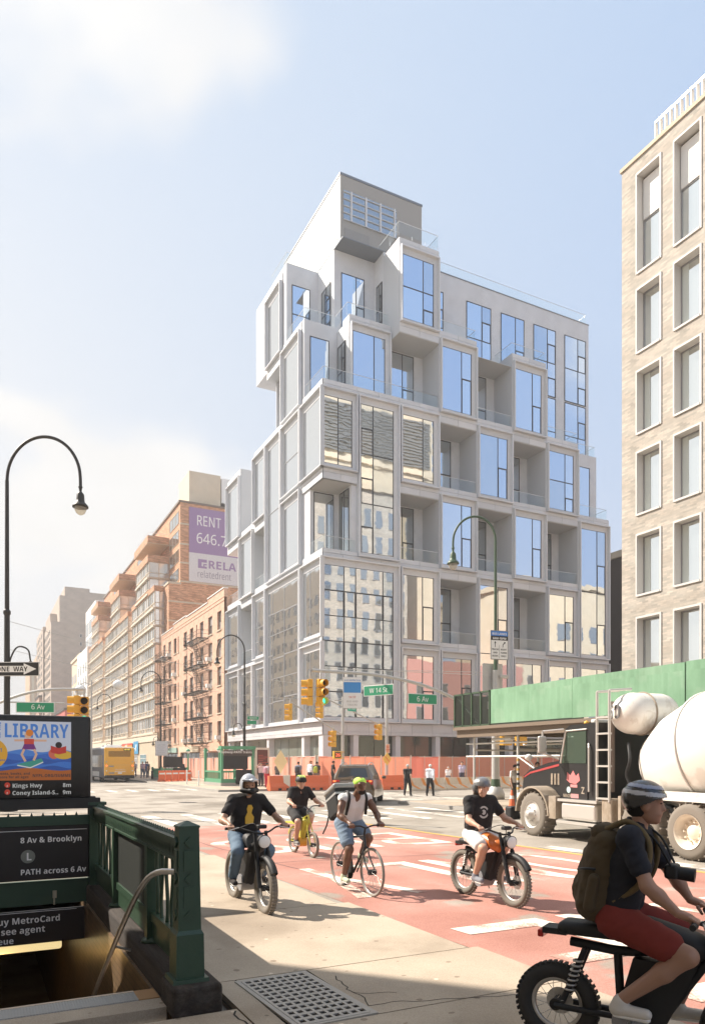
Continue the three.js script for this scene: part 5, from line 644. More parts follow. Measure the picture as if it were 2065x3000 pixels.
  const tr = mesh('top_rail', geo().box(1.42, 1.12, z0, 1.52, 1.26, z1).box(1.4, 1.26, z0, 1.54, 1.285, z1).box(1.405, 1.1, z0, 1.535, 1.12, z1), g2, O);
  for (let i = 0; i < 52; i++) { const z = z0 + (i + 0.5) * (z1 - z0) / 52; mesh('spike', geo().quad([1.45, 1.285, z - 0.035], [1.49, 1.285, z - 0.035], [1.47, 1.325, z], [1.47, 1.325, z]).quad([1.49, 1.285, z + 0.035], [1.45, 1.285, z + 0.035], [1.47, 1.325, z], [1.47, 1.325, z]).quad([1.45, 1.285, z + 0.035], [1.45, 1.285, z - 0.035], [1.47, 1.325, z], [1.47, 1.325, z]).quad([1.49, 1.285, z - 0.035], [1.49, 1.285, z + 0.035], [1.47, 1.325, z], [1.47, 1.325, z]), g2, tr); }
  for (let i = 0; i < 40; i++) { const z = z0 + (i + 0.5) * (z1 - z0) / 40, s = 0.05; mesh('chevron', geo().quad([1.412, 1.14, z - s], [1.412, 1.14, z + s], [1.405, 1.24, z], [1.405, 1.24, z]), g2, tr); }
  mesh('lower_rail', geo().box(1.43, 0.42, z0, 1.51, 0.5, z1), g2, O); mesh('foot_panel', geo().box(1.45, 0.24, z0, 1.49, 0.42, z1), g2, O);
  for (const z of [-7.0, -8.9]) mesh('stanchion', geo().box(1.4, 0.2, Z(z) - 0.06, 1.54, 1.12, Z(z) + 0.06).lathe([[0, 0.02], [0.12, 0.02], [0.1, 0.06], [0.05, 0.09]], 1.47, 0.18, Z(z), 14), g2, O);
  mesh('solid_panel', geo().box(1.45, 0.5, Z(-8.84), 1.49, 1.1, Z(-7.06)), mat(lin(0.012, 0.016, 0.013), 0.6), O);
  for (const [a, b] of [[-6.92, -5.76], [-10.5, -8.98]]) { const n = Math.round((b - a) / 0.21); for (let i = 0; i < n; i++) { const z = Z(a + (i + 0.5) * (b - a) / n), pts = []; for (let k = 0; k <= 10; k++) pts.push([1.47, 0.48 + k * 0.064, z + Math.sin(k / 10 * Math.PI * 2 + (i % 2) * Math.PI) * 0.028]); mesh('baluster', geo().tube(pts, 0.017, 20, 6), g2, O); } }
  // handrail
  const hr = mesh('handrail', geo().tube([[1.4, 1.03, Z(-5.75)], [1.3, 1.03, Z(-5.85)], [1.24, 0.98, Z(-6.0)], [1.2, 0.85, Z(-6.2)], [1.17, 0.4, Z(-6.9)], [1.17, -0.6, Z(-8.5)], [1.17, -1.85, Z(-10.5)]], 0.024, 80, 12), M.steel, O); mesh('wall_bracket', geo().rod([1.17, 0.12, Z(-7.35)], [1.33, 0.06, Z(-7.35)], 0.014), M.steel, hr);
  // end frame, beams and signs facing the stair mouth
  const ez = Z(-10.62); mesh('frame_post', geo().box(1.36, -0.6, ez - 0.12, 1.44, 1.42, ez + 0.06), M.poleDark, O); mesh('frame_post', geo().box(-1.0, -0.6, ez - 0.12, -0.9, 1.42, ez + 0.06), M.poleDark, O);
  mesh('beam', geo().box(-1, 1.26, ez - 0.1, 1.5, 1.4, ez + 0.08), M.poleDark, O); const b2 = mesh('beam', geo().box(-1, 1.04, ez - 0.08, 1.36, 1.17, ez + 0.05), g2, O); for (let i = 0; i < 16; i++) mesh('spike', geo().rod([-0.9 + i * 0.14, 1.17, ez], [-0.9 + i * 0.14, 1.215, ez], 0.02, 0.002, 6), g2, b2);
  const s1 = mesh('sign_panel', geo().rbox(0.2, 0.68, ez, 2.32, 0.72, 0.06, 0.01), M.signBlack, O), put = (s, x, y, sz, m, p, f) => { const t = new TextGeometry(s, { font: f || FONT, size: sz, depth: 0.004, curveSegments: 5, bevelEnabled: false }); t.translate(x, y, ez + 0.031); mesh('lettering', t, m, p); }, wt = mat(lin(0.82, 0.8, 0.77), 0.5);
  mesh('rule_line', geo().box(-0.9, 0.975, ez + 0.03, 1.33, 0.982, ez + 0.033), wt, s1); put('8 Av & Brooklyn', 0.5, 0.82, 0.073, wt, s1); put('PATH across 6 Av', 0.5, 0.4, 0.073, wt, s1); mesh('route_disc', new Geo().add(new THREE.CircleGeometry(0.088, 32), move(0.595, 0.64, ez + 0.032)), mat(lin(0.2, 0.21, 0.18), 0.5), s1); const lt = new TextGeometry('L', { font: FONT, size: 0.1, depth: 0.003, curveSegments: 3, bevelEnabled: false }); lt.translate(0.568, 0.59, ez + 0.0325); mesh('lettering', lt, wt, s1);
  const gb = mesh('beam', geo().box(-1, -0.02, ez - 0.1, 1.36, 0.3, ez - 0.02), g2, O); mesh('latch', geo().box(0.9, 0.06, ez - 0.02, 0.95, 0.16, ez + 0.0).rod([0.92, -0.03, ez - 0.01], [0.92, 0.06, ez - 0.01], 0.012), mat(lin(0.4, 0.35, 0.25), 0.5), gb);
  const s2 = mesh('sign_panel', geo().rbox(0.2, -0.3, ez, 2.3, 0.44, 0.06, 0.01), M.signBlack, O); mesh('rule_line', geo().box(-0.9, -0.1, ez + 0.03, 1.2, -0.094, ez + 0.033), wt, s2); put('To buy MetroCard', 0.0, -0.24, 0.083, wt, s2); put('see agent', 0.27, -0.37, 0.083, wt, s2); put('in queue', -0.03, -0.49, 0.078, wt, s2);
  // screen over the stair
  const art = canvasTex(1024, 512, (c, w, h) => {
    c.fillStyle = '#060607'; c.fillRect(0, 0, w, h); c.save(); c.beginPath(); c.rect(24, 26, 890, 376); c.clip(); c.fillStyle = '#d3d6e4'; c.fillRect(0, 0, w, 260);
    const waves = ['#4f86d8', '#3a6cc4', '#2f5bae', '#3f78cf', '#2c57a8']; waves.forEach((q, i) => { c.fillStyle = q; c.beginPath(); c.moveTo(0, 410); for (let x = 0; x <= 930; x += 6) c.lineTo(x, 214 + i * 26 + Math.sin(x / 36 + i * 1.9) * 9); c.lineTo(930, 410); c.fill(); });
    c.fillStyle = '#b5642c'; c.beginPath(); c.moveTo(0, 410); for (let x = 0; x <= 930; x += 6) c.lineTo(x, 332 + Math.sin(x / 60) * 9); c.lineTo(930, 410); c.fill();
    c.fillStyle = '#4a84d6'; c.font = 'bold 122px sans-serif'; c.save(); c.translate(512, 130); c.scale(0.78, 1); c.fillText('LIBRARY', 0, 0); c.restore(); c.save(); c.translate(498, 132); c.rotate(-Math.PI / 2); c.font = 'bold 30px sans-serif'; c.fillText('AT THE', 0, 0); c.restore(); c.save(); c.translate(60, 130); c.scale(0.8, 1); c.fillText('SUMMER', 0, 0); c.restore();
    c.fillStyle = '#e5a92e'; c.beginPath(); c.arc(440, 232, 96, 0, 7); c.fill(); c.fillStyle = '#3a6cc4'; c.font = 'bold 34px sans-serif'; c.fillText('PLAY!', 415, 222); c.font = 'bold 20px sans-serif'; c.fillText('win a', 440, 254); c.fillText('vacations', 430, 280);
    // reader riding a floating book
    c.fillStyle = '#3f9c8c'; c.beginPath(); c.moveTo(590, 300); c.lineTo(735, 262); c.lineTo(745, 282); c.lineTo(670, 318); c.closePath(); c.fill(); c.strokeStyle = '#e8e8e0'; c.lineWidth = 7; c.beginPath(); c.moveTo(592, 306); c.lineTo(668, 322); c.lineTo(745, 286); c.stroke();
    c.fillStyle = '#e6b79c'; c.fillRect(575, 142, 190, 13); c.fillStyle = '#d64b38'; c.fillRect(632, 138, 58, 34); c.fillStyle = '#7a2a7c'; c.beginPath(); c.moveTo(632, 172); c.lineTo(690, 172); c.lineTo(704, 206); c.lineTo(618, 206); c.fill(); c.strokeStyle = '#e6b79c'; c.lineWidth = 14; c.beginPath(); c.moveTo(632, 204); c.lineTo(618, 238); c.lineTo(640, 282); c.moveTo(690, 204); c.lineTo(704, 236); c.lineTo(688, 276); c.stroke(); c.fillStyle = '#e6b79c'; c.beginPath(); c.arc(654, 116, 20, 0, 7); c.fill(); c.fillStyle = '#e8862e'; c.beginPath(); c.arc(664, 100, 22, 0, 7); c.fill();
    c.fillStyle = '#d96f58'; c.beginPath(); c.arc(810, 232, 34, 0, 7); c.fill(); c.fillStyle = '#e0b23a'; c.beginPath(); c.ellipse(868, 240, 56, 28, 0, 0, 7); c.fill(); c.fillStyle = '#2a1c1c'; c.beginPath(); c.arc(838, 176, 20, 0, 7); c.fill(); c.fillStyle = '#c8382f'; c.beginPath(); c.moveTo(790, 180); c.lineTo(838, 196); c.lineTo(884, 182); c.lineTo(884, 226); c.lineTo(838, 236); c.lineTo(790, 224); c.fill();
    c.fillStyle = '#35303f'; c.font = 'bold 22px sans-serif'; c.fillText('Events, books, and', 470, 366); c.fillText('more for all ages', 480, 388); c.font = 'bold 26px sans-serif'; c.fillText('NYPL.ORG/SUMMER', 680, 382); c.restore();
    c.fillStyle = '#c9412f'; for (const y of [438, 482]) { c.beginPath(); c.arc(535, y - 8, 17, 0, 7); c.fill(); } c.fillStyle = '#d8d8d6'; c.font = 'bold 36px sans-serif'; c.fillText('Kings Hwy', 562, 448); c.fillText('Coney Island-S..', 562, 494); c.fillText('8m', 862, 448); c.fillText('9m', 862, 494); c.font = 'bold 18px sans-serif'; c.fillText('F', 530, 444); c.fillText('F', 530, 488);
  });
  const sc = mesh('display_screen', geo().rbox(0.3, 1.95, ez + 0.02, 2.16, 1.12, 0.1, 0.04), M.black, O), gq = geo().quad([-0.75, 1.42, ez + 0.073], [1.35, 1.42, ez + 0.073], [1.35, 2.48, ez + 0.073], [-0.75, 2.48, ez + 0.073], [0, 0, 1, 0, 1, 1, 0, 1]);
  mesh('screen_image', gq, mat(0x000000, 0.12, { emissive: new THREE.Color(1, 1, 1), emissiveMap: art, emissiveIntensity: 0.26 }), sc);
  // tube fittings under the ceiling
  const glow = mat(lin(0.5, 0.42, 0.25), 0.5, { emissive: lin(1, 0.78, 0.38), emissiveIntensity: 0.4 });
  for (const [z, y, x1] of [[-11.3, -0.62, 1.1], [-13.6, -1.15, 0.95]]) { const f = mesh('ceiling_light', geo().box(-0.8, y - 0.02, Z(z) - 0.1, x1, y + 0.05, Z(z) + 0.1), M.poleDark, O); mesh('light_tube', geo().rbox((x1 - 0.8) / 2, y - 0.09, Z(z) + 0.02, x1 + 0.75, 0.13, 0.12, 0.04), glow, f); const l = new THREE.PointLight(0xffc877, 0.1); l.position.set(0.3, y - 0.25, Z(z) + 0.15); l.castShadow = true; O.add(l); }
}
// iron grating let into the pavement
{
  const O = thing('pavement_grate', 'steel drain grate with rounded slots set in the pavement', 'grate', [2.29, 0.031, -5.38], 0.04), st = mat(lin(0.4, 0.37, 0.33), 0.6, { metalness: 0.35 }), W = 0.56, L = 1.15;
  mesh('rim', geo().box(-W / 2 - 0.05, -0.01, -L / 2 - 0.05, W / 2 + 0.05, 0.008, -L / 2).box(-W / 2 - 0.05, -0.01, L / 2, W / 2 + 0.05, 0.008, L / 2 + 0.05).box(-W / 2 - 0.05, -0.01, -L / 2, -W / 2, 0.008, L / 2).box(W / 2, -0.01, -L / 2, W / 2 + 0.05, 0.008, L / 2), st, O);
  const nx = 8, nz = 12, cw = W / nx, cl = L / nz; for (let i = 0; i <= nx; i++) mesh('bar', geo().box(-W / 2 + i * cw - 0.012, 0.001, -L / 2, -W / 2 + i * cw + 0.012, 0.012, L / 2), st, O); for (let i = 0; i <= nz; i++) mesh('cross_bar', geo().box(-W / 2, 0.001, -L / 2 + i * cl - 0.02, W / 2, 0.0115, -L / 2 + i * cl + 0.02), st, O);
  // cracks run from the grate's corner
  const crack = (pts, w) => { const g = geo(); for (let i = 0; i + 1 < pts.length; i++) { const [a, b] = pts[i], [c, d] = pts[i + 1], L2 = Math.hypot(c - a, d - b), nx2 = -(d - b) / L2 * w, nz2 = (c - a) / L2 * w; g.quad([a - nx2, 0.0315, b - nz2], [a + nx2, 0.0315, b + nz2], [c + nx2 * 0.9, 0.0315, d + nz2 * 0.9], [c - nx2 * 0.9, 0.0315, d - nz2 * 0.9]); } struct(mesh('pavement_crack', g, M.crack)); }, r = rng(4);
  const wander = (x, z, dx, dz, n) => { const p = [[x, z]]; for (let i = 0; i < n; i++) { x += dx + (r() - 0.5) * 0.07; z += dz + (r() - 0.5) * 0.07; p.push([x, z]); } return p; };
  crack(wander(2.66, -4.95, 0.1, 0.02, 16), 0.005); crack(wander(2.66, -4.95, 0.012, -0.075, 11), 0.005); crack(wander(2.7, -5.3, 0.05, 0.03, 5), 0.004); crack(wander(1.72, -5.3, 0.0, 0.09, 22), 0.008);
}

// ================================================================ VEHICLES
Object.assign(M, { tyre: mat(lin(0.035, 0.033, 0.031), 0.85), tyreDusty: mat(lin(0.2, 0.175, 0.145), 0.9), rim: mat(lin(0.55, 0.53, 0.5), 0.35, { metalness: 0.8 }), chrome: mat(lin(0.75, 0.74, 0.72), 0.12, { metalness: 1 }), carGlass: mat(lin(0.05, 0.06, 0.07), 0.04, { metalness: 0.3 }), tail: mat(lin(0.45, 0.02, 0.015), 0.25), tailLit: mat(lin(0.6, 0.05, 0.03), 0.3, { emissive: lin(1, 0.25, 0.05), emissiveIntensity: 0.7 }) });
// a wheel in the xy plane about (x, y), z0 its outer face; dir the way the face looks
function wheel(O, x, y, z, R, w, o = {}) {
  const s = o.dir || 1, P = [[R * 0.62, -w / 2], [R * 0.8, -w / 2], [R * 0.95, -w * 0.46], [R, -w * 0.3], [R, w * 0.3], [R * 0.95, w * 0.46], [R * 0.8, w / 2], [R * 0.62, w / 2]], m4 = move(x, y, z).multiply(rotX(Math.PI / 2));
  const t = mesh('wheel', new Geo().add(new THREE.LatheGeometry(P.map(q => new THREE.Vector2(...q)), 36), m4), o.tyre || M.tyre, O);
  const dish = o.convex ? [[0, -0.14], [R * 0.16, -0.14], [R * 0.2, -0.02], [R * 0.45, -0.01], [R * 0.5, 0.06], [R * 0.62, 0.0]] : [[0, 0.1], [R * 0.2, 0.1], [R * 0.26, 0.16], [R * 0.46, 0.16], [R * 0.54, 0.02], [R * 0.62, -0.01]];
  const dg = new THREE.LatheGeometry(dish.map(q => new THREE.Vector2(q[0], q[1])), 30); mesh('rim', new Geo().add(dg, move(x, y, z + s * w / 2).multiply(rotX(s > 0 ? -Math.PI / 2 : Math.PI / 2))), o.rim || M.rim, t);
  const n = o.bolts || 8, bg = geo(); for (let i = 0; i < n; i++) { const a = i / n * 2 * Math.PI, r = R * (o.convex ? 0.32 : 0.36); bg.rod([x + r * Math.cos(a), y + r * Math.sin(a), z + s * (w / 2 - (o.convex ? -0.0 : 0.17))], [x + r * Math.cos(a), y + r * Math.sin(a), z + s * (w / 2 + (o.convex ? 0.05 : -0.1))], 0.022, 0.02, 6); } stuff(mesh('wheel_nuts', bg, o.rim || M.rim, t));
  if (o.tread) { const tg = geo(); for (let i = 0; i < 44; i++) { const a = i / 44 * 2 * Math.PI; tg.add(new THREE.BoxGeometry(0.03, 0.05, w * 0.34), move(x + R * Math.cos(a), y + R * Math.sin(a), z + (i % 2 ? 1 : -1) * w * 0.26).multiply(rotZ(a + Math.PI / 2 + 0.25))); } stuff(mesh('tread_blocks', tg, o.tyre || M.tyre, t)); }
  return t;
}
// ---- concrete mixer truck, heading west
{
  const O = thing('mixer_truck', 'black cab concrete mixer truck with dusty wheels and white drum', 'truck', [13.78, 0, -14.5], Math.PI / 2 - 0.1), r = rng(8);
  const blk = mat(lin(0.02, 0.02, 0.021), 0.35), dust = mat(0xffffff, 0.8, { map: mottle([150, 138, 122], 26, 18, 1.2, 101, 256, 6) }), wht = mat(0xffffff, 0.45, { map: tex(512, 512, (i, j) => { const u = i / 512, v = j / 512, a = fbm(u * 4, v * 4, 102, 5, 4) - 0.5, sp = smooth(0.62, 0.68, fbm(u * 14, v * 22, 103, 5, 0)), st = fbm(u * 30, v * 3, 104, 3, 0) - 0.5, m = a * 22 + st * 14; return [g8(mix(224, 212, sp) + m), g8(mix(221, 207, sp) + m), g8(mix(213, 197, sp) + m)]; }) }), alu = mat(lin(0.62, 0.6, 0.56), 0.4, { metalness: 0.5 });
  // local: +x forward, -z the side towards us; front axle at x = 0
  const W = 1.2;
  for (const s of [-1, 1]) { wheel(O, 0, 0.55, s * 1.02, 0.56, 0.4, { dir: s, tyre: M.tyreDusty, rim: alu, tread: true, convex: true, bolts: 10 }); wheel(O, -3.75, 0.55, s * 1.0, 0.55, 0.42, { dir: s, tyre: M.tyreDusty, rim: alu, tread: true, convex: true, bolts: 10 }); wheel(O, -5.05, 0.55, s * 0.98, 0.55, 0.5, { dir: s, tyre: M.tyreDusty, rim: M.tanLight, tread: true, bolts: 10 }); wheel(O, -6.35, 0.55, s * 0.98, 0.55, 0.5, { dir: s, tyre: M.tyreDusty, rim: M.tanLight, tread: true, bolts: 10 }); }
  for (const x of [0, -3.75, -5.05, -6.35]) mesh('axle', geo().rod([x, 0.55, -0.9], [x, 0.55, 0.9], 0.09), blk, O);
  mesh('chassis', geo().box(-7.6, 0.75, -0.45, 1.1, 1.0, -0.3).box(-7.6, 0.75, 0.3, 1.1, 1.0, 0.45).box(-3, 0.75, -0.3, -2.8, 1.0, 0.3).box(-6, 0.75, -0.3, -5.8, 1.0, 0.3), blk, O);
  mesh('hood', geo().poly([[-0.95, 0.95], [0.95, 0.95], [1.05, 1.15], [1.0, 1.5], [0.7, 1.68], [-0.1, 1.86], [-0.95, 1.95]], -0.78, 0.78), blk, O);
  const hv = mesh('hood_vent', geo().box(-0.75, 1.28, -0.8, -0.2, 1.62, -0.785), M.black, O); for (let i = 0; i < 4; i++) mesh('vent_slat', geo().box(-0.72 + i * 0.135, 1.31, -0.815, -0.65 + i * 0.135, 1.59, -0.8), dust, hv);
  mesh('hood_stripe', geo().poly([[-0.9, 1.9], [0.68, 1.62], [0.95, 1.5], [0.96, 1.46], [0.68, 1.57], [-0.9, 1.84]], -0.79, -0.781), mat(lin(0.4, 0.05, 0.05), 0.5), O);
  for (const s of [-1, 1]) { const f = geo(), rr = 0.72; for (let i = 0; i < 12; i++) { const a = Math.PI * (0.02 + i / 12 * 0.98), b = Math.PI * (0.02 + (i + 1) / 12 * 0.98), z0 = s * 0.72, z1 = s * 1.24, P = (t, q) => [q * Math.cos(t), 0.55 + q * Math.sin(t)]; const A = P(a, rr), B = P(b, rr), C = P(a, rr - 0.05), D = P(b, rr - 0.05); f.quad([A[0], A[1], z0], [A[0], A[1], z1], [B[0], B[1], z1], [B[0], B[1], z0]).quad([C[0], C[1], z1], [C[0], C[1], z0], [D[0], D[1], z0], [D[0], D[1], z1]).quad([A[0], A[1], z1], [C[0], C[1], z1], [D[0], D[1], z1], [B[0], B[1], z1]); } mesh('fender', f, dust, O); mesh('fender_skirt', geo().box(-0.98, 0.5, s * 0.72, -0.7, 1.05, s * 1.22), dust, O); }
  mesh('bumper', geo().rbox(1.2, 0.5, 0, 0.3, 0.36, 2.3, 0.05), M.black, O); mesh('grille', geo().box(1.02, 0.75, -0.55, 1.08, 1.45, 0.55), M.chrome, O); for (const s of [-1, 1]) mesh('headlight', geo().rbox(0.95, 0.95, s * 0.86, 0.22, 0.2, 0.2, 0.04), M.signWhite, O); mesh('indicator', geo().rbox(0.86, 0.86, -1.0, 0.2, 0.14, 0.05, 0.02), M.signalYellow, O);
  // cab
  const cab = mesh('cab', geo().poly([[-2.25, 0.9], [-0.95, 0.9], [-0.92, 1.9], [-1.15, 2.65], [-1.35, 2.76], [-2.25, 2.78]], -1.08, 1.08), blk, O);
  mesh('windscreen', geo().quad([-0.905, 1.95, -0.95], [-0.905, 1.95, 0.95], [-1.11, 2.6, 0.92], [-1.11, 2.6, -0.92]), M.carGlass, cab); mesh('side_window', geo().poly([[-1.95, 1.85], [-1.05, 1.85], [-1.02, 1.97], [-1.2, 2.58], [-1.95, 2.6]], -1.1, -1.085), mat(lin(0.12, 0.17, 0.13), 0.05, { metalness: 0.6 }), cab); mesh('window_trim', geo().rod([-1.02, 1.85, -1.1], [-1.22, 2.62, -1.1], 0.025).rod([-1.22, 2.62, -1.1], [-1.98, 2.64, -1.1], 0.02), alu, cab);
  const dr = mesh('door', geo().poly([[-2.0, 0.98], [-1.02, 0.98], [-0.98, 1.84], [-2.0, 1.84]], -1.105, -1.085), blk, cab); mesh('grab_bar', geo().path([[-2.1, 1.2, -1.14], [-2.1, 2.2, -1.14], [-2.05, 2.3, -1.1]], 0.025), alu, dr); mesh('door_emblem', geo().poly([[-1.75, 1.45], [-1.7, 1.62], [-1.6, 1.55], [-1.5, 1.68], [-1.4, 1.56], [-1.28, 1.64], [-1.26, 1.45], [-1.4, 1.38], [-1.6, 1.36]], -1.112, -1.106), mat(lin(0.62, 0.2, 0.2), 0.6), dr); mesh('door_panel_text', geo().box(-1.65, 1.28, -1.112, -1.4, 1.35, -1.106), mat(lin(0.6, 0.25, 0.25), 0.6), dr); mesh('number_plate', geo().box(-1.7, 1.03, -1.112, -1.42, 1.13, -1.106), mat(lin(0.5, 0.25, 0.25), 0.6), dr); mesh('round_sticker', new Geo().add(new THREE.CircleGeometry(0.075, 20), move(-1.33, 1.22, -1.107).multiply(rotY(Math.PI))), mat(lin(0.45, 0.6, 0.6), 0.6), dr); mesh('lettering', new Geo().add(txt('MACK', 0.075, 0.004), move(-1.28, 1.08, -1.106).multiply(rotY(Math.PI))), dust, dr); mesh('lettering', new Geo().add(txt('Z', 0.16, 0.004), move(-1.85, 1.22, -1.106).multiply(rotY(Math.PI))), dust, dr);
  mesh('roof_light', geo().rbox(-1.75, 2.84, 0, 0.16, 0.1, 1.5, 0.04), wht, cab); mesh('beacon', geo().lathe([[0, 0], [0.07, 0], [0.06, 0.07], [0, 0.1]], -1.35, 2.78, -0.6, 14), M.signalYellow, cab); mesh('exhaust', geo().rod([-2.4, 1.2, -0.75], [-2.4, 3.25, -0.75], 0.07, 0.07, 14), mat(lin(0.25, 0.2, 0.17), 0.6, { metalness: 0.4 }), O);
  mesh('mirror', geo().path([[-0.95, 1.95, -1.1], [-0.85, 2.1, -1.5], [-0.85, 2.62, -1.5], [-1.2, 2.66, -1.15]], 0.025).rbox(-0.85, 2.3, -1.52, 0.08, 0.42, 0.22, 0.04), alu, O); mesh('hood_mirror', geo().rod([0.55, 1.68, -0.7], [0.65, 1.95, -0.85], 0.015).ball(0.65, 2.0, -0.86, 0.1, 0.09, 0.1), wht, O);
  // steps and tank
  mesh('fuel_tank', geo().rbox(-1.75, 0.72, -0.98, 1.25, 0.42, 0.42, 0.08), alu, O); mesh('step', geo().box(-2.45, 0.94, -1.22, -1.05, 1.0, -0.8), alu, O); mesh('step', geo().box(-2.4, 0.42, -1.22, -1.0, 0.48, -0.85), alu, O); mesh('step_box', geo().rbox(-2.75, 0.8, -1.0, 0.35, 0.55, 0.4, 0.05), dust, O);
  // water tank, ladder, drum
  const wt = mesh('water_tank', new Geo().add(new THREE.CapsuleGeometry(0.46, 0.7, 10, 28), move(-2.95, 2.95, -0.3).multiply(rotX(Math.PI / 2))), wht, O); mesh('lettering', new Geo().add(txt('60', 0.3, 0.012), move(-2.86, 2.98, -1.085).multiply(rotY(Math.PI - 0.12))), mat(lin(0.12, 0.12, 0.12), 0.6), wt); mesh('tank_strap', geo().add(new THREE.TorusGeometry(0.47, 0.02, 6, 30), move(-2.95, 2.95, -0.4)), dust, wt);
  const ld = geo(); for (const x of [-2.45, -2.85]) ld.rod([x, 1.0, -1.2], [x, 3.45, -1.2], 0.03, 0.03, 8); ld.rod([-2.45, 3.45, -1.2], [-2.45, 3.5, -0.6], 0.03).rod([-2.85, 3.45, -1.2], [-2.85, 3.5, -0.6], 0.03); const lad = mesh('ladder', ld, alu, O); for (let i = 0; i < 6; i++) mesh('rung', geo().box(-2.85, 1.05 + i * 0.36, -1.23, -2.45, 1.09 + i * 0.36, -1.13), alu, lad);
  const prof = [[0, 0], [0.55, 0.02], [0.8, 0.12], [1.08, 0.75], [1.25, 1.6], [1.3, 2.4], [1.26, 3.1], [0.95, 4.2], [0.62, 5.1], [0.55, 5.3], [0.45, 5.3]], dm = move(-3.2, 1.72, 0).multiply(rotZ(Math.PI / 2 - 0.22)), drum = mesh('mixing_drum', new Geo().add(new THREE.LatheGeometry(prof.map(q => new THREE.Vector2(...q)), 48), dm), wht, O);
  for (const h of [1.62, 2.95]) mesh('drum_band', new Geo().add(new THREE.TorusGeometry(h < 2 ? 1.265 : 1.28, 0.025, 6, 48), dm.clone().multiply(move(0, h, 0)).multiply(rotX(Math.PI / 2))), wht, drum);
  mesh('drum_pedestal', geo().box(-3.5, 1.0, -0.5, -3.1, 1.6, 0.5), dust, O); mesh('side_rail', geo().box(-7.4, 1.12, -1.2, -3.3, 1.3, -1.08), wht, O); mesh('mud_guard', geo().box(-3.2, 0.55, -1.2, -3.12, 1.15, -0.75), dust, O); mesh('hose', geo().tube([[-3.1, 2.3, -0.9], [-3.25, 1.9, -1.0], [-3.1, 1.6, -0.95], [-3.3, 1.2, -0.9]], 0.035, 30, 8), M.black, O); mesh('gear_housing', geo().ball(-3.45, 1.55, -0.25, 0.3, 0.32, 0.4), dust, O); mesh('chute', geo().box(-8.0, 1.0, -0.3, -7.2, 2.6, 0.3), dust, O);
}
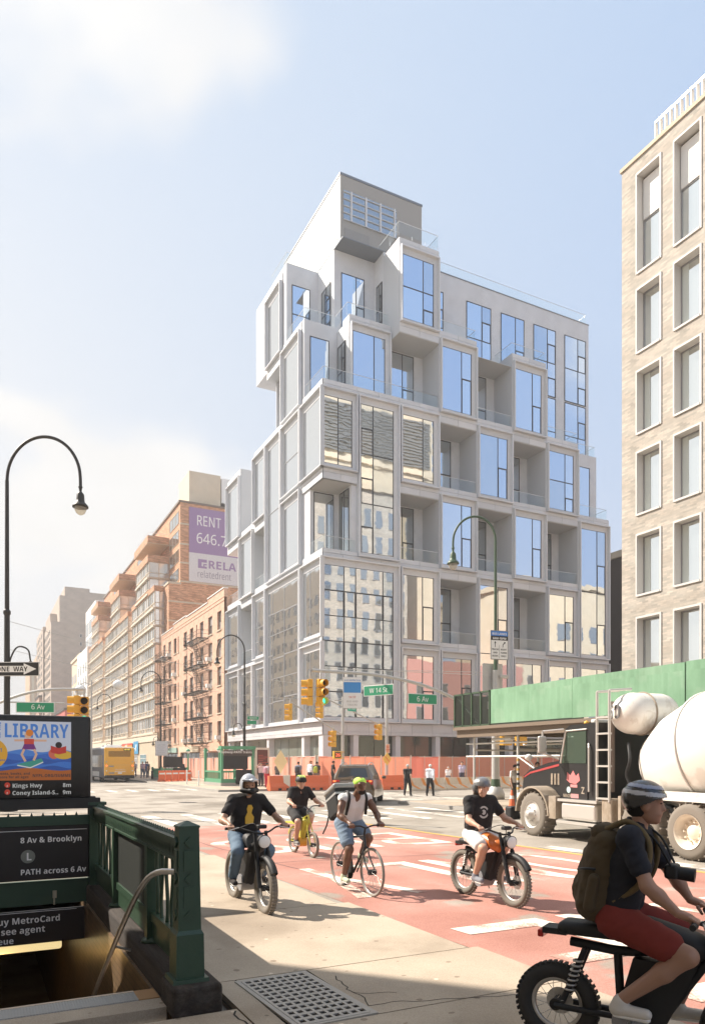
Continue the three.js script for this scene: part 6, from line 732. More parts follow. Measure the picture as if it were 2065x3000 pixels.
// ---- brown estate car crossing towards the avenue
{
  const O = thing('brown_suv', 'brown sport utility car seen from behind in the crossing', 'car', [15.75, 0, -30.2], Math.atan2(0.82, 0.575)), pt = mat(lin(0.13, 0.095, 0.062), 0.28, { physical: true, clearcoat: 0.8, clearcoatRoughness: 0.1, metalness: 0.4 });
  // local: +x forward
  const ring = (x, w, y0, y1, wt) => [[x, y0, -w], [x, (y0 + y1) * 0.46, -w * 1.02], [x, y1, -wt], [x, y1 + 0.02, 0], [x, y1, wt], [x, (y0 + y1) * 0.46, w * 1.02], [x, y0, w]];
  const low = [ring(-2.35, 0.82, 0.42, 0.98, 0.74), ring(-2.25, 0.93, 0.34, 1.08, 0.86), ring(-1.4, 0.95, 0.3, 1.1, 0.9), ring(0.6, 0.95, 0.3, 1.06, 0.9), ring(1.6, 0.93, 0.32, 1.0, 0.85), ring(2.3, 0.82, 0.4, 0.8, 0.7)], up = [ring(-2.28, 0.84, 1.08, 1.1, 0.8), ring(-1.95, 0.84, 1.08, 1.68, 0.62), ring(-1.5, 0.85, 1.08, 1.74, 0.66), ring(0.0, 0.86, 1.06, 1.74, 0.66), ring(0.85, 0.86, 1.03, 1.12, 0.74)];
  const skin = rr => { const g = geo(); for (let i = 0; i + 1 < rr.length; i++) for (let k = 0; k + 1 < 7; k++) g.quad(rr[i][k], rr[i + 1][k], rr[i + 1][k + 1], rr[i][k + 1]); for (const [q, f] of [[rr[0], 1], [rr[rr.length - 1], -1]]) for (let k = 1; k + 1 < 7; k++) f > 0 ? g.quad(q[0], q[k], q[k + 1], q[0]) : g.quad(q[0], q[k + 1], q[k], q[0]); const q = g.geo(); q.deleteAttribute('normal'); q.computeVertexNormals(); return q; };
  mesh('body', skin(low), pt, O); const cb = mesh('cabin', skin(up), pt, O);
  mesh('rear_window', geo().quad([-2.23, 1.2, 0.66], [-2.23, 1.2, -0.66], [-2.03, 1.6, -0.54], [-2.03, 1.6, 0.54]), M.carGlass, cb); for (const s of [-1, 1]) mesh('side_window', geo().poly([[-1.85, 1.18], [0.55, 1.16], [-0.05, 1.62], [-1.6, 1.64]], 0, 0.01).geo().applyMatrix4(move(0, 0, s * 0.81).multiply(rotX(s * -0.3)).multiply(move(0, 0.0, 0))), M.carGlass, cb);
  for (const s of [-1, 1]) { mesh('tail_light', geo().rbox(-2.26, 0.98, s * 0.72, 0.16, 0.2, 0.34, 0.04), s < 0 ? M.tail : M.tail, O); mesh('tail_lamp_lit', geo().rbox(-2.3, 1.03, s * 0.78, 0.1, 0.08, 0.14, 0.03), M.tailLit, O); wheel(O, -1.45, 0.37, s * 0.8, 0.37, 0.26, { dir: s, bolts: 5 }); wheel(O, 1.45, 0.37, s * 0.8, 0.37, 0.26, { dir: s, bolts: 5 }); mesh('roof_rail', geo().tube([[-1.9, 1.7, s * 0.62], [-1.4, 1.8, s * 0.62], [0, 1.8, s * 0.62], [0.4, 1.68, s * 0.62]], 0.02, 20, 6), M.rail, cb); mesh('mirror', geo().rbox(0.55, 1.15, s * 1.08, 0.14, 0.14, 0.2, 0.05), pt, O); mesh('exhaust_tip', geo().rod([-2.38, 0.36, s * 0.6], [-2.2, 0.36, s * 0.6], 0.05), M.chrome, O); }
  mesh('bumper', geo().rbox(-2.3, 0.52, 0, 0.2, 0.26, 1.75, 0.06), pt, O); mesh('diffuser', geo().rbox(-2.33, 0.37, 0, 0.14, 0.16, 1.5, 0.04), M.black, O); const np = mesh('number_plate', geo().box(-2.365, 0.82, -0.17, -2.35, 0.98, 0.17), mat(lin(0.6, 0.66, 0.72), 0.5), O); mesh('lettering', new Geo().add(txt('153 HPS', 0.065, 0.004), move(-2.366, 0.9, 0).multiply(rotY(-Math.PI / 2))), mat(lin(0.05, 0.1, 0.3), 0.5), np); mesh('badge', new Geo().add(new THREE.CylinderGeometry(0.045, 0.045, 0.02, 20), move(-2.3, 1.12, 0).multiply(rotZ(Math.PI / 2))), M.chrome, O); mesh('wiper', geo().rod([-2.26, 1.22, 0], [-2.22, 1.26, 0.35], 0.012), M.black, cb);
}
// ---- city bus from behind
{
  const O = thing('city_bus', 'city bus with yellow rear panel driving away along the street', 'bus', [11.3, 0, -68]), yl = mat(lin(0.78, 0.42, 0.055), 0.5), nb = mat(lin(0.04, 0.05, 0.09), 0.35), W = 1.3;   // tail at z = 0, nose towards -z
  mesh('body', geo().rbox(0, 1.72, -6.1, 2.6, 2.7, 12, 0.12), nb, O); mesh('roof', geo().rbox(0, 3.1, -6.1, 2.5, 0.18, 11.6, 0.08), M.whitePaint, O); const rp = mesh('rear_panel', geo().rbox(0, 1.78, -0.02, 2.58, 2.62, 0.28, 0.1), yl, O);
  for (let i = 0; i < 6; i++) mesh('vent_slat', geo().box(-0.95, 2.32 + i * 0.085, 0.12, 0.95, 2.36 + i * 0.085, 0.135), M.black, rp); const ds = mesh('destination_sign', geo().box(0.35, 2.82, 0.12, 0.98, 3.06, 0.14), M.black, rp); mesh('lettering', new Geo().add(txt('M14D', 0.13, 0.006), move(0.66, 2.94, 0.14)), mat(lin(0.5, 0.35, 0.02), 0.5, { emissive: lin(1, 0.75, 0.1), emissiveIntensity: 0.5 }), ds);
  mesh('bumper', geo().rbox(0, 0.5, 0.05, 2.6, 0.3, 0.4, 0.08), M.black, rp); const hatch = mesh('engine_hatch', geo().box(-0.95, 0.75, 0.12, 0.95, 1.55, 0.13), yl, rp); mesh('hatch_seam', geo().box(-0.97, 1.55, 0.12, 0.97, 1.565, 0.134).box(-0.97, 0.74, 0.12, -0.955, 1.55, 0.134).box(0.955, 0.74, 0.12, 0.97, 1.55, 0.134), M.tan, hatch); mesh('lettering', new Geo().add(txt('#HYBRIDBUS', 0.11, 0.004), move(0.05, 0.98, 0.13)), M.signWhite, hatch); mesh('lettering', new Geo().add(txt('clean energy bus', 0.085, 0.004, FONTR), move(0.05, 1.16, 0.13)), M.signWhite, hatch); mesh('number_plate', geo().box(-0.15, 0.78, 0.132, 0.2, 0.9, 0.136), M.signWhite, hatch); mesh('advert_patch', geo().box(-0.9, 1.4, 0.132, -0.5, 1.5, 0.136).box(-0.9, 0.8, 0.132, -0.45, 0.9, 0.136), mat(lin(0.2, 0.25, 0.32), 0.5), hatch);
  for (const s of [-1, 1]) { mesh('tail_light', new Geo().add(new THREE.CylinderGeometry(0.08, 0.08, 0.05, 16), move(s * 1.12, 1.5, 0.13).multiply(rotX(Math.PI / 2))), M.tailLit, rp); mesh('reflector', new Geo().add(new THREE.CylinderGeometry(0.07, 0.07, 0.05, 14), move(s * 1.12, 1.85, 0.13).multiply(rotX(Math.PI / 2))), M.tan, rp); mesh('reverse_light', new Geo().add(new THREE.CylinderGeometry(0.06, 0.06, 0.05, 14), move(s * 1.12, 1.05, 0.13).multiply(rotX(Math.PI / 2))), M.whitePaint, rp); }
  for (const zz of [-2.6, -9.0]) for (const s of [-1, 1]) mesh('wheel', new Geo().add(new THREE.CylinderGeometry(0.48, 0.48, 0.32, 26), move(s * 1.12, 0.48, zz).multiply(rotZ(Math.PI / 2))), M.tyre, O); for (let i = 0; i < 7; i++) mesh('side_window', geo().box(-1.312, 1.35, -11.2 + i * 1.5, -1.302, 2.45, -9.85 + i * 1.5), M.carGlass, O); mesh('side_wave', geo().box(-1.31, 0.5, -11.5, -1.303, 0.95, -3), M.whitePaint, O); mesh('roof_unit', geo().rbox(-0.2, 3.25, -3, 1.4, 0.25, 2.5, 0.08), M.whitePaint, O); for (let i = 0; i < 3; i++) mesh('marker_lamp', geo().box(-0.35 + i * 0.3, 3.02, 0.1, -0.27 + i * 0.3, 3.06, 0.13), M.tail, rp);
}

// ================================================================ PEOPLE AND BICYCLES
// Bodies: distance field of tapered bones, joined with a smooth minimum and meshed with surface nets.
function blob(bones, cell = 0.014, k = 0.03) {
  let lo = [1e9, 1e9, 1e9], hi = [-1e9, -1e9, -1e9]; const pad = 3 * cell, mg = 0.05 + 2 * cell;
  const ext = b => b[0] === 'e' ? [[b[1] - b[4], b[2] - b[5], b[3] - b[6]], [b[1] + b[4], b[2] + b[5], b[3] + b[6]]] : [[0, 1, 2].map(i => Math.min(b[1 + i] - b[4], b[5 + i] - b[8])), [0, 1, 2].map(i => Math.max(b[1 + i] + b[4], b[5 + i] + b[8]))];
  for (const b of bones) { const [l, h] = ext(b); for (let i = 0; i < 3; i++) { lo[i] = Math.min(lo[i], l[i] - pad); hi[i] = Math.max(hi[i], h[i] + pad); } }
  const N = [0, 1, 2].map(i => Math.ceil((hi[i] - lo[i]) / cell) + 1), F = new Float32Array(N[0] * N[1] * N[2]).fill(0.2), sx = 1, sy = N[0], sz = N[0] * N[1];
  for (const b of bones) {
    const [l, h] = ext(b), a0 = [0, 1, 2].map(i => Math.max(0, Math.floor((l[i] - mg - lo[i]) / cell))), a1 = [0, 1, 2].map(i => Math.min(N[i] - 1, Math.ceil((h[i] + mg - lo[i]) / cell)));
    const e = b[0] === 'e', dx = b[5] - b[1], dy = b[6] - b[2], dz = b[7] - b[3], L2 = dx * dx + dy * dy + dz * dz || 1e-9, mr = e ? Math.min(b[4], b[5], b[6]) : 0;
    for (let z = a0[2]; z <= a1[2]; z++) for (let y = a0[1]; y <= a1[1]; y++) for (let x = a0[0]; x <= a1[0]; x++) {
      const px = lo[0] + x * cell, py = lo[1] + y * cell, pz = lo[2] + z * cell; let d;
      if (e) { const u = (px - b[1]) / b[4], v = (py - b[2]) / b[5], w = (pz - b[3]) / b[6]; d = (Math.sqrt(u * u + v * v + w * w) - 1) * mr; }
      else { const t = clamp(((px - b[1]) * dx + (py - b[2]) * dy + (pz - b[3]) * dz) / L2); d = Math.hypot(px - b[1] - dx * t, py - b[2] - dy * t, pz - b[3] - dz * t) - mix(b[4], b[8], t); }
      const i = x + y * sy + z * sz, c = F[i], q = Math.max(k - Math.abs(c - d), 0) / k; F[i] = Math.min(c, d) - q * q * k * 0.25;
    }
  }
  const id = new Int32Array(F.length).fill(-1), P = [], I = [], off = [0, 1, sy, sy + 1, sz, sz + 1, sz + sy, sz + sy + 1];
  const E = [[0, 1], [2, 3], [4, 5], [6, 7], [0, 2], [1, 3], [4, 6], [5, 7], [0, 4], [1, 5], [2, 6], [3, 7]];
  for (let z = 0; z < N[2] - 1; z++) for (let y = 0; y < N[1] - 1; y++) for (let x = 0; x < N[0] - 1; x++) {
    const i = x + y * sy + z * sz; let m = 0; for (let c = 0; c < 8; c++) if (F[i + off[c]] < 0) m |= 1 << c; if (m === 0 || m === 255) continue;
    let n = 0, X = 0, Y = 0, Zz = 0; for (const [a, b] of E) if (((m >> a) & 1) !== ((m >> b) & 1)) { const fa = F[i + off[a]], t = fa / (fa - F[i + off[b]]); X += mix(a & 1, b & 1, t); Y += mix((a >> 1) & 1, (b >> 1) & 1, t); Zz += mix(a >> 2, b >> 2, t); n++; }
    id[i] = P.length / 3; P.push(lo[0] + (x + X / n) * cell, lo[1] + (y + Y / n) * cell, lo[2] + (z + Zz / n) * cell);
  }
  for (let z = 1; z < N[2] - 1; z++) for (let y = 1; y < N[1] - 1; y++) for (let x = 1; x < N[0] - 1; x++) {
    const i = x + y * sy + z * sz, s = F[i] < 0;
    for (const [d, u, v] of [[sx, sy, sz], [sy, sz, sx], [sz, sx, sy]]) { if (s === (F[i + d] < 0)) continue; const a = id[i], b = id[i - u], c = id[i - u - v], e = id[i - v]; if (a < 0 || b < 0 || c < 0 || e < 0) continue; s ? I.push(a, b, c, a, c, e) : I.push(a, c, b, a, e, c); }
  }
  const g = new THREE.BufferGeometry(); g.setAttribute('position', new THREE.Float32BufferAttribute(P, 3)); g.setIndex(I); g.computeVertexNormals(); return g;
}
// soft folds in cloth: the surface pushed in and out by stretched noise
function folds(g, amp = 0.008, f = 15) { const P = g.attributes.position, N = g.attributes.normal; for (let i = 0; i < P.count; i++) { const x = P.getX(i), y = P.getY(i), z = P.getZ(i), a = fbm((x + z * 0.8) * f * 0.7 + y * f * 0.45 + 40, (y - x * 0.5 + z * 0.3) * f + 40, 57, 3), d = (0.5 - Math.abs(a - 0.5) * 3.2) * amp; P.setXYZ(i, x + N.getX(i) * d, y + N.getY(i) * d, z + N.getZ(i) * d); } g.computeVertexNormals(); return g; }
const merge = l => mergeGeometries(l.map(g => { if (g.attributes.uv) g.deleteAttribute('uv'); return g.index ? g : g; }));
const cap = (a, ra, b, rb) => ['c', ...a, ra, ...b, rb], at3 = (a, b, t) => a.map((v, i) => mix(v, b[i], t));
const cloth = (r, g, b, o = {}) => mat(lin(r, g, b), 0.9, { physical: true, sheen: 0.3, sheenRoughness: 0.6, ...o });
function headGeo(h, yaw, o = {}) {   // about the origin, looking along +x, then turned and moved
  const b = [['e', 0, 0.02, 0, 0.096, 0.108, 0.076], ['e', 0.02, -0.05, 0, 0.072, 0.072, 0.058], cap([0.04, -0.085, 0], 0.035, [0.062, -0.098, 0], 0.026), cap([0.09, 0.008, 0], 0.011, [0.107, -0.028, 0], 0.015), ['e', -0.008, -0.005, 0.078, 0.02, 0.032, 0.012], ['e', -0.008, -0.005, -0.078, 0.02, 0.032, 0.012], ['e', 0.078, -0.062, 0, 0.018, 0.012, 0.027], ['e', 0.082, 0.03, 0.03, 0.014, 0.012, 0.026], ['e', 0.082, 0.03, -0.03, 0.014, 0.012, 0.026]];
  const g = blob(b, 0.008, 0.018); return g.applyMatrix4(move(...h).multiply(rotY(yaw)).multiply(rotZ(o.tilt || 0)));
}
function handGeo(w, g, s, right) {   // from wrist w closed round a bar through g along z; right = +1 when on the +z side
  const top = [g[0] - 0.012, g[1] + 0.034, g[2]], b = [cap(w, 0.028, top, 0.026)];
  [-0.033, -0.011, 0.011, 0.033].forEach((dz, i) => { const L = [0.9, 1, 0.97, 0.85][i], p0 = [g[0] - 0.004, g[1] + 0.035, g[2] + dz], p1 = [g[0] + 0.036 * L, g[1] + 0.016, g[2] + dz], p2 = [g[0] + 0.026 * L, g[1] - 0.022 * L, g[2] + dz]; b.push(cap(p0, 0.011, p1, 0.0098), cap(p1, 0.0098, p2, 0.0085)); });
  b.push(cap([g[0] - 0.025, g[1] + 0.02, g[2] - right * 0.04], 0.012, [g[0] + 0.002, g[1] - 0.02, g[2] - right * 0.05], 0.0095));
  return blob(b, 0.0065, 0.008);
}
function openHand(w, tip, s = 1) { const d = at3(w, tip, 0.5), v = tip.map((q, i) => (q - w[i])), L = Math.hypot(...v), u = v.map(q => q / L), b = [cap(w, 0.026, d, 0.034)]; for (let i = 0; i < 4; i++) { const o = (i - 1.5) * 0.019, p0 = [d[0] + o * 0.4, d[1], d[2] + o], p1 = [tip[0] + o * 0.5 + 0.005, tip[1] + 0.006 * Math.abs(i - 1.4), tip[2] + o]; b.push(cap(p0, 0.011, p1, 0.008)); } b.push(cap(at3(w, tip, 0.25), 0.013, [d[0] + 0.04, d[1] - 0.0, d[2] + s * -0.01], 0.009)); return blob(b, 0.009, 0.01); }
// J: joints; parts of the figure: body (skin), shirt, lower garment, shoes, and whatever sits on head and back
function person(O, J, o) {
  const cell = o.cell || 0.016, S = o.scale || 1, body = [], sh = [], pt = [], arms = ['L', 'R'], f = o.fat || 1, hp = J.pelvis, ch = J.chest, side = (p, d) => [p[0], p[1], p[2] + d];
  const sp = o.turn || 0, ax = [-Math.sin(sp), 0, Math.cos(sp)], off = (p, d) => [p[0] + ax[0] * d, p[1], p[2] + ax[2] * d];
  const torso = q => [cap(off(hp, -0.065), (0.105 + q) * f, off(ch, -0.075), (0.108 + q) * f), cap(off(hp, 0.065), (0.105 + q) * f, off(ch, 0.075), (0.108 + q) * f), cap(J.shL, 0.062 + q, J.shR, 0.062 + q), cap(off(ch, -0.08), 0.1 + q, at3(J.shL, J.shR, 0.25), 0.07 + q), cap(off(ch, 0.08), 0.1 + q, at3(J.shL, J.shR, 0.75), 0.07 + q)];
  body.push(...torso(0), cap(at3(ch, J.neck, 0.4), 0.07, at3(J.neck, J.head, 0.45), 0.05));
  sh.push(...torso(0.014)); if (!o.tank) sh.push(cap(at3(J.shL, J.shR, 0.5), 0.072, J.neck, 0.058));
  for (const s of arms) {
    const a = J['sh' + s], e = J['el' + s], w = J['wr' + s], h = J['hip' + s], kn = J['kn' + s], an = J['an' + s], to = J['to' + s];
    body.push(cap(a, 0.057, at3(a, e, 0.5), 0.05), cap(at3(a, e, 0.5), 0.05, e, 0.04), cap(e, 0.041, at3(e, w, 0.35), 0.041), cap(at3(e, w, 0.35), 0.041, w, 0.027), cap(h, 0.098, kn, 0.06), cap(kn, 0.058, at3(kn, an, 0.35), 0.058), cap(at3(kn, an, 0.35), 0.058, an, 0.038));
    if (!o.tank) sh.push(cap(a, 0.07, at3(a, e, o.sleeve ?? 0.62), 0.064)); if (o.sleeve > 0.9) sh.push(cap(e, 0.058, at3(e, w, 0.92), 0.044));
    pt.push(cap(h, 0.118, at3(h, kn, o.leg === 'short' ? 0.72 : 1), o.leg === 'short' ? 0.1 : 0.078)); if (o.leg !== 'short') pt.push(cap(kn, 0.077, at3(kn, an, 0.95), 0.062));
  }
  pt.push(cap(J.hipL, 0.12, J.hipR, 0.12), cap(off(hp, -0.05), 0.118 * f, off(hp, 0.05), 0.118 * f));
  const geos = [blob(body, cell, 0.03), headGeo(J.head, o.headYaw || 0, { tilt: o.headTilt })];
  if (o.grip) geos.push(handGeo(J.wrL, J.gL, 0, -1), handGeo(J.wrR, J.gR, 0, 1)); else if (!o.tiny) geos.push(openHand(J.wrL, J.haL, -1), openHand(J.wrR, J.haR, 1));
  else for (const s of arms) geos.push(blob([cap(J['wr' + s], 0.028, J['ha' + s], 0.024)], 0.012, 0.01));
  mesh('body', merge(geos), o.skin, O);
  mesh('shirt', folds(blob(sh, cell, 0.035)), o.shirt, O); mesh(o.leg === 'short' ? 'shorts' : 'trousers', folds(blob(pt, cell, 0.03), 0.01, 12), o.pants, O);
  for (const s of arms) { const an = J['an' + s], to = J['to' + s]; mesh('shoe', blob([cap([an[0], an[1] - 0.005, an[2]], 0.047, [an[0] - 0.02, an[1] - 0.05, an[2]], 0.045), cap([an[0] - 0.02, an[1] - 0.055, an[2]], 0.042, to, 0.036)], 0.011, 0.02), o.shoe, O); mesh('sole', blob([cap([an[0] - 0.03, an[1] - 0.088, an[2]], 0.016, [to[0] + 0.01, to[1] - 0.03, to[2]], 0.015), cap([an[0] - 0.03, an[1] - 0.088, an[2] + 0.02], 0.014, [to[0] + 0.01, to[1] - 0.03, to[2] + 0.015], 0.013), cap([an[0] - 0.03, an[1] - 0.088, an[2] - 0.02], 0.014, [to[0] + 0.01, to[1] - 0.03, to[2] - 0.015], 0.013)], 0.01, 0.02), o.sole || M.signWhite, O); }
  if (!o.faceless) { const y = o.headYaw || 0, F = (x, yy, z) => { const v = V(x, yy, z).applyMatrix4(rotY(y)); return [J.head[0] + v.x, J.head[1] + v.y, J.head[2] + v.z]; }, g = geo(); for (const z of [-0.031, 0.031]) { g.ball(...F(0.088, 0.012, z), 0.009, 0.008, 0.014, 8, 6); g.ball(...F(0.091, 0.034, z), 0.007, 0.005, 0.02, 8, 6); } g.ball(...F(0.093, -0.061, 0), 0.006, 0.005, 0.022, 8, 6); stuff(mesh('eyes_and_mouth', g, o.dark || mat(lin(0.06, 0.03, 0.025), 0.6), O)); }
  if (o.hair) mesh('hair', blob([['e', J.head[0] - 0.012 * Math.cos(o.headYaw || 0), J.head[1] + 0.045, J.head[2] + 0.012 * Math.sin(o.headYaw || 0), 0.1, 0.092, 0.086], ...(o.longHair ? [cap([J.head[0] - 0.06, J.head[1], J.head[2]], 0.07, [J.head[0] - 0.1, J.head[1] - 0.25, J.head[2]], 0.05)] : [])], 0.012, 0.03), o.hair, O);
  return O;
}
// ---- bicycles: rear hub above the origin, +x forward
function spokedWheel(O, x, R, w, m, rimM, n = 18) {
  const t = mesh('wheel', new Geo().add(new THREE.TorusGeometry(R - w, w, 10, 48), move(x, R, 0)), m, O); mesh('rim', new Geo().add(new THREE.TorusGeometry(R - w * 1.95, w * 0.42, 8, 48), move(x, R, 0).multiply(new THREE.Matrix4().makeScale(1, 1, 0.9))), rimM, t);
  const g = geo(); for (let i = 0; i < n; i++) { const a = i / n * 2 * Math.PI, b = a + (i % 2 ? 0.35 : -0.35), r = R - w * 2; g.rod([x + 0.035 * Math.cos(b), R + 0.035 * Math.sin(b), (i % 2 ? 1 : -1) * 0.03], [x + r * Math.cos(a), R + r * Math.sin(a), 0], 0.0022, 0.0022, 4, false); } stuff(mesh('spokes', g, M.rim, t)); mesh('hub', geo().rod([x, R, -0.055], [x, R, 0.055], 0.04, 0.04, 14), M.black, t);
  if (w > 0.035) { const k = geo(); for (let i = 0; i < 46; i++) { const a = i / 46 * 2 * Math.PI; k.add(new THREE.BoxGeometry(0.022, 0.012, w * 1.3), move(x + (R - 0.001) * Math.cos(a), R + (R - 0.001) * Math.sin(a), 0).multiply(rotZ(a + Math.PI / 2))); } stuff(mesh('tread_blocks', k, m, t)); mesh('brake_disc', geo().rod([x, R, -0.05], [x, R, -0.053], 0.09, 0.09, 24), M.rim, t); }
  return t;
}
function motoBike(O, o) {
  const { wb, R, w, paint } = o, fr = o.frame || M.black, hx = wb - 0.2, bar = o.bar, seat = o.seat;
  spokedWheel(O, 0, R, w, o.tyre, M.rim); spokedWheel(O, wb, R, w, o.tyre, M.rim);
  mesh('frame', geo().tube([[hx, bar[1] - 0.14, 0], [hx - 0.25, bar[1] - 0.22, 0], [seat[0] + 0.1, seat[1] - 0.12, 0], [seat[0] - 0.25, seat[1] - 0.1, 0]], 0.032, 24, 8).path([[hx + 0.01, bar[1] - 0.2, 0], [wb * 0.56, R * 0.95, 0], [wb * 0.36, R * 0.95, 0]], 0.028).path([[wb * 0.36, R * 0.95, 0], [seat[0] + 0.05, seat[1] - 0.12, 0]], 0.028), fr, O);
  mesh('swing_arm', geo().rod([0, R, 0.075], [wb * 0.36, R * 0.98, 0.06], 0.02).rod([0, R, -0.075], [wb * 0.36, R * 0.98, -0.06], 0.02), fr, O); const sh = mesh('shock', geo().rod([0.06, R + 0.05, 0.07], [seat[0] - 0.14, seat[1] - 0.12, 0.06], 0.02).rod([0.06, R + 0.05, -0.07], [seat[0] - 0.14, seat[1] - 0.12, -0.06], 0.02), fr, O); for (let i = 0; i < 7; i++) mesh('coil', new Geo().add(new THREE.TorusGeometry(0.03, 0.007, 6, 14), move(mix(0.09, seat[0] - 0.17, 0.15 + i * 0.11), mix(R + 0.08, seat[1] - 0.15, 0.15 + i * 0.11), 0.066).multiply(rotX(Math.PI / 2))), M.rim, sh);
  mesh('battery', geo().poly([[wb * 0.34, R * 0.95], [wb * 0.6, R * 0.95], [hx - 0.08, bar[1] - 0.3], [seat[0] + 0.16, seat[1] - 0.14]], -0.085, 0.085), o.box || M.black, O); mesh('motor', geo().rod([wb * 0.42, R * 0.92, -0.1], [wb * 0.42, R * 0.92, 0.1], 0.11, 0.11, 20), M.frameGrey, O);
  mesh('tank', new Geo().add(new THREE.CapsuleGeometry(0.105, 0.26, 8, 18), move((hx + seat[0]) / 2 + 0.06, (bar[1] + seat[1]) / 2 - 0.08, 0).multiply(rotZ(Math.PI / 2 - 0.25)).multiply(new THREE.Matrix4().makeScale(0.9, 1, 1.05))), paint, O);
  mesh('seat', geo().rbox(seat[0] - 0.04, seat[1], 0, 0.56, 0.09, 0.22, 0.045), M.black, O); for (const s of [-1, 1]) mesh('fork_leg', geo().rod([hx, bar[1] - 0.04, s * 0.075], [wb, R, s * 0.075], 0.022, 0.02, 10).rod([hx + (wb - hx) * 0.35, mix(bar[1], R, 0.4), s * 0.075], [wb, R, s * 0.075], 0.03, 0.028, 10), o.fork || M.black, O);
  mesh('front_fender', geo().add(new THREE.TorusGeometry(R + 0.025, 0.045, 6, 20, 1.3), move(wb, R, 0).multiply(rotZ(0.6)).multiply(new THREE.Matrix4().makeScale(1, 1, 1.1))), M.black, O);
  mesh('handlebar', geo().tube([[bar[0], bar[1], -bar[2] - 0.06], [bar[0] + 0.0, bar[1], -bar[2] + 0.1], [hx + 0.03, bar[1] - 0.05, -0.1], [hx + 0.02, bar[1] - 0.07, 0], [hx + 0.03, bar[1] - 0.05, 0.1], [bar[0] + 0.0, bar[1], bar[2] - 0.1], [bar[0], bar[1], bar[2] + 0.06]], 0.013, 50, 8), M.black, O);
  for (const s of [-1, 1]) { mesh('grip', geo().rod([bar[0], bar[1], s * (bar[2] - 0.06)], [bar[0], bar[1], s * (bar[2] + 0.07)], 0.019, 0.019, 10), M.black, O); mesh('brake_lever', geo().rod([bar[0] + 0.03, bar[1] + 0.01, s * (bar[2] - 0.1)], [bar[0] + 0.07, bar[1] - 0.02, s * (bar[2] + 0.05)], 0.007), M.rim, O); mesh('foot_peg', geo().rod([o.peg[0], o.peg[1], s * 0.08], [o.peg[0], o.peg[1], s * (o.peg[2] + 0.05)], 0.014), M.rim, O); }
  const hl = mesh('headlight', geo().rod([hx + 0.04, bar[1] - 0.15, 0], [hx + 0.16, bar[1] - 0.16, 0], 0.07, 0.085, 20), M.black, O); mesh('lens', geo().ball(hx + 0.16, bar[1] - 0.16, 0, 0.025, 0.078, 0.078), M.signWhite, hl); mesh('display', geo().rbox(hx + 0.05, bar[1] + 0.02, 0, 0.09, 0.05, 0.12, 0.015), M.black, O); mesh('cable', geo().tube([[bar[0], bar[1], 0.25], [hx + 0.16, bar[1] + 0.06, 0.12], [hx + 0.12, bar[1] - 0.3, 0.09], [wb, R + 0.06, 0.085]], 0.006, 30, 5), M.black, O);
  mesh('rear_rack', geo().box(seat[0] - 0.42, seat[1] - 0.05, -0.08, seat[0] - 0.26, seat[1] - 0.01, 0.08), M.black, O); mesh('tail_light', geo().rbox(seat[0] - 0.44, seat[1] - 0.06, 0, 0.04, 0.05, 0.12, 0.01), M.tail, O); mesh('kick_stand', geo().rod([wb * 0.36, R * 0.8, -0.1], [wb * 0.28, 0.12, -0.2], 0.01), M.rim, O);
}
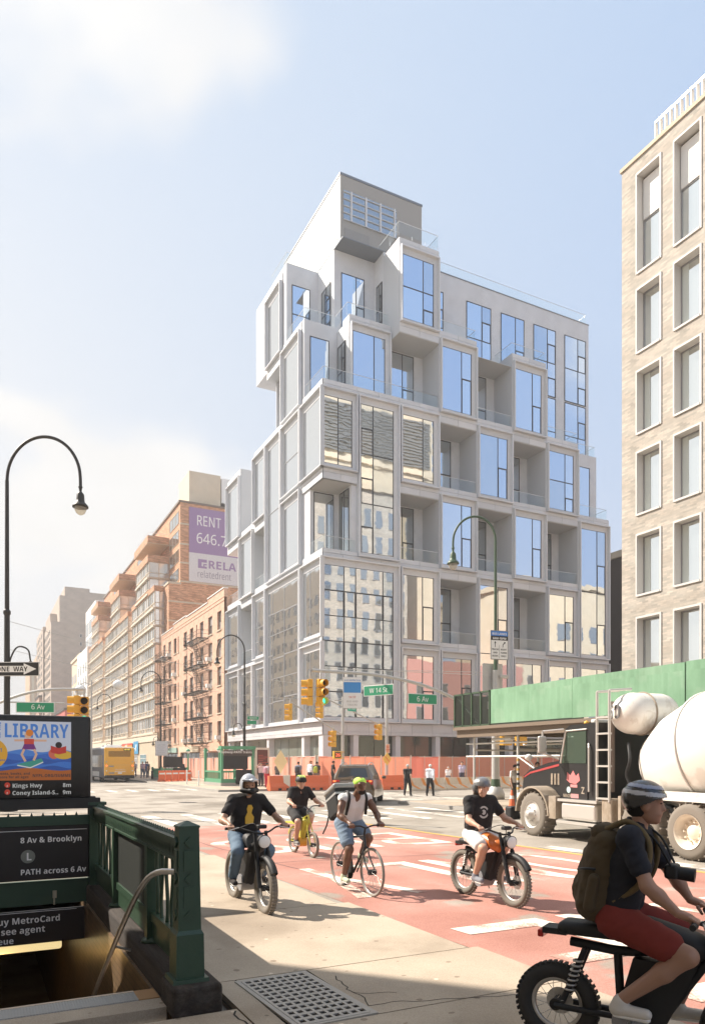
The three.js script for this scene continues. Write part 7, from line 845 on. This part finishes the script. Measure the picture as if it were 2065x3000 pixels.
function roadBike(O, o) {
  const { wb, R, paint } = o, bb = [wb * 0.42, 0.27, 0], st = o.seat, hd = [wb - 0.24, 0.83, 0], hb = [wb - 0.2, 0.68, 0], bar = o.bar;
  spokedWheel(O, 0, R, o.w, o.tyre || M.tyre, M.rim, 24); spokedWheel(O, wb, R, o.w, o.tyre || M.tyre, M.rim, 24);
  mesh('frame', geo().path([st, bb], 0.016).rod([st[0] + 0.02, st[1] - 0.14, 0], hd, 0.017).rod(bb, hb, 0.02).rod(hd, hb, 0.02).rod(bb, [0, R, 0.06], 0.01).rod(bb, [0, R, -0.06], 0.01).rod([st[0] + 0.03, st[1] - 0.2, 0], [0, R, 0.06], 0.009).rod([st[0] + 0.03, st[1] - 0.2, 0], [0, R, -0.06], 0.009), paint, O);
  for (const s of [-1, 1]) { mesh('fork_leg', geo().tube([[hb[0], hb[1], s * 0.03], [hb[0] + 0.04, hb[1] - 0.15, s * 0.05], [wb, R, s * 0.055]], 0.012, 20, 8), paint, O); mesh('crank', geo().rod([bb[0], bb[1], s * 0.06], [bb[0] + s * -0.03 - (s < 0 ? -0.06 : 0.03), bb[1] + s * -0.16, s * 0.08], 0.011), M.black, O); mesh('pedal', geo().rbox(o.ped[s > 0 ? 'R' : 'L'][0], o.ped[s > 0 ? 'R' : 'L'][1], s * 0.13, 0.09, 0.02, 0.08, 0.008), M.black, O); mesh('grip', geo().rod([bar[0], bar[1], s * (bar[2] - 0.07)], [bar[0], bar[1], s * (bar[2] + 0.06)], 0.016), M.black, O); }
  mesh('chain_ring', geo().rod([bb[0], bb[1], 0.05], [bb[0], bb[1], 0.056], 0.095, 0.095, 26), M.black, O); mesh('handlebar', geo().tube([[bar[0], bar[1], -bar[2] - 0.05], [bar[0], bar[1], -0.1], [hd[0] + 0.05, hd[1] + 0.12, 0], [bar[0], bar[1], 0.1], [bar[0], bar[1], bar[2] + 0.05]], 0.012, 40, 8).rod(hd, [hd[0] + 0.03, hd[1] + 0.12, 0], 0.014), M.black, O); mesh('saddle', geo().poly([[-0.14, -0.06], [0.12, -0.02], [0.12, 0.02], [-0.14, 0.06]], 0, 0.04, 'y').geo().applyMatrix4(move(st[0], st[1] + 0.02, 0)), M.black, O);
  if (o.cargo) { mesh('rear_rack', geo().box(-0.25, R * 2 + 0.1, -0.1, 0.28, R * 2 + 0.13, 0.1), paint, O); mesh('battery', geo().rbox(wb * 0.5, 0.55, 0, 0.16, 0.42, 0.12, 0.04, rotZ(-0.35)), paint, O); mesh('screen', geo().tube([[bar[0] + 0.05, bar[1], -0.1], [bar[0] + 0.22, bar[1] - 0.15, 0], [bar[0] + 0.05, bar[1], 0.1]], 0.012, 20, 6).ball(bar[0] + 0.16, bar[1] - 0.1, 0, 0.06, 0.12, 0.1), M.clear, O); mesh('fender', geo().add(new THREE.TorusGeometry(R + 0.02, 0.03, 6, 18, 1.8), move(0, R, 0).multiply(rotZ(0.9))), paint, O); mesh('motor_cover', geo().rod([wb * 0.42, 0.27, -0.09], [wb * 0.42, 0.27, 0.09], 0.1, 0.1, 18), M.signalYellow, O); }
}
const skinL = mat(lin(0.55, 0.33, 0.23), 0.55), skinM = mat(lin(0.4, 0.23, 0.15), 0.5), skinD = mat(lin(0.17, 0.085, 0.052), 0.45), blackCloth = cloth(0.018, 0.016, 0.016), helmShine = (r, g, b) => mat(lin(r, g, b), 0.25, { physical: true, clearcoat: 0.8 });
// limbs of a seated rider from a few points; s > 0 is the rider's right
function pose(o) { const J = { pelvis: o.pelvis, chest: o.chest, neck: o.neck, head: o.head }; for (const [k, s] of [['L', -1], ['R', 1]]) { const q = o[k] || o.R, m = p => [p[0], p[1], s * Math.abs(p[2])]; J['sh' + k] = m(o.sh); J['el' + k] = m(q.el); J['g' + k] = m(q.g); J['wr' + k] = [q.g[0] - 0.075, q.g[1] + 0.055, s * (Math.abs(q.g[2]) + 0.005)]; J['hip' + k] = [o.pelvis[0], o.pelvis[1] - 0.02, s * 0.1]; J['kn' + k] = m(q.kn); J['an' + k] = m(q.an); J['to' + k] = m(q.to); } return J; }
function helmet(O, h, m, o = {}) {   // half or full shell round the head centre, or with band a strip of it
  const e = o.band ? 0.004 : 0, bones = [['e', h[0] - 0.012, h[1] + (o.full ? 0.015 : 0.04), h[2], 0.135 + e, (o.full ? 0.15 : 0.118) + e, 0.115 + e]]; const g = blob(bones, 0.01, 0.02), P = g.attributes.position, I = g.index.array, keep = [];
  for (let i = 0; i < I.length; i += 3) { let x = 0, y = 0; for (let k = 0; k < 3; k++) { x += P.getX(I[i + k]) / 3; y += P.getY(I[i + k]) / 3; } const dx = x - h[0], dy = y - h[1]; const cut = o.band ? dy < o.band[0] - dx * 0.12 || dy > o.band[1] - dx * 0.12 : o.full ? (dx > 0.05 && dy < 0.06 && dy > -0.035) : o.openFace ? (dx > 0.03 && dy < 0.05) || dy < -0.06 : o.low ? dy < 0.0 + dx * 0.42 : dy < 0.035 - dx * 0.15; if (!cut) keep.push(I[i], I[i + 1], I[i + 2]); }
  g.setIndex(keep); return mesh(o.band ? 'helmet_stripe' : 'helmet', g, m, o.on || O);
}
// R1: full-face helmet, black T-shirt, dark electric moped
{
  const p = { pelvis: [0.42, 0.93, 0], chest: [0.5, 1.24, 0], neck: [0.55, 1.44, 0], head: [0.6, 1.575, 0], sh: [0.52, 1.39, 0.19], R: { el: [0.66, 1.14, 0.38], g: [0.95, 1.06, 0.36], kn: [0.77, 0.74, 0.21], an: [0.55, 0.4, 0.2], to: [0.7, 0.33, 0.22] } }, at = [3.17, 0, -9.81];
  const B = thing('electric_moped', 'dark muddy electric moped ridden by the man in a full helmet', 'motorbike', at, -Math.PI / 2); motoBike(B, { wb: 1.23, R: 0.335, w: 0.05, paint: M.black, tyre: M.tyreDusty, bar: [0.95, 1.06, 0.36], seat: [0.42, 0.81], peg: [0.58, 0.3, 0.2] });
  const O = thing('person', 'man in full grey helmet and black printed T-shirt riding a moped', 'person', at, -Math.PI / 2); person(O, pose(p), { grip: true, skin: skinM, shirt: blackCloth, pants: cloth(0.13, 0.19, 0.26), shoe: cloth(0.03, 0.025, 0.025), headYaw: -0.15, fat: 1.08, cell: 0.013 });
  const h = helmet(O, p.head, helmShine(0.42, 0.44, 0.48), { full: true }); mesh('chin_bar', blob([cap([0.62, 1.52, -0.1], 0.032, [0.71, 1.51, 0], 0.042), cap([0.62, 1.52, 0.1], 0.032, [0.71, 1.51, 0], 0.042)], 0.01, 0.02), M.black, h); mesh('visor_peak', blob([cap([0.66, 1.655, -0.1], 0.014, [0.76, 1.65, 0], 0.014), cap([0.66, 1.655, 0.1], 0.014, [0.76, 1.65, 0], 0.014), cap([0.68, 1.66, 0], 0.02, [0.76, 1.65, 0], 0.014)], 0.009, 0.03), helmShine(0.5, 0.53, 0.58), h);
  const pr = mat(lin(0.7, 0.45, 0.06), 0.8); const fig = new THREE.Shape(); [[-0.055, -0.12], [0.055, -0.12], [0.06, -0.03], [0.025, 0.02], [0.03, 0.05], [0.042, 0.09], [0.02, 0.13], [-0.025, 0.13], [-0.04, 0.08], [-0.03, 0.03], [-0.06, -0.03]].forEach(([a, b], i) => i ? fig.lineTo(a, b) : fig.moveTo(a, b)); const fg = new THREE.ExtrudeGeometry(fig, { depth: 0.004, bevelEnabled: false }); fg.applyMatrix4(move(0.628, 1.2, 0.0).multiply(rotY(Math.PI / 2)).multiply(rotX(0.12))); mesh('shirt_print', fg, pr, O);
}
// R2: lime helmet, black T-shirt, small yellow cargo bicycle
{
  const p = { pelvis: [0.2, 0.9, 0], chest: [0.28, 1.17, 0], neck: [0.34, 1.34, 0], head: [0.38, 1.455, 0], sh: [0.3, 1.3, 0.17], R: { el: [0.46, 1.08, 0.3], g: [0.72, 1.0, 0.3], kn: [0.55, 0.68, 0.14], an: [0.42, 0.3, 0.13], to: [0.57, 0.25, 0.14] }, L: { el: [0.46, 1.08, 0.3], g: [0.72, 1.0, 0.3], kn: [0.58, 0.8, 0.14], an: [0.42, 0.48, 0.13], to: [0.56, 0.43, 0.14] } }, at = [5.87, 0, -14.2];
  const B = thing('cargo_bicycle', 'yellow small wheeled cargo bicycle in the red lane', 'bicycle', at, -Math.PI / 2); roadBike(B, { wb: 0.98, R: 0.255, w: 0.03, paint: mat(lin(0.5, 0.48, 0.06), 0.45), tyre: M.tyreDusty, seat: [0.24, 0.8, 0], bar: [0.72, 1.0, 0.3], ped: { R: [0.44, 0.2], L: [0.44, 0.36] }, cargo: true });
  const O = thing('person', 'rider in lime and black helmet on the yellow cargo bicycle', 'person', at, -Math.PI / 2); person(O, pose(p), { grip: true, skin: skinL, shirt: blackCloth, pants: cloth(0.05, 0.05, 0.05), leg: 'short', shoe: cloth(0.2, 0.2, 0.19), headYaw: -0.2 });
  const h = helmet(O, p.head, M.black, {}); for (let i = 0; i < 4; i++) mesh('helmet_stripe', geo().tube([[0.27, 1.47, -0.07 + i * 0.046], [0.31, 1.58, -0.06 + i * 0.04], [0.39, 1.608, -0.055 + i * 0.036], [0.47, 1.57, -0.055 + i * 0.036]], 0.011, 16, 6), mat(lin(0.5, 0.65, 0.1), 0.5), h); mesh('ponytail', blob([cap([0.29, 1.45, 0], 0.05, [0.25, 1.3, 0], 0.03)], 0.012, 0.02), mat(lin(0.6, 0.42, 0.18), 0.8), O);
}
// R3: white vest, denim shorts, delivery bag, road bicycle
{
  const p = { pelvis: [0.27, 1.0, 0], chest: [0.42, 1.27, 0], neck: [0.55, 1.42, 0], head: [0.64, 1.545, 0], sh: [0.48, 1.36, 0.2], R: { el: [0.58, 1.12, 0.3], g: [0.82, 0.98, 0.24], kn: [0.55, 0.62, 0.13], an: [0.38, 0.23, 0.13], to: [0.53, 0.16, 0.14] }, L: { el: [0.6, 1.12, 0.3], g: [0.82, 0.98, 0.24], kn: [0.64, 0.78, 0.14], an: [0.42, 0.52, 0.13], to: [0.56, 0.45, 0.14] } }, at = [4.92, 0, -10.05];
  const B = thing('road_bicycle', 'slim dark road bicycle ridden by man in white vest', 'bicycle', at, -Math.PI / 2); roadBike(B, { wb: 1.0, R: 0.345, w: 0.02, paint: mat(lin(0.03, 0.03, 0.032), 0.4), tyre: mat(lin(0.24, 0.22, 0.19), 0.8), seat: [0.2, 0.9, 0], bar: [0.82, 0.98, 0.24], ped: { R: [0.42, 0.1], L: [0.45, 0.42] } });
  const O = thing('person', 'bearded man in white vest and neon headscarf riding a bicycle', 'person', at, -Math.PI / 2); person(O, pose(p), { grip: true, skin: skinD, shirt: cloth(0.72, 0.72, 0.71), tank: true, pants: cloth(0.2, 0.27, 0.36), leg: 'short', shoe: cloth(0.5, 0.55, 0.4), headYaw: -0.1, cell: 0.013 });
  mesh('head_scarf', blob([['e', 0.622, 1.60, 0, 0.108, 0.072, 0.09]], 0.01, 0.02), mat(lin(0.55, 0.95, 0.12), 0.7), O); mesh('beard', blob([['e', 0.685, 1.465, 0, 0.052, 0.052, 0.055]], 0.01, 0.02), mat(lin(0.02, 0.015, 0.012), 0.9), O);
  for (const s of [-1, 1]) mesh('bag_strap', geo().tube([[0.36, 1.42, s * 0.12], [0.5, 1.455, s * 0.13], [0.57, 1.36, s * 0.14], [0.5, 1.12, s * 0.16]], 0.022, 24, 6), M.black, O);
  const D = thing('delivery_bag', 'large black insulated delivery bag on the back of a cyclist', 'bag', [at[0], 0, at[2]], -Math.PI / 2); const bm = move(0.13, 1.26, 0).multiply(rotZ(0.42)); mesh('bag_body', geo().add(new RoundedBoxGeometry(0.4, 0.42, 0.44, 3, 0.05), bm), cloth(0.02, 0.02, 0.02), D); mesh('bag_lid', geo().add(new RoundedBoxGeometry(0.42, 0.09, 0.46, 3, 0.04), bm.clone().multiply(move(0, 0.22, 0))), mat(lin(0.3, 0.29, 0.28), 0.45), D); mesh('reflective_strip', geo().add(new THREE.BoxGeometry(0.405, 0.03, 0.446), bm.clone().multiply(move(0, 0.1, 0))), mat(lin(0.4, 0.4, 0.4), 0.3), D); mesh('loose_strap', geo().tube([[0.0, 1.1, 0.2], [0.02, 0.95, 0.24], [-0.08, 0.8, 0.26]], 0.012, 16, 5), M.black, D);
}
// R4: open helmet, printed black T-shirt, white shorts, orange and black moped
{
  const p = { pelvis: [0.3, 0.9, 0], chest: [0.34, 1.21, 0], neck: [0.38, 1.4, 0], head: [0.42, 1.53, 0], sh: [0.36, 1.35, 0.19], R: { el: [0.52, 1.1, 0.31], g: [0.8, 1.0, 0.33], kn: [0.67, 0.73, 0.18], an: [0.5, 0.36, 0.18], to: [0.66, 0.3, 0.2] } }, at = [6.2, 0, -8.64];
  const B = thing('electric_moped', 'orange and black electric moped with round headlight in red lane', 'motorbike', at, -Math.PI / 2); motoBike(B, { wb: 1.08, R: 0.32, w: 0.045, paint: mat(lin(0.6, 0.16, 0.03), 0.35), tyre: mat(lin(0.16, 0.145, 0.12), 0.85), bar: [0.8, 1.0, 0.33], seat: [0.3, 0.77], peg: [0.52, 0.27, 0.18] });
  const O = thing('person', 'rider in white shorts and black printed T-shirt looking left', 'person', at, -Math.PI / 2); person(O, pose(p), { grip: true, skin: skinL, shirt: blackCloth, pants: cloth(0.78, 0.76, 0.73), leg: 'short', shoe: cloth(0.22, 0.23, 0.26), headYaw: -0.75, fat: 1.1, cell: 0.013 });
  const h = helmet(O, p.head, helmShine(0.16, 0.16, 0.165), { openFace: false }); mesh('helmet_side', blob([['e', 0.36, 1.53, 0, 0.1, 0.11, 0.118]], 0.012, 0.02), helmShine(0.1, 0.1, 0.105), h); mesh('helmet_crown', blob([['e', 0.4, 1.605, 0, 0.128, 0.07, 0.11]], 0.012, 0.02), helmShine(0.45, 0.45, 0.46), h); mesh('hair', blob([cap([0.35, 1.46, 0.05], 0.05, [0.33, 1.36, 0.05], 0.03)], 0.012, 0.02), mat(lin(0.06, 0.035, 0.02), 0.9), O);
  const ring = mesh('shirt_print', new Geo().add(new THREE.RingGeometry(0.06, 0.085, 24), move(0.47, 1.2, 0.02).multiply(rotY(Math.PI / 2))), M.galv, O); mesh('print_core', new Geo().add(new THREE.CircleGeometry(0.035, 16), move(0.472, 1.2, 0.02).multiply(rotY(Math.PI / 2))), M.galv, ring);
}
// R5: the near rider with the pack, at the right edge
{
  const p = { pelvis: [0.4, 0.92, 0], chest: [0.47, 1.26, 0], neck: [0.51, 1.49, 0], head: [0.56, 1.625, 0], sh: [0.5, 1.42, 0.19], R: { el: [0.62, 1.15, 0.27], g: [0.86, 0.95, 0.25], kn: [0.83, 0.74, 0.19], an: [0.45, 0.42, 0.2], to: [0.6, 0.36, 0.21] }, L: { el: [0.68, 1.16, 0.27], g: [0.86, 0.95, 0.25], kn: [0.86, 0.76, 0.19], an: [0.72, 0.34, 0.18], to: [0.88, 0.29, 0.19] } }, at = [3.48, 0, -3.79], turn = -Math.PI / 2 + 0.54;
  const B = thing('electric_moped', 'black electric moped cut by the lower right corner', 'motorbike', at, turn); motoBike(B, { wb: 1.15, R: 0.275, w: 0.055, paint: M.black, tyre: M.tyre, bar: [0.88, 0.95, 0.3], seat: [0.34, 0.8], peg: [0.5, 0.28, 0.2] });
  const O = thing('person', 'near rider in dark T-shirt and red shorts with striped helmet', 'person', at, turn); person(O, pose(p), { grip: true, skin: mat(lin(0.36, 0.2, 0.135), 0.5), shirt: cloth(0.014, 0.015, 0.022), pants: cloth(0.2, 0.028, 0.02), leg: 'short', shoe: cloth(0.62, 0.58, 0.52), headYaw: 0.25, cell: 0.011 });
  const h = helmet(O, p.head, helmShine(0.02, 0.02, 0.022), { low: true }); helmet(O, p.head, helmShine(0.5, 0.5, 0.52), { band: [0.062, 0.088], on: h }); helmet(O, p.head, helmShine(0.25, 0.27, 0.36), { band: [0.108, 0.13], on: h }); mesh('hair', blob([['e', 0.527, 1.612, 0, 0.088, 0.08, 0.079]], 0.01, 0.02), mat(lin(0.015, 0.012, 0.01), 0.9), O);
  const K = thing('backpack', 'olive brown backpack on the near rider', 'bag', at, turn), bk = cloth(0.075, 0.052, 0.025); mesh('pack_body', folds(blob([cap([0.27, 0.98, -0.08], 0.12, [0.34, 1.36, -0.07], 0.11), cap([0.27, 0.98, 0.08], 0.12, [0.34, 1.36, 0.07], 0.11), cap([0.2, 1.05, 0], 0.1, [0.28, 1.3, 0], 0.1)], 0.012, 0.05), 0.012, 11), bk, K); mesh('top_pocket', blob([cap([0.3, 1.44, -0.08], 0.06, [0.3, 1.44, 0.08], 0.06)], 0.012, 0.03), bk, K); mesh('side_pocket', blob([cap([0.26, 0.98, 0.2], 0.04, [0.29, 1.16, 0.2], 0.035)], 0.012, 0.02), bk, K); for (const s of [-1, 1]) mesh('strap', geo().tube([[0.33, 1.46, s * 0.1], [0.48, 1.52, s * 0.115], [0.6, 1.4, s * 0.13], [0.56, 1.15, s * 0.17], [0.4, 1.02, s * 0.17]], 0.02, 30, 6), cloth(0.14, 0.1, 0.045), K); mesh('compression_strap', geo().tube([[0.3, 1.22, 0.205], [0.24, 1.22, 0.2], [0.17, 1.2, 0.12]], 0.009, 20, 5), M.black, K);
  const C = thing('camera', 'black camera hanging at the chest of the near rider', 'camera', at, turn); mesh('camera_body', geo().rbox(0.72, 1.22, 0.02, 0.08, 0.09, 0.13, 0.02), M.black, C); mesh('camera_lens', geo().rod([0.75, 1.21, 0.02], [0.85, 1.2, 0.02], 0.04, 0.042, 18), M.black, C); mesh('neck_strap', geo().tube([[0.72, 1.26, 0.08], [0.63, 1.42, 0.1], [0.47, 1.53, 0.06], [0.47, 1.53, -0.06], [0.63, 1.42, -0.1], [0.72, 1.26, -0.06]], 0.008, 30, 5), M.black, C);
}
// ---- people on foot
function standing(o = {}) {   // +x forward; stride and arm swing in metres
  const s = o.stride || 0, J = { pelvis: [0, 0.95, 0], chest: [0.02 + (o.lean || 0), 1.24, 0], neck: [0.02 + (o.lean || 0) * 1.4, 1.48, 0], head: [0.04 + (o.lean || 0) * 1.8, 1.61, 0] };
  for (const [k, d] of [['L', -1], ['R', 1]]) { const w = d * s, sh = [0.0 + (o.lean || 0) * 1.2, 1.41, d * 0.18]; J['sh' + k] = sh; J['el' + k] = [sh[0] - w * 0.5 - 0.02, 1.13, d * 0.23]; J['wr' + k] = [sh[0] - w * 0.7 + 0.06, 0.88, d * 0.24]; J['ha' + k] = [sh[0] - w * 0.7 + 0.09, 0.76, d * 0.24]; J['hip' + k] = [0, 0.92, d * 0.09]; J['kn' + k] = [w * 0.55 + 0.03, 0.5, d * 0.1]; J['an' + k] = [w, 0.09 + (w < 0 ? 0.06 : 0), d * 0.1]; J['to' + k] = [w + 0.14, 0.04 + (w < 0 ? 0.0 : 0), d * 0.12]; }
  if (o.raise) { J.elR = [0.16, 1.42, 0.36]; J.wrR = [0.14, 1.62, 0.2]; J.haR = [0.12, 1.68, 0.1]; } if (o.reach) for (const k of ['L', 'R']) { const d = k === 'L' ? -1 : 1; J['el' + k] = [0.2, 1.12, d * 0.26]; J['wr' + k] = [0.42, 1.02, d * 0.18]; J['ha' + k] = [0.52, 1.0, d * 0.16]; }
  return J;
}
function walker(label, x, z, heading, o) { const O = thing('person', label, 'person', [x, o.y ?? 0.13, z], Math.atan2(-heading[1], heading[0]), 'people on foot'); O.scale.setScalar(o.size || 1); person(O, standing(o), { cell: 0.024, tiny: true, skin: o.skin || skinL, shirt: o.shirt, pants: o.pants, leg: o.leg, sleeve: o.sleeve, shoe: o.shoe || M.black, hair: o.hair ?? mat(lin(0.03, 0.02, 0.015), 0.9), longHair: o.longHair, faceless: true }); if (o.pack) mesh('backpack', blob([cap([-0.19, 1.08, -0.06], 0.1, [-0.17, 1.33, -0.05], 0.09), cap([-0.19, 1.08, 0.06], 0.1, [-0.17, 1.33, 0.05], 0.09)], 0.022, 0.04), o.pack, O); return O; }
const C_ = cloth; const grey = mat(lin(0.5, 0.5, 0.5), 0.9);
walker('man in black T-shirt walking away right beside the SUV', 20.9, -34.4, [0.75, -0.66], { y: 0, stride: 0.24, shirt: C_(0.02, 0.02, 0.02), pants: C_(0.02, 0.02, 0.022), hair: grey });
walker('white haired man in white shirt walking towards the barriers', 21.9, -33.7, [0.75, -0.66], { y: 0, stride: 0.28, shirt: C_(0.72, 0.75, 0.82), sleeve: 1, pants: C_(0.02, 0.02, 0.022), hair: mat(lin(0.75, 0.74, 0.72), 0.9) });
walker('child in white top behind the striped concrete barrier', 28.9, -42.2, [-0.6, 0.8], { size: 0.8, shirt: C_(0.75, 0.73, 0.75), pants: C_(0.2, 0.2, 0.25), hair: grey });
walker('man in lilac shirt behind the striped concrete barrier', 30.2, -42.4, [-0.7, 0.7], { stride: 0.15, shirt: C_(0.42, 0.38, 0.52), pants: C_(0.05, 0.05, 0.08) });
walker('man in green shirt leaning on a bin under the shed', 18.6, -21.4, [-0.5, 0.86], { lean: 0.12, reach: true, shirt: C_(0.02, 0.3, 0.09), pants: C_(0.03, 0.03, 0.03), skin: skinM });
walker('woman in white vest beside the man in green', 18.9, -23.0, [0.2, 0.98], { size: 0.94, shirt: C_(0.8, 0.78, 0.77), pants: C_(0.1, 0.09, 0.08) });
walker('woman in pink shirt shading her eyes by roofed entrance', 17.9, -49.4, [-0.1, 1], { size: 0.96, raise: true, shirt: C_(0.75, 0.55, 0.55), pants: C_(0.06, 0.05, 0.06) });
walker('girl in red trousers with pink backpack waiting at kerb', 17.3, -46.6, [0.8, -0.4], { size: 0.95, shirt: C_(0.5, 0.4, 0.42), pants: C_(0.5, 0.03, 0.05), pack: C_(0.5, 0.25, 0.3) });
walker('long haired woman in dark top beside girl in red trousers', 18.4, -47.4, [0.7, -0.6], { size: 0.97, shirt: C_(0.12, 0.1, 0.09), pants: C_(0.05, 0.05, 0.05), longHair: true, hair: mat(lin(0.2, 0.1, 0.05), 0.9) });
walker('man in grey shirt with dark backpack behind the diamond sign', 19.2, -45.7, [0.7, -0.6], { shirt: C_(0.2, 0.22, 0.27), pants: C_(0.05, 0.05, 0.06), pack: C_(0.05, 0.05, 0.06) });
walker('red haired man in pale blue shirt by the fence', 19.9, -45.3, [0.9, -0.2], { size: 1.04, shirt: C_(0.6, 0.66, 0.72), sleeve: 1, pants: C_(0.03, 0.03, 0.035), hair: mat(lin(0.35, 0.13, 0.05), 0.9) });
walker('man with lime and black backpack by the fence', 20.2, -44.9, [0.75, -0.66], { shirt: C_(0.05, 0.05, 0.05), pants: C_(0.2, 0.18, 0.16), leg: 'short', pack: C_(0.35, 0.42, 0.06) });
walker('dark haired man in black T-shirt behind the lime helmet', 20.4, -44.6, [0.9, 0.2], { size: 1.03, shirt: C_(0.018, 0.017, 0.017), pants: C_(0.03, 0.03, 0.03) }).position.set(21.4, 0.13, -44.9);
[['woman in white top in the crowd right of the bus', 14.6, -81.5, [0.65, 0.62, 0.6]], ['man in blue shirt in the crowd right of the bus', 14.2, -77.8, [0.25, 0.33, 0.45]], ['woman in pink dress in the crowd right of the bus', 15.3, -78.0, [0.6, 0.4, 0.42]], ['man in dark blue in the crowd right of the bus', 16.0, -80.0, [0.06, 0.08, 0.18]], ['tall person in grey in the crowd right of the bus', 15.6, -84, [0.4, 0.38, 0.36]]].forEach(([l, x, z, c], i) => walker(l, x, z, [i % 2 ? 0.4 : -0.5, i % 3 ? 0.9 : -0.8], { stride: 0.15, shirt: C_(...c), pants: C_(0.15, 0.17, 0.22), hair: i % 2 ? undefined : mat(lin(0.4, 0.25, 0.1), 0.9) }));
walker('woman in beige top carrying a shoulder bag on far pavement', 16.6, -82, [0.1, -1], { stride: 0.2, shirt: C_(0.5, 0.42, 0.34), pants: C_(0.03, 0.03, 0.03), pack: C_(0.05, 0.035, 0.03) });
walker('person in black standing before the brick house doorway', 18.8, -75.5, [-0.5, 0.8], { shirt: C_(0.02, 0.02, 0.025), sleeve: 1, pants: C_(0.03, 0.03, 0.05), pack: C_(0.05, 0.1, 0.2) });
{ const O = thing('litter_bin', 'black slatted litter bin under the green shed', 'bin', [18.2, 0.13, -20.7]); mesh('liner', geo().rod([0, 0.02, 0], [0, 0.9, 0], 0.26, 0.28, 18), M.black, O); for (let i = 0; i < 22; i++) { const a = i / 22 * 2 * Math.PI; mesh('slat', geo().rod([0.29 * Math.cos(a), 0, 0.29 * Math.sin(a)], [0.31 * Math.cos(a), 0.95, 0.31 * Math.sin(a)], 0.018, 0.018, 5), M.poleDark, O); } mesh('ring', new Geo().add(new THREE.TorusGeometry(0.31, 0.02, 6, 24), move(0, 0.95, 0).multiply(rotX(Math.PI / 2))), M.poleDark, O); }

// ---------------------------------------------------------------- summer haze down the street
scene.fog = new THREE.FogExp2(0xf3f1ee, 0.0011);

renderer.render(scene, camera);
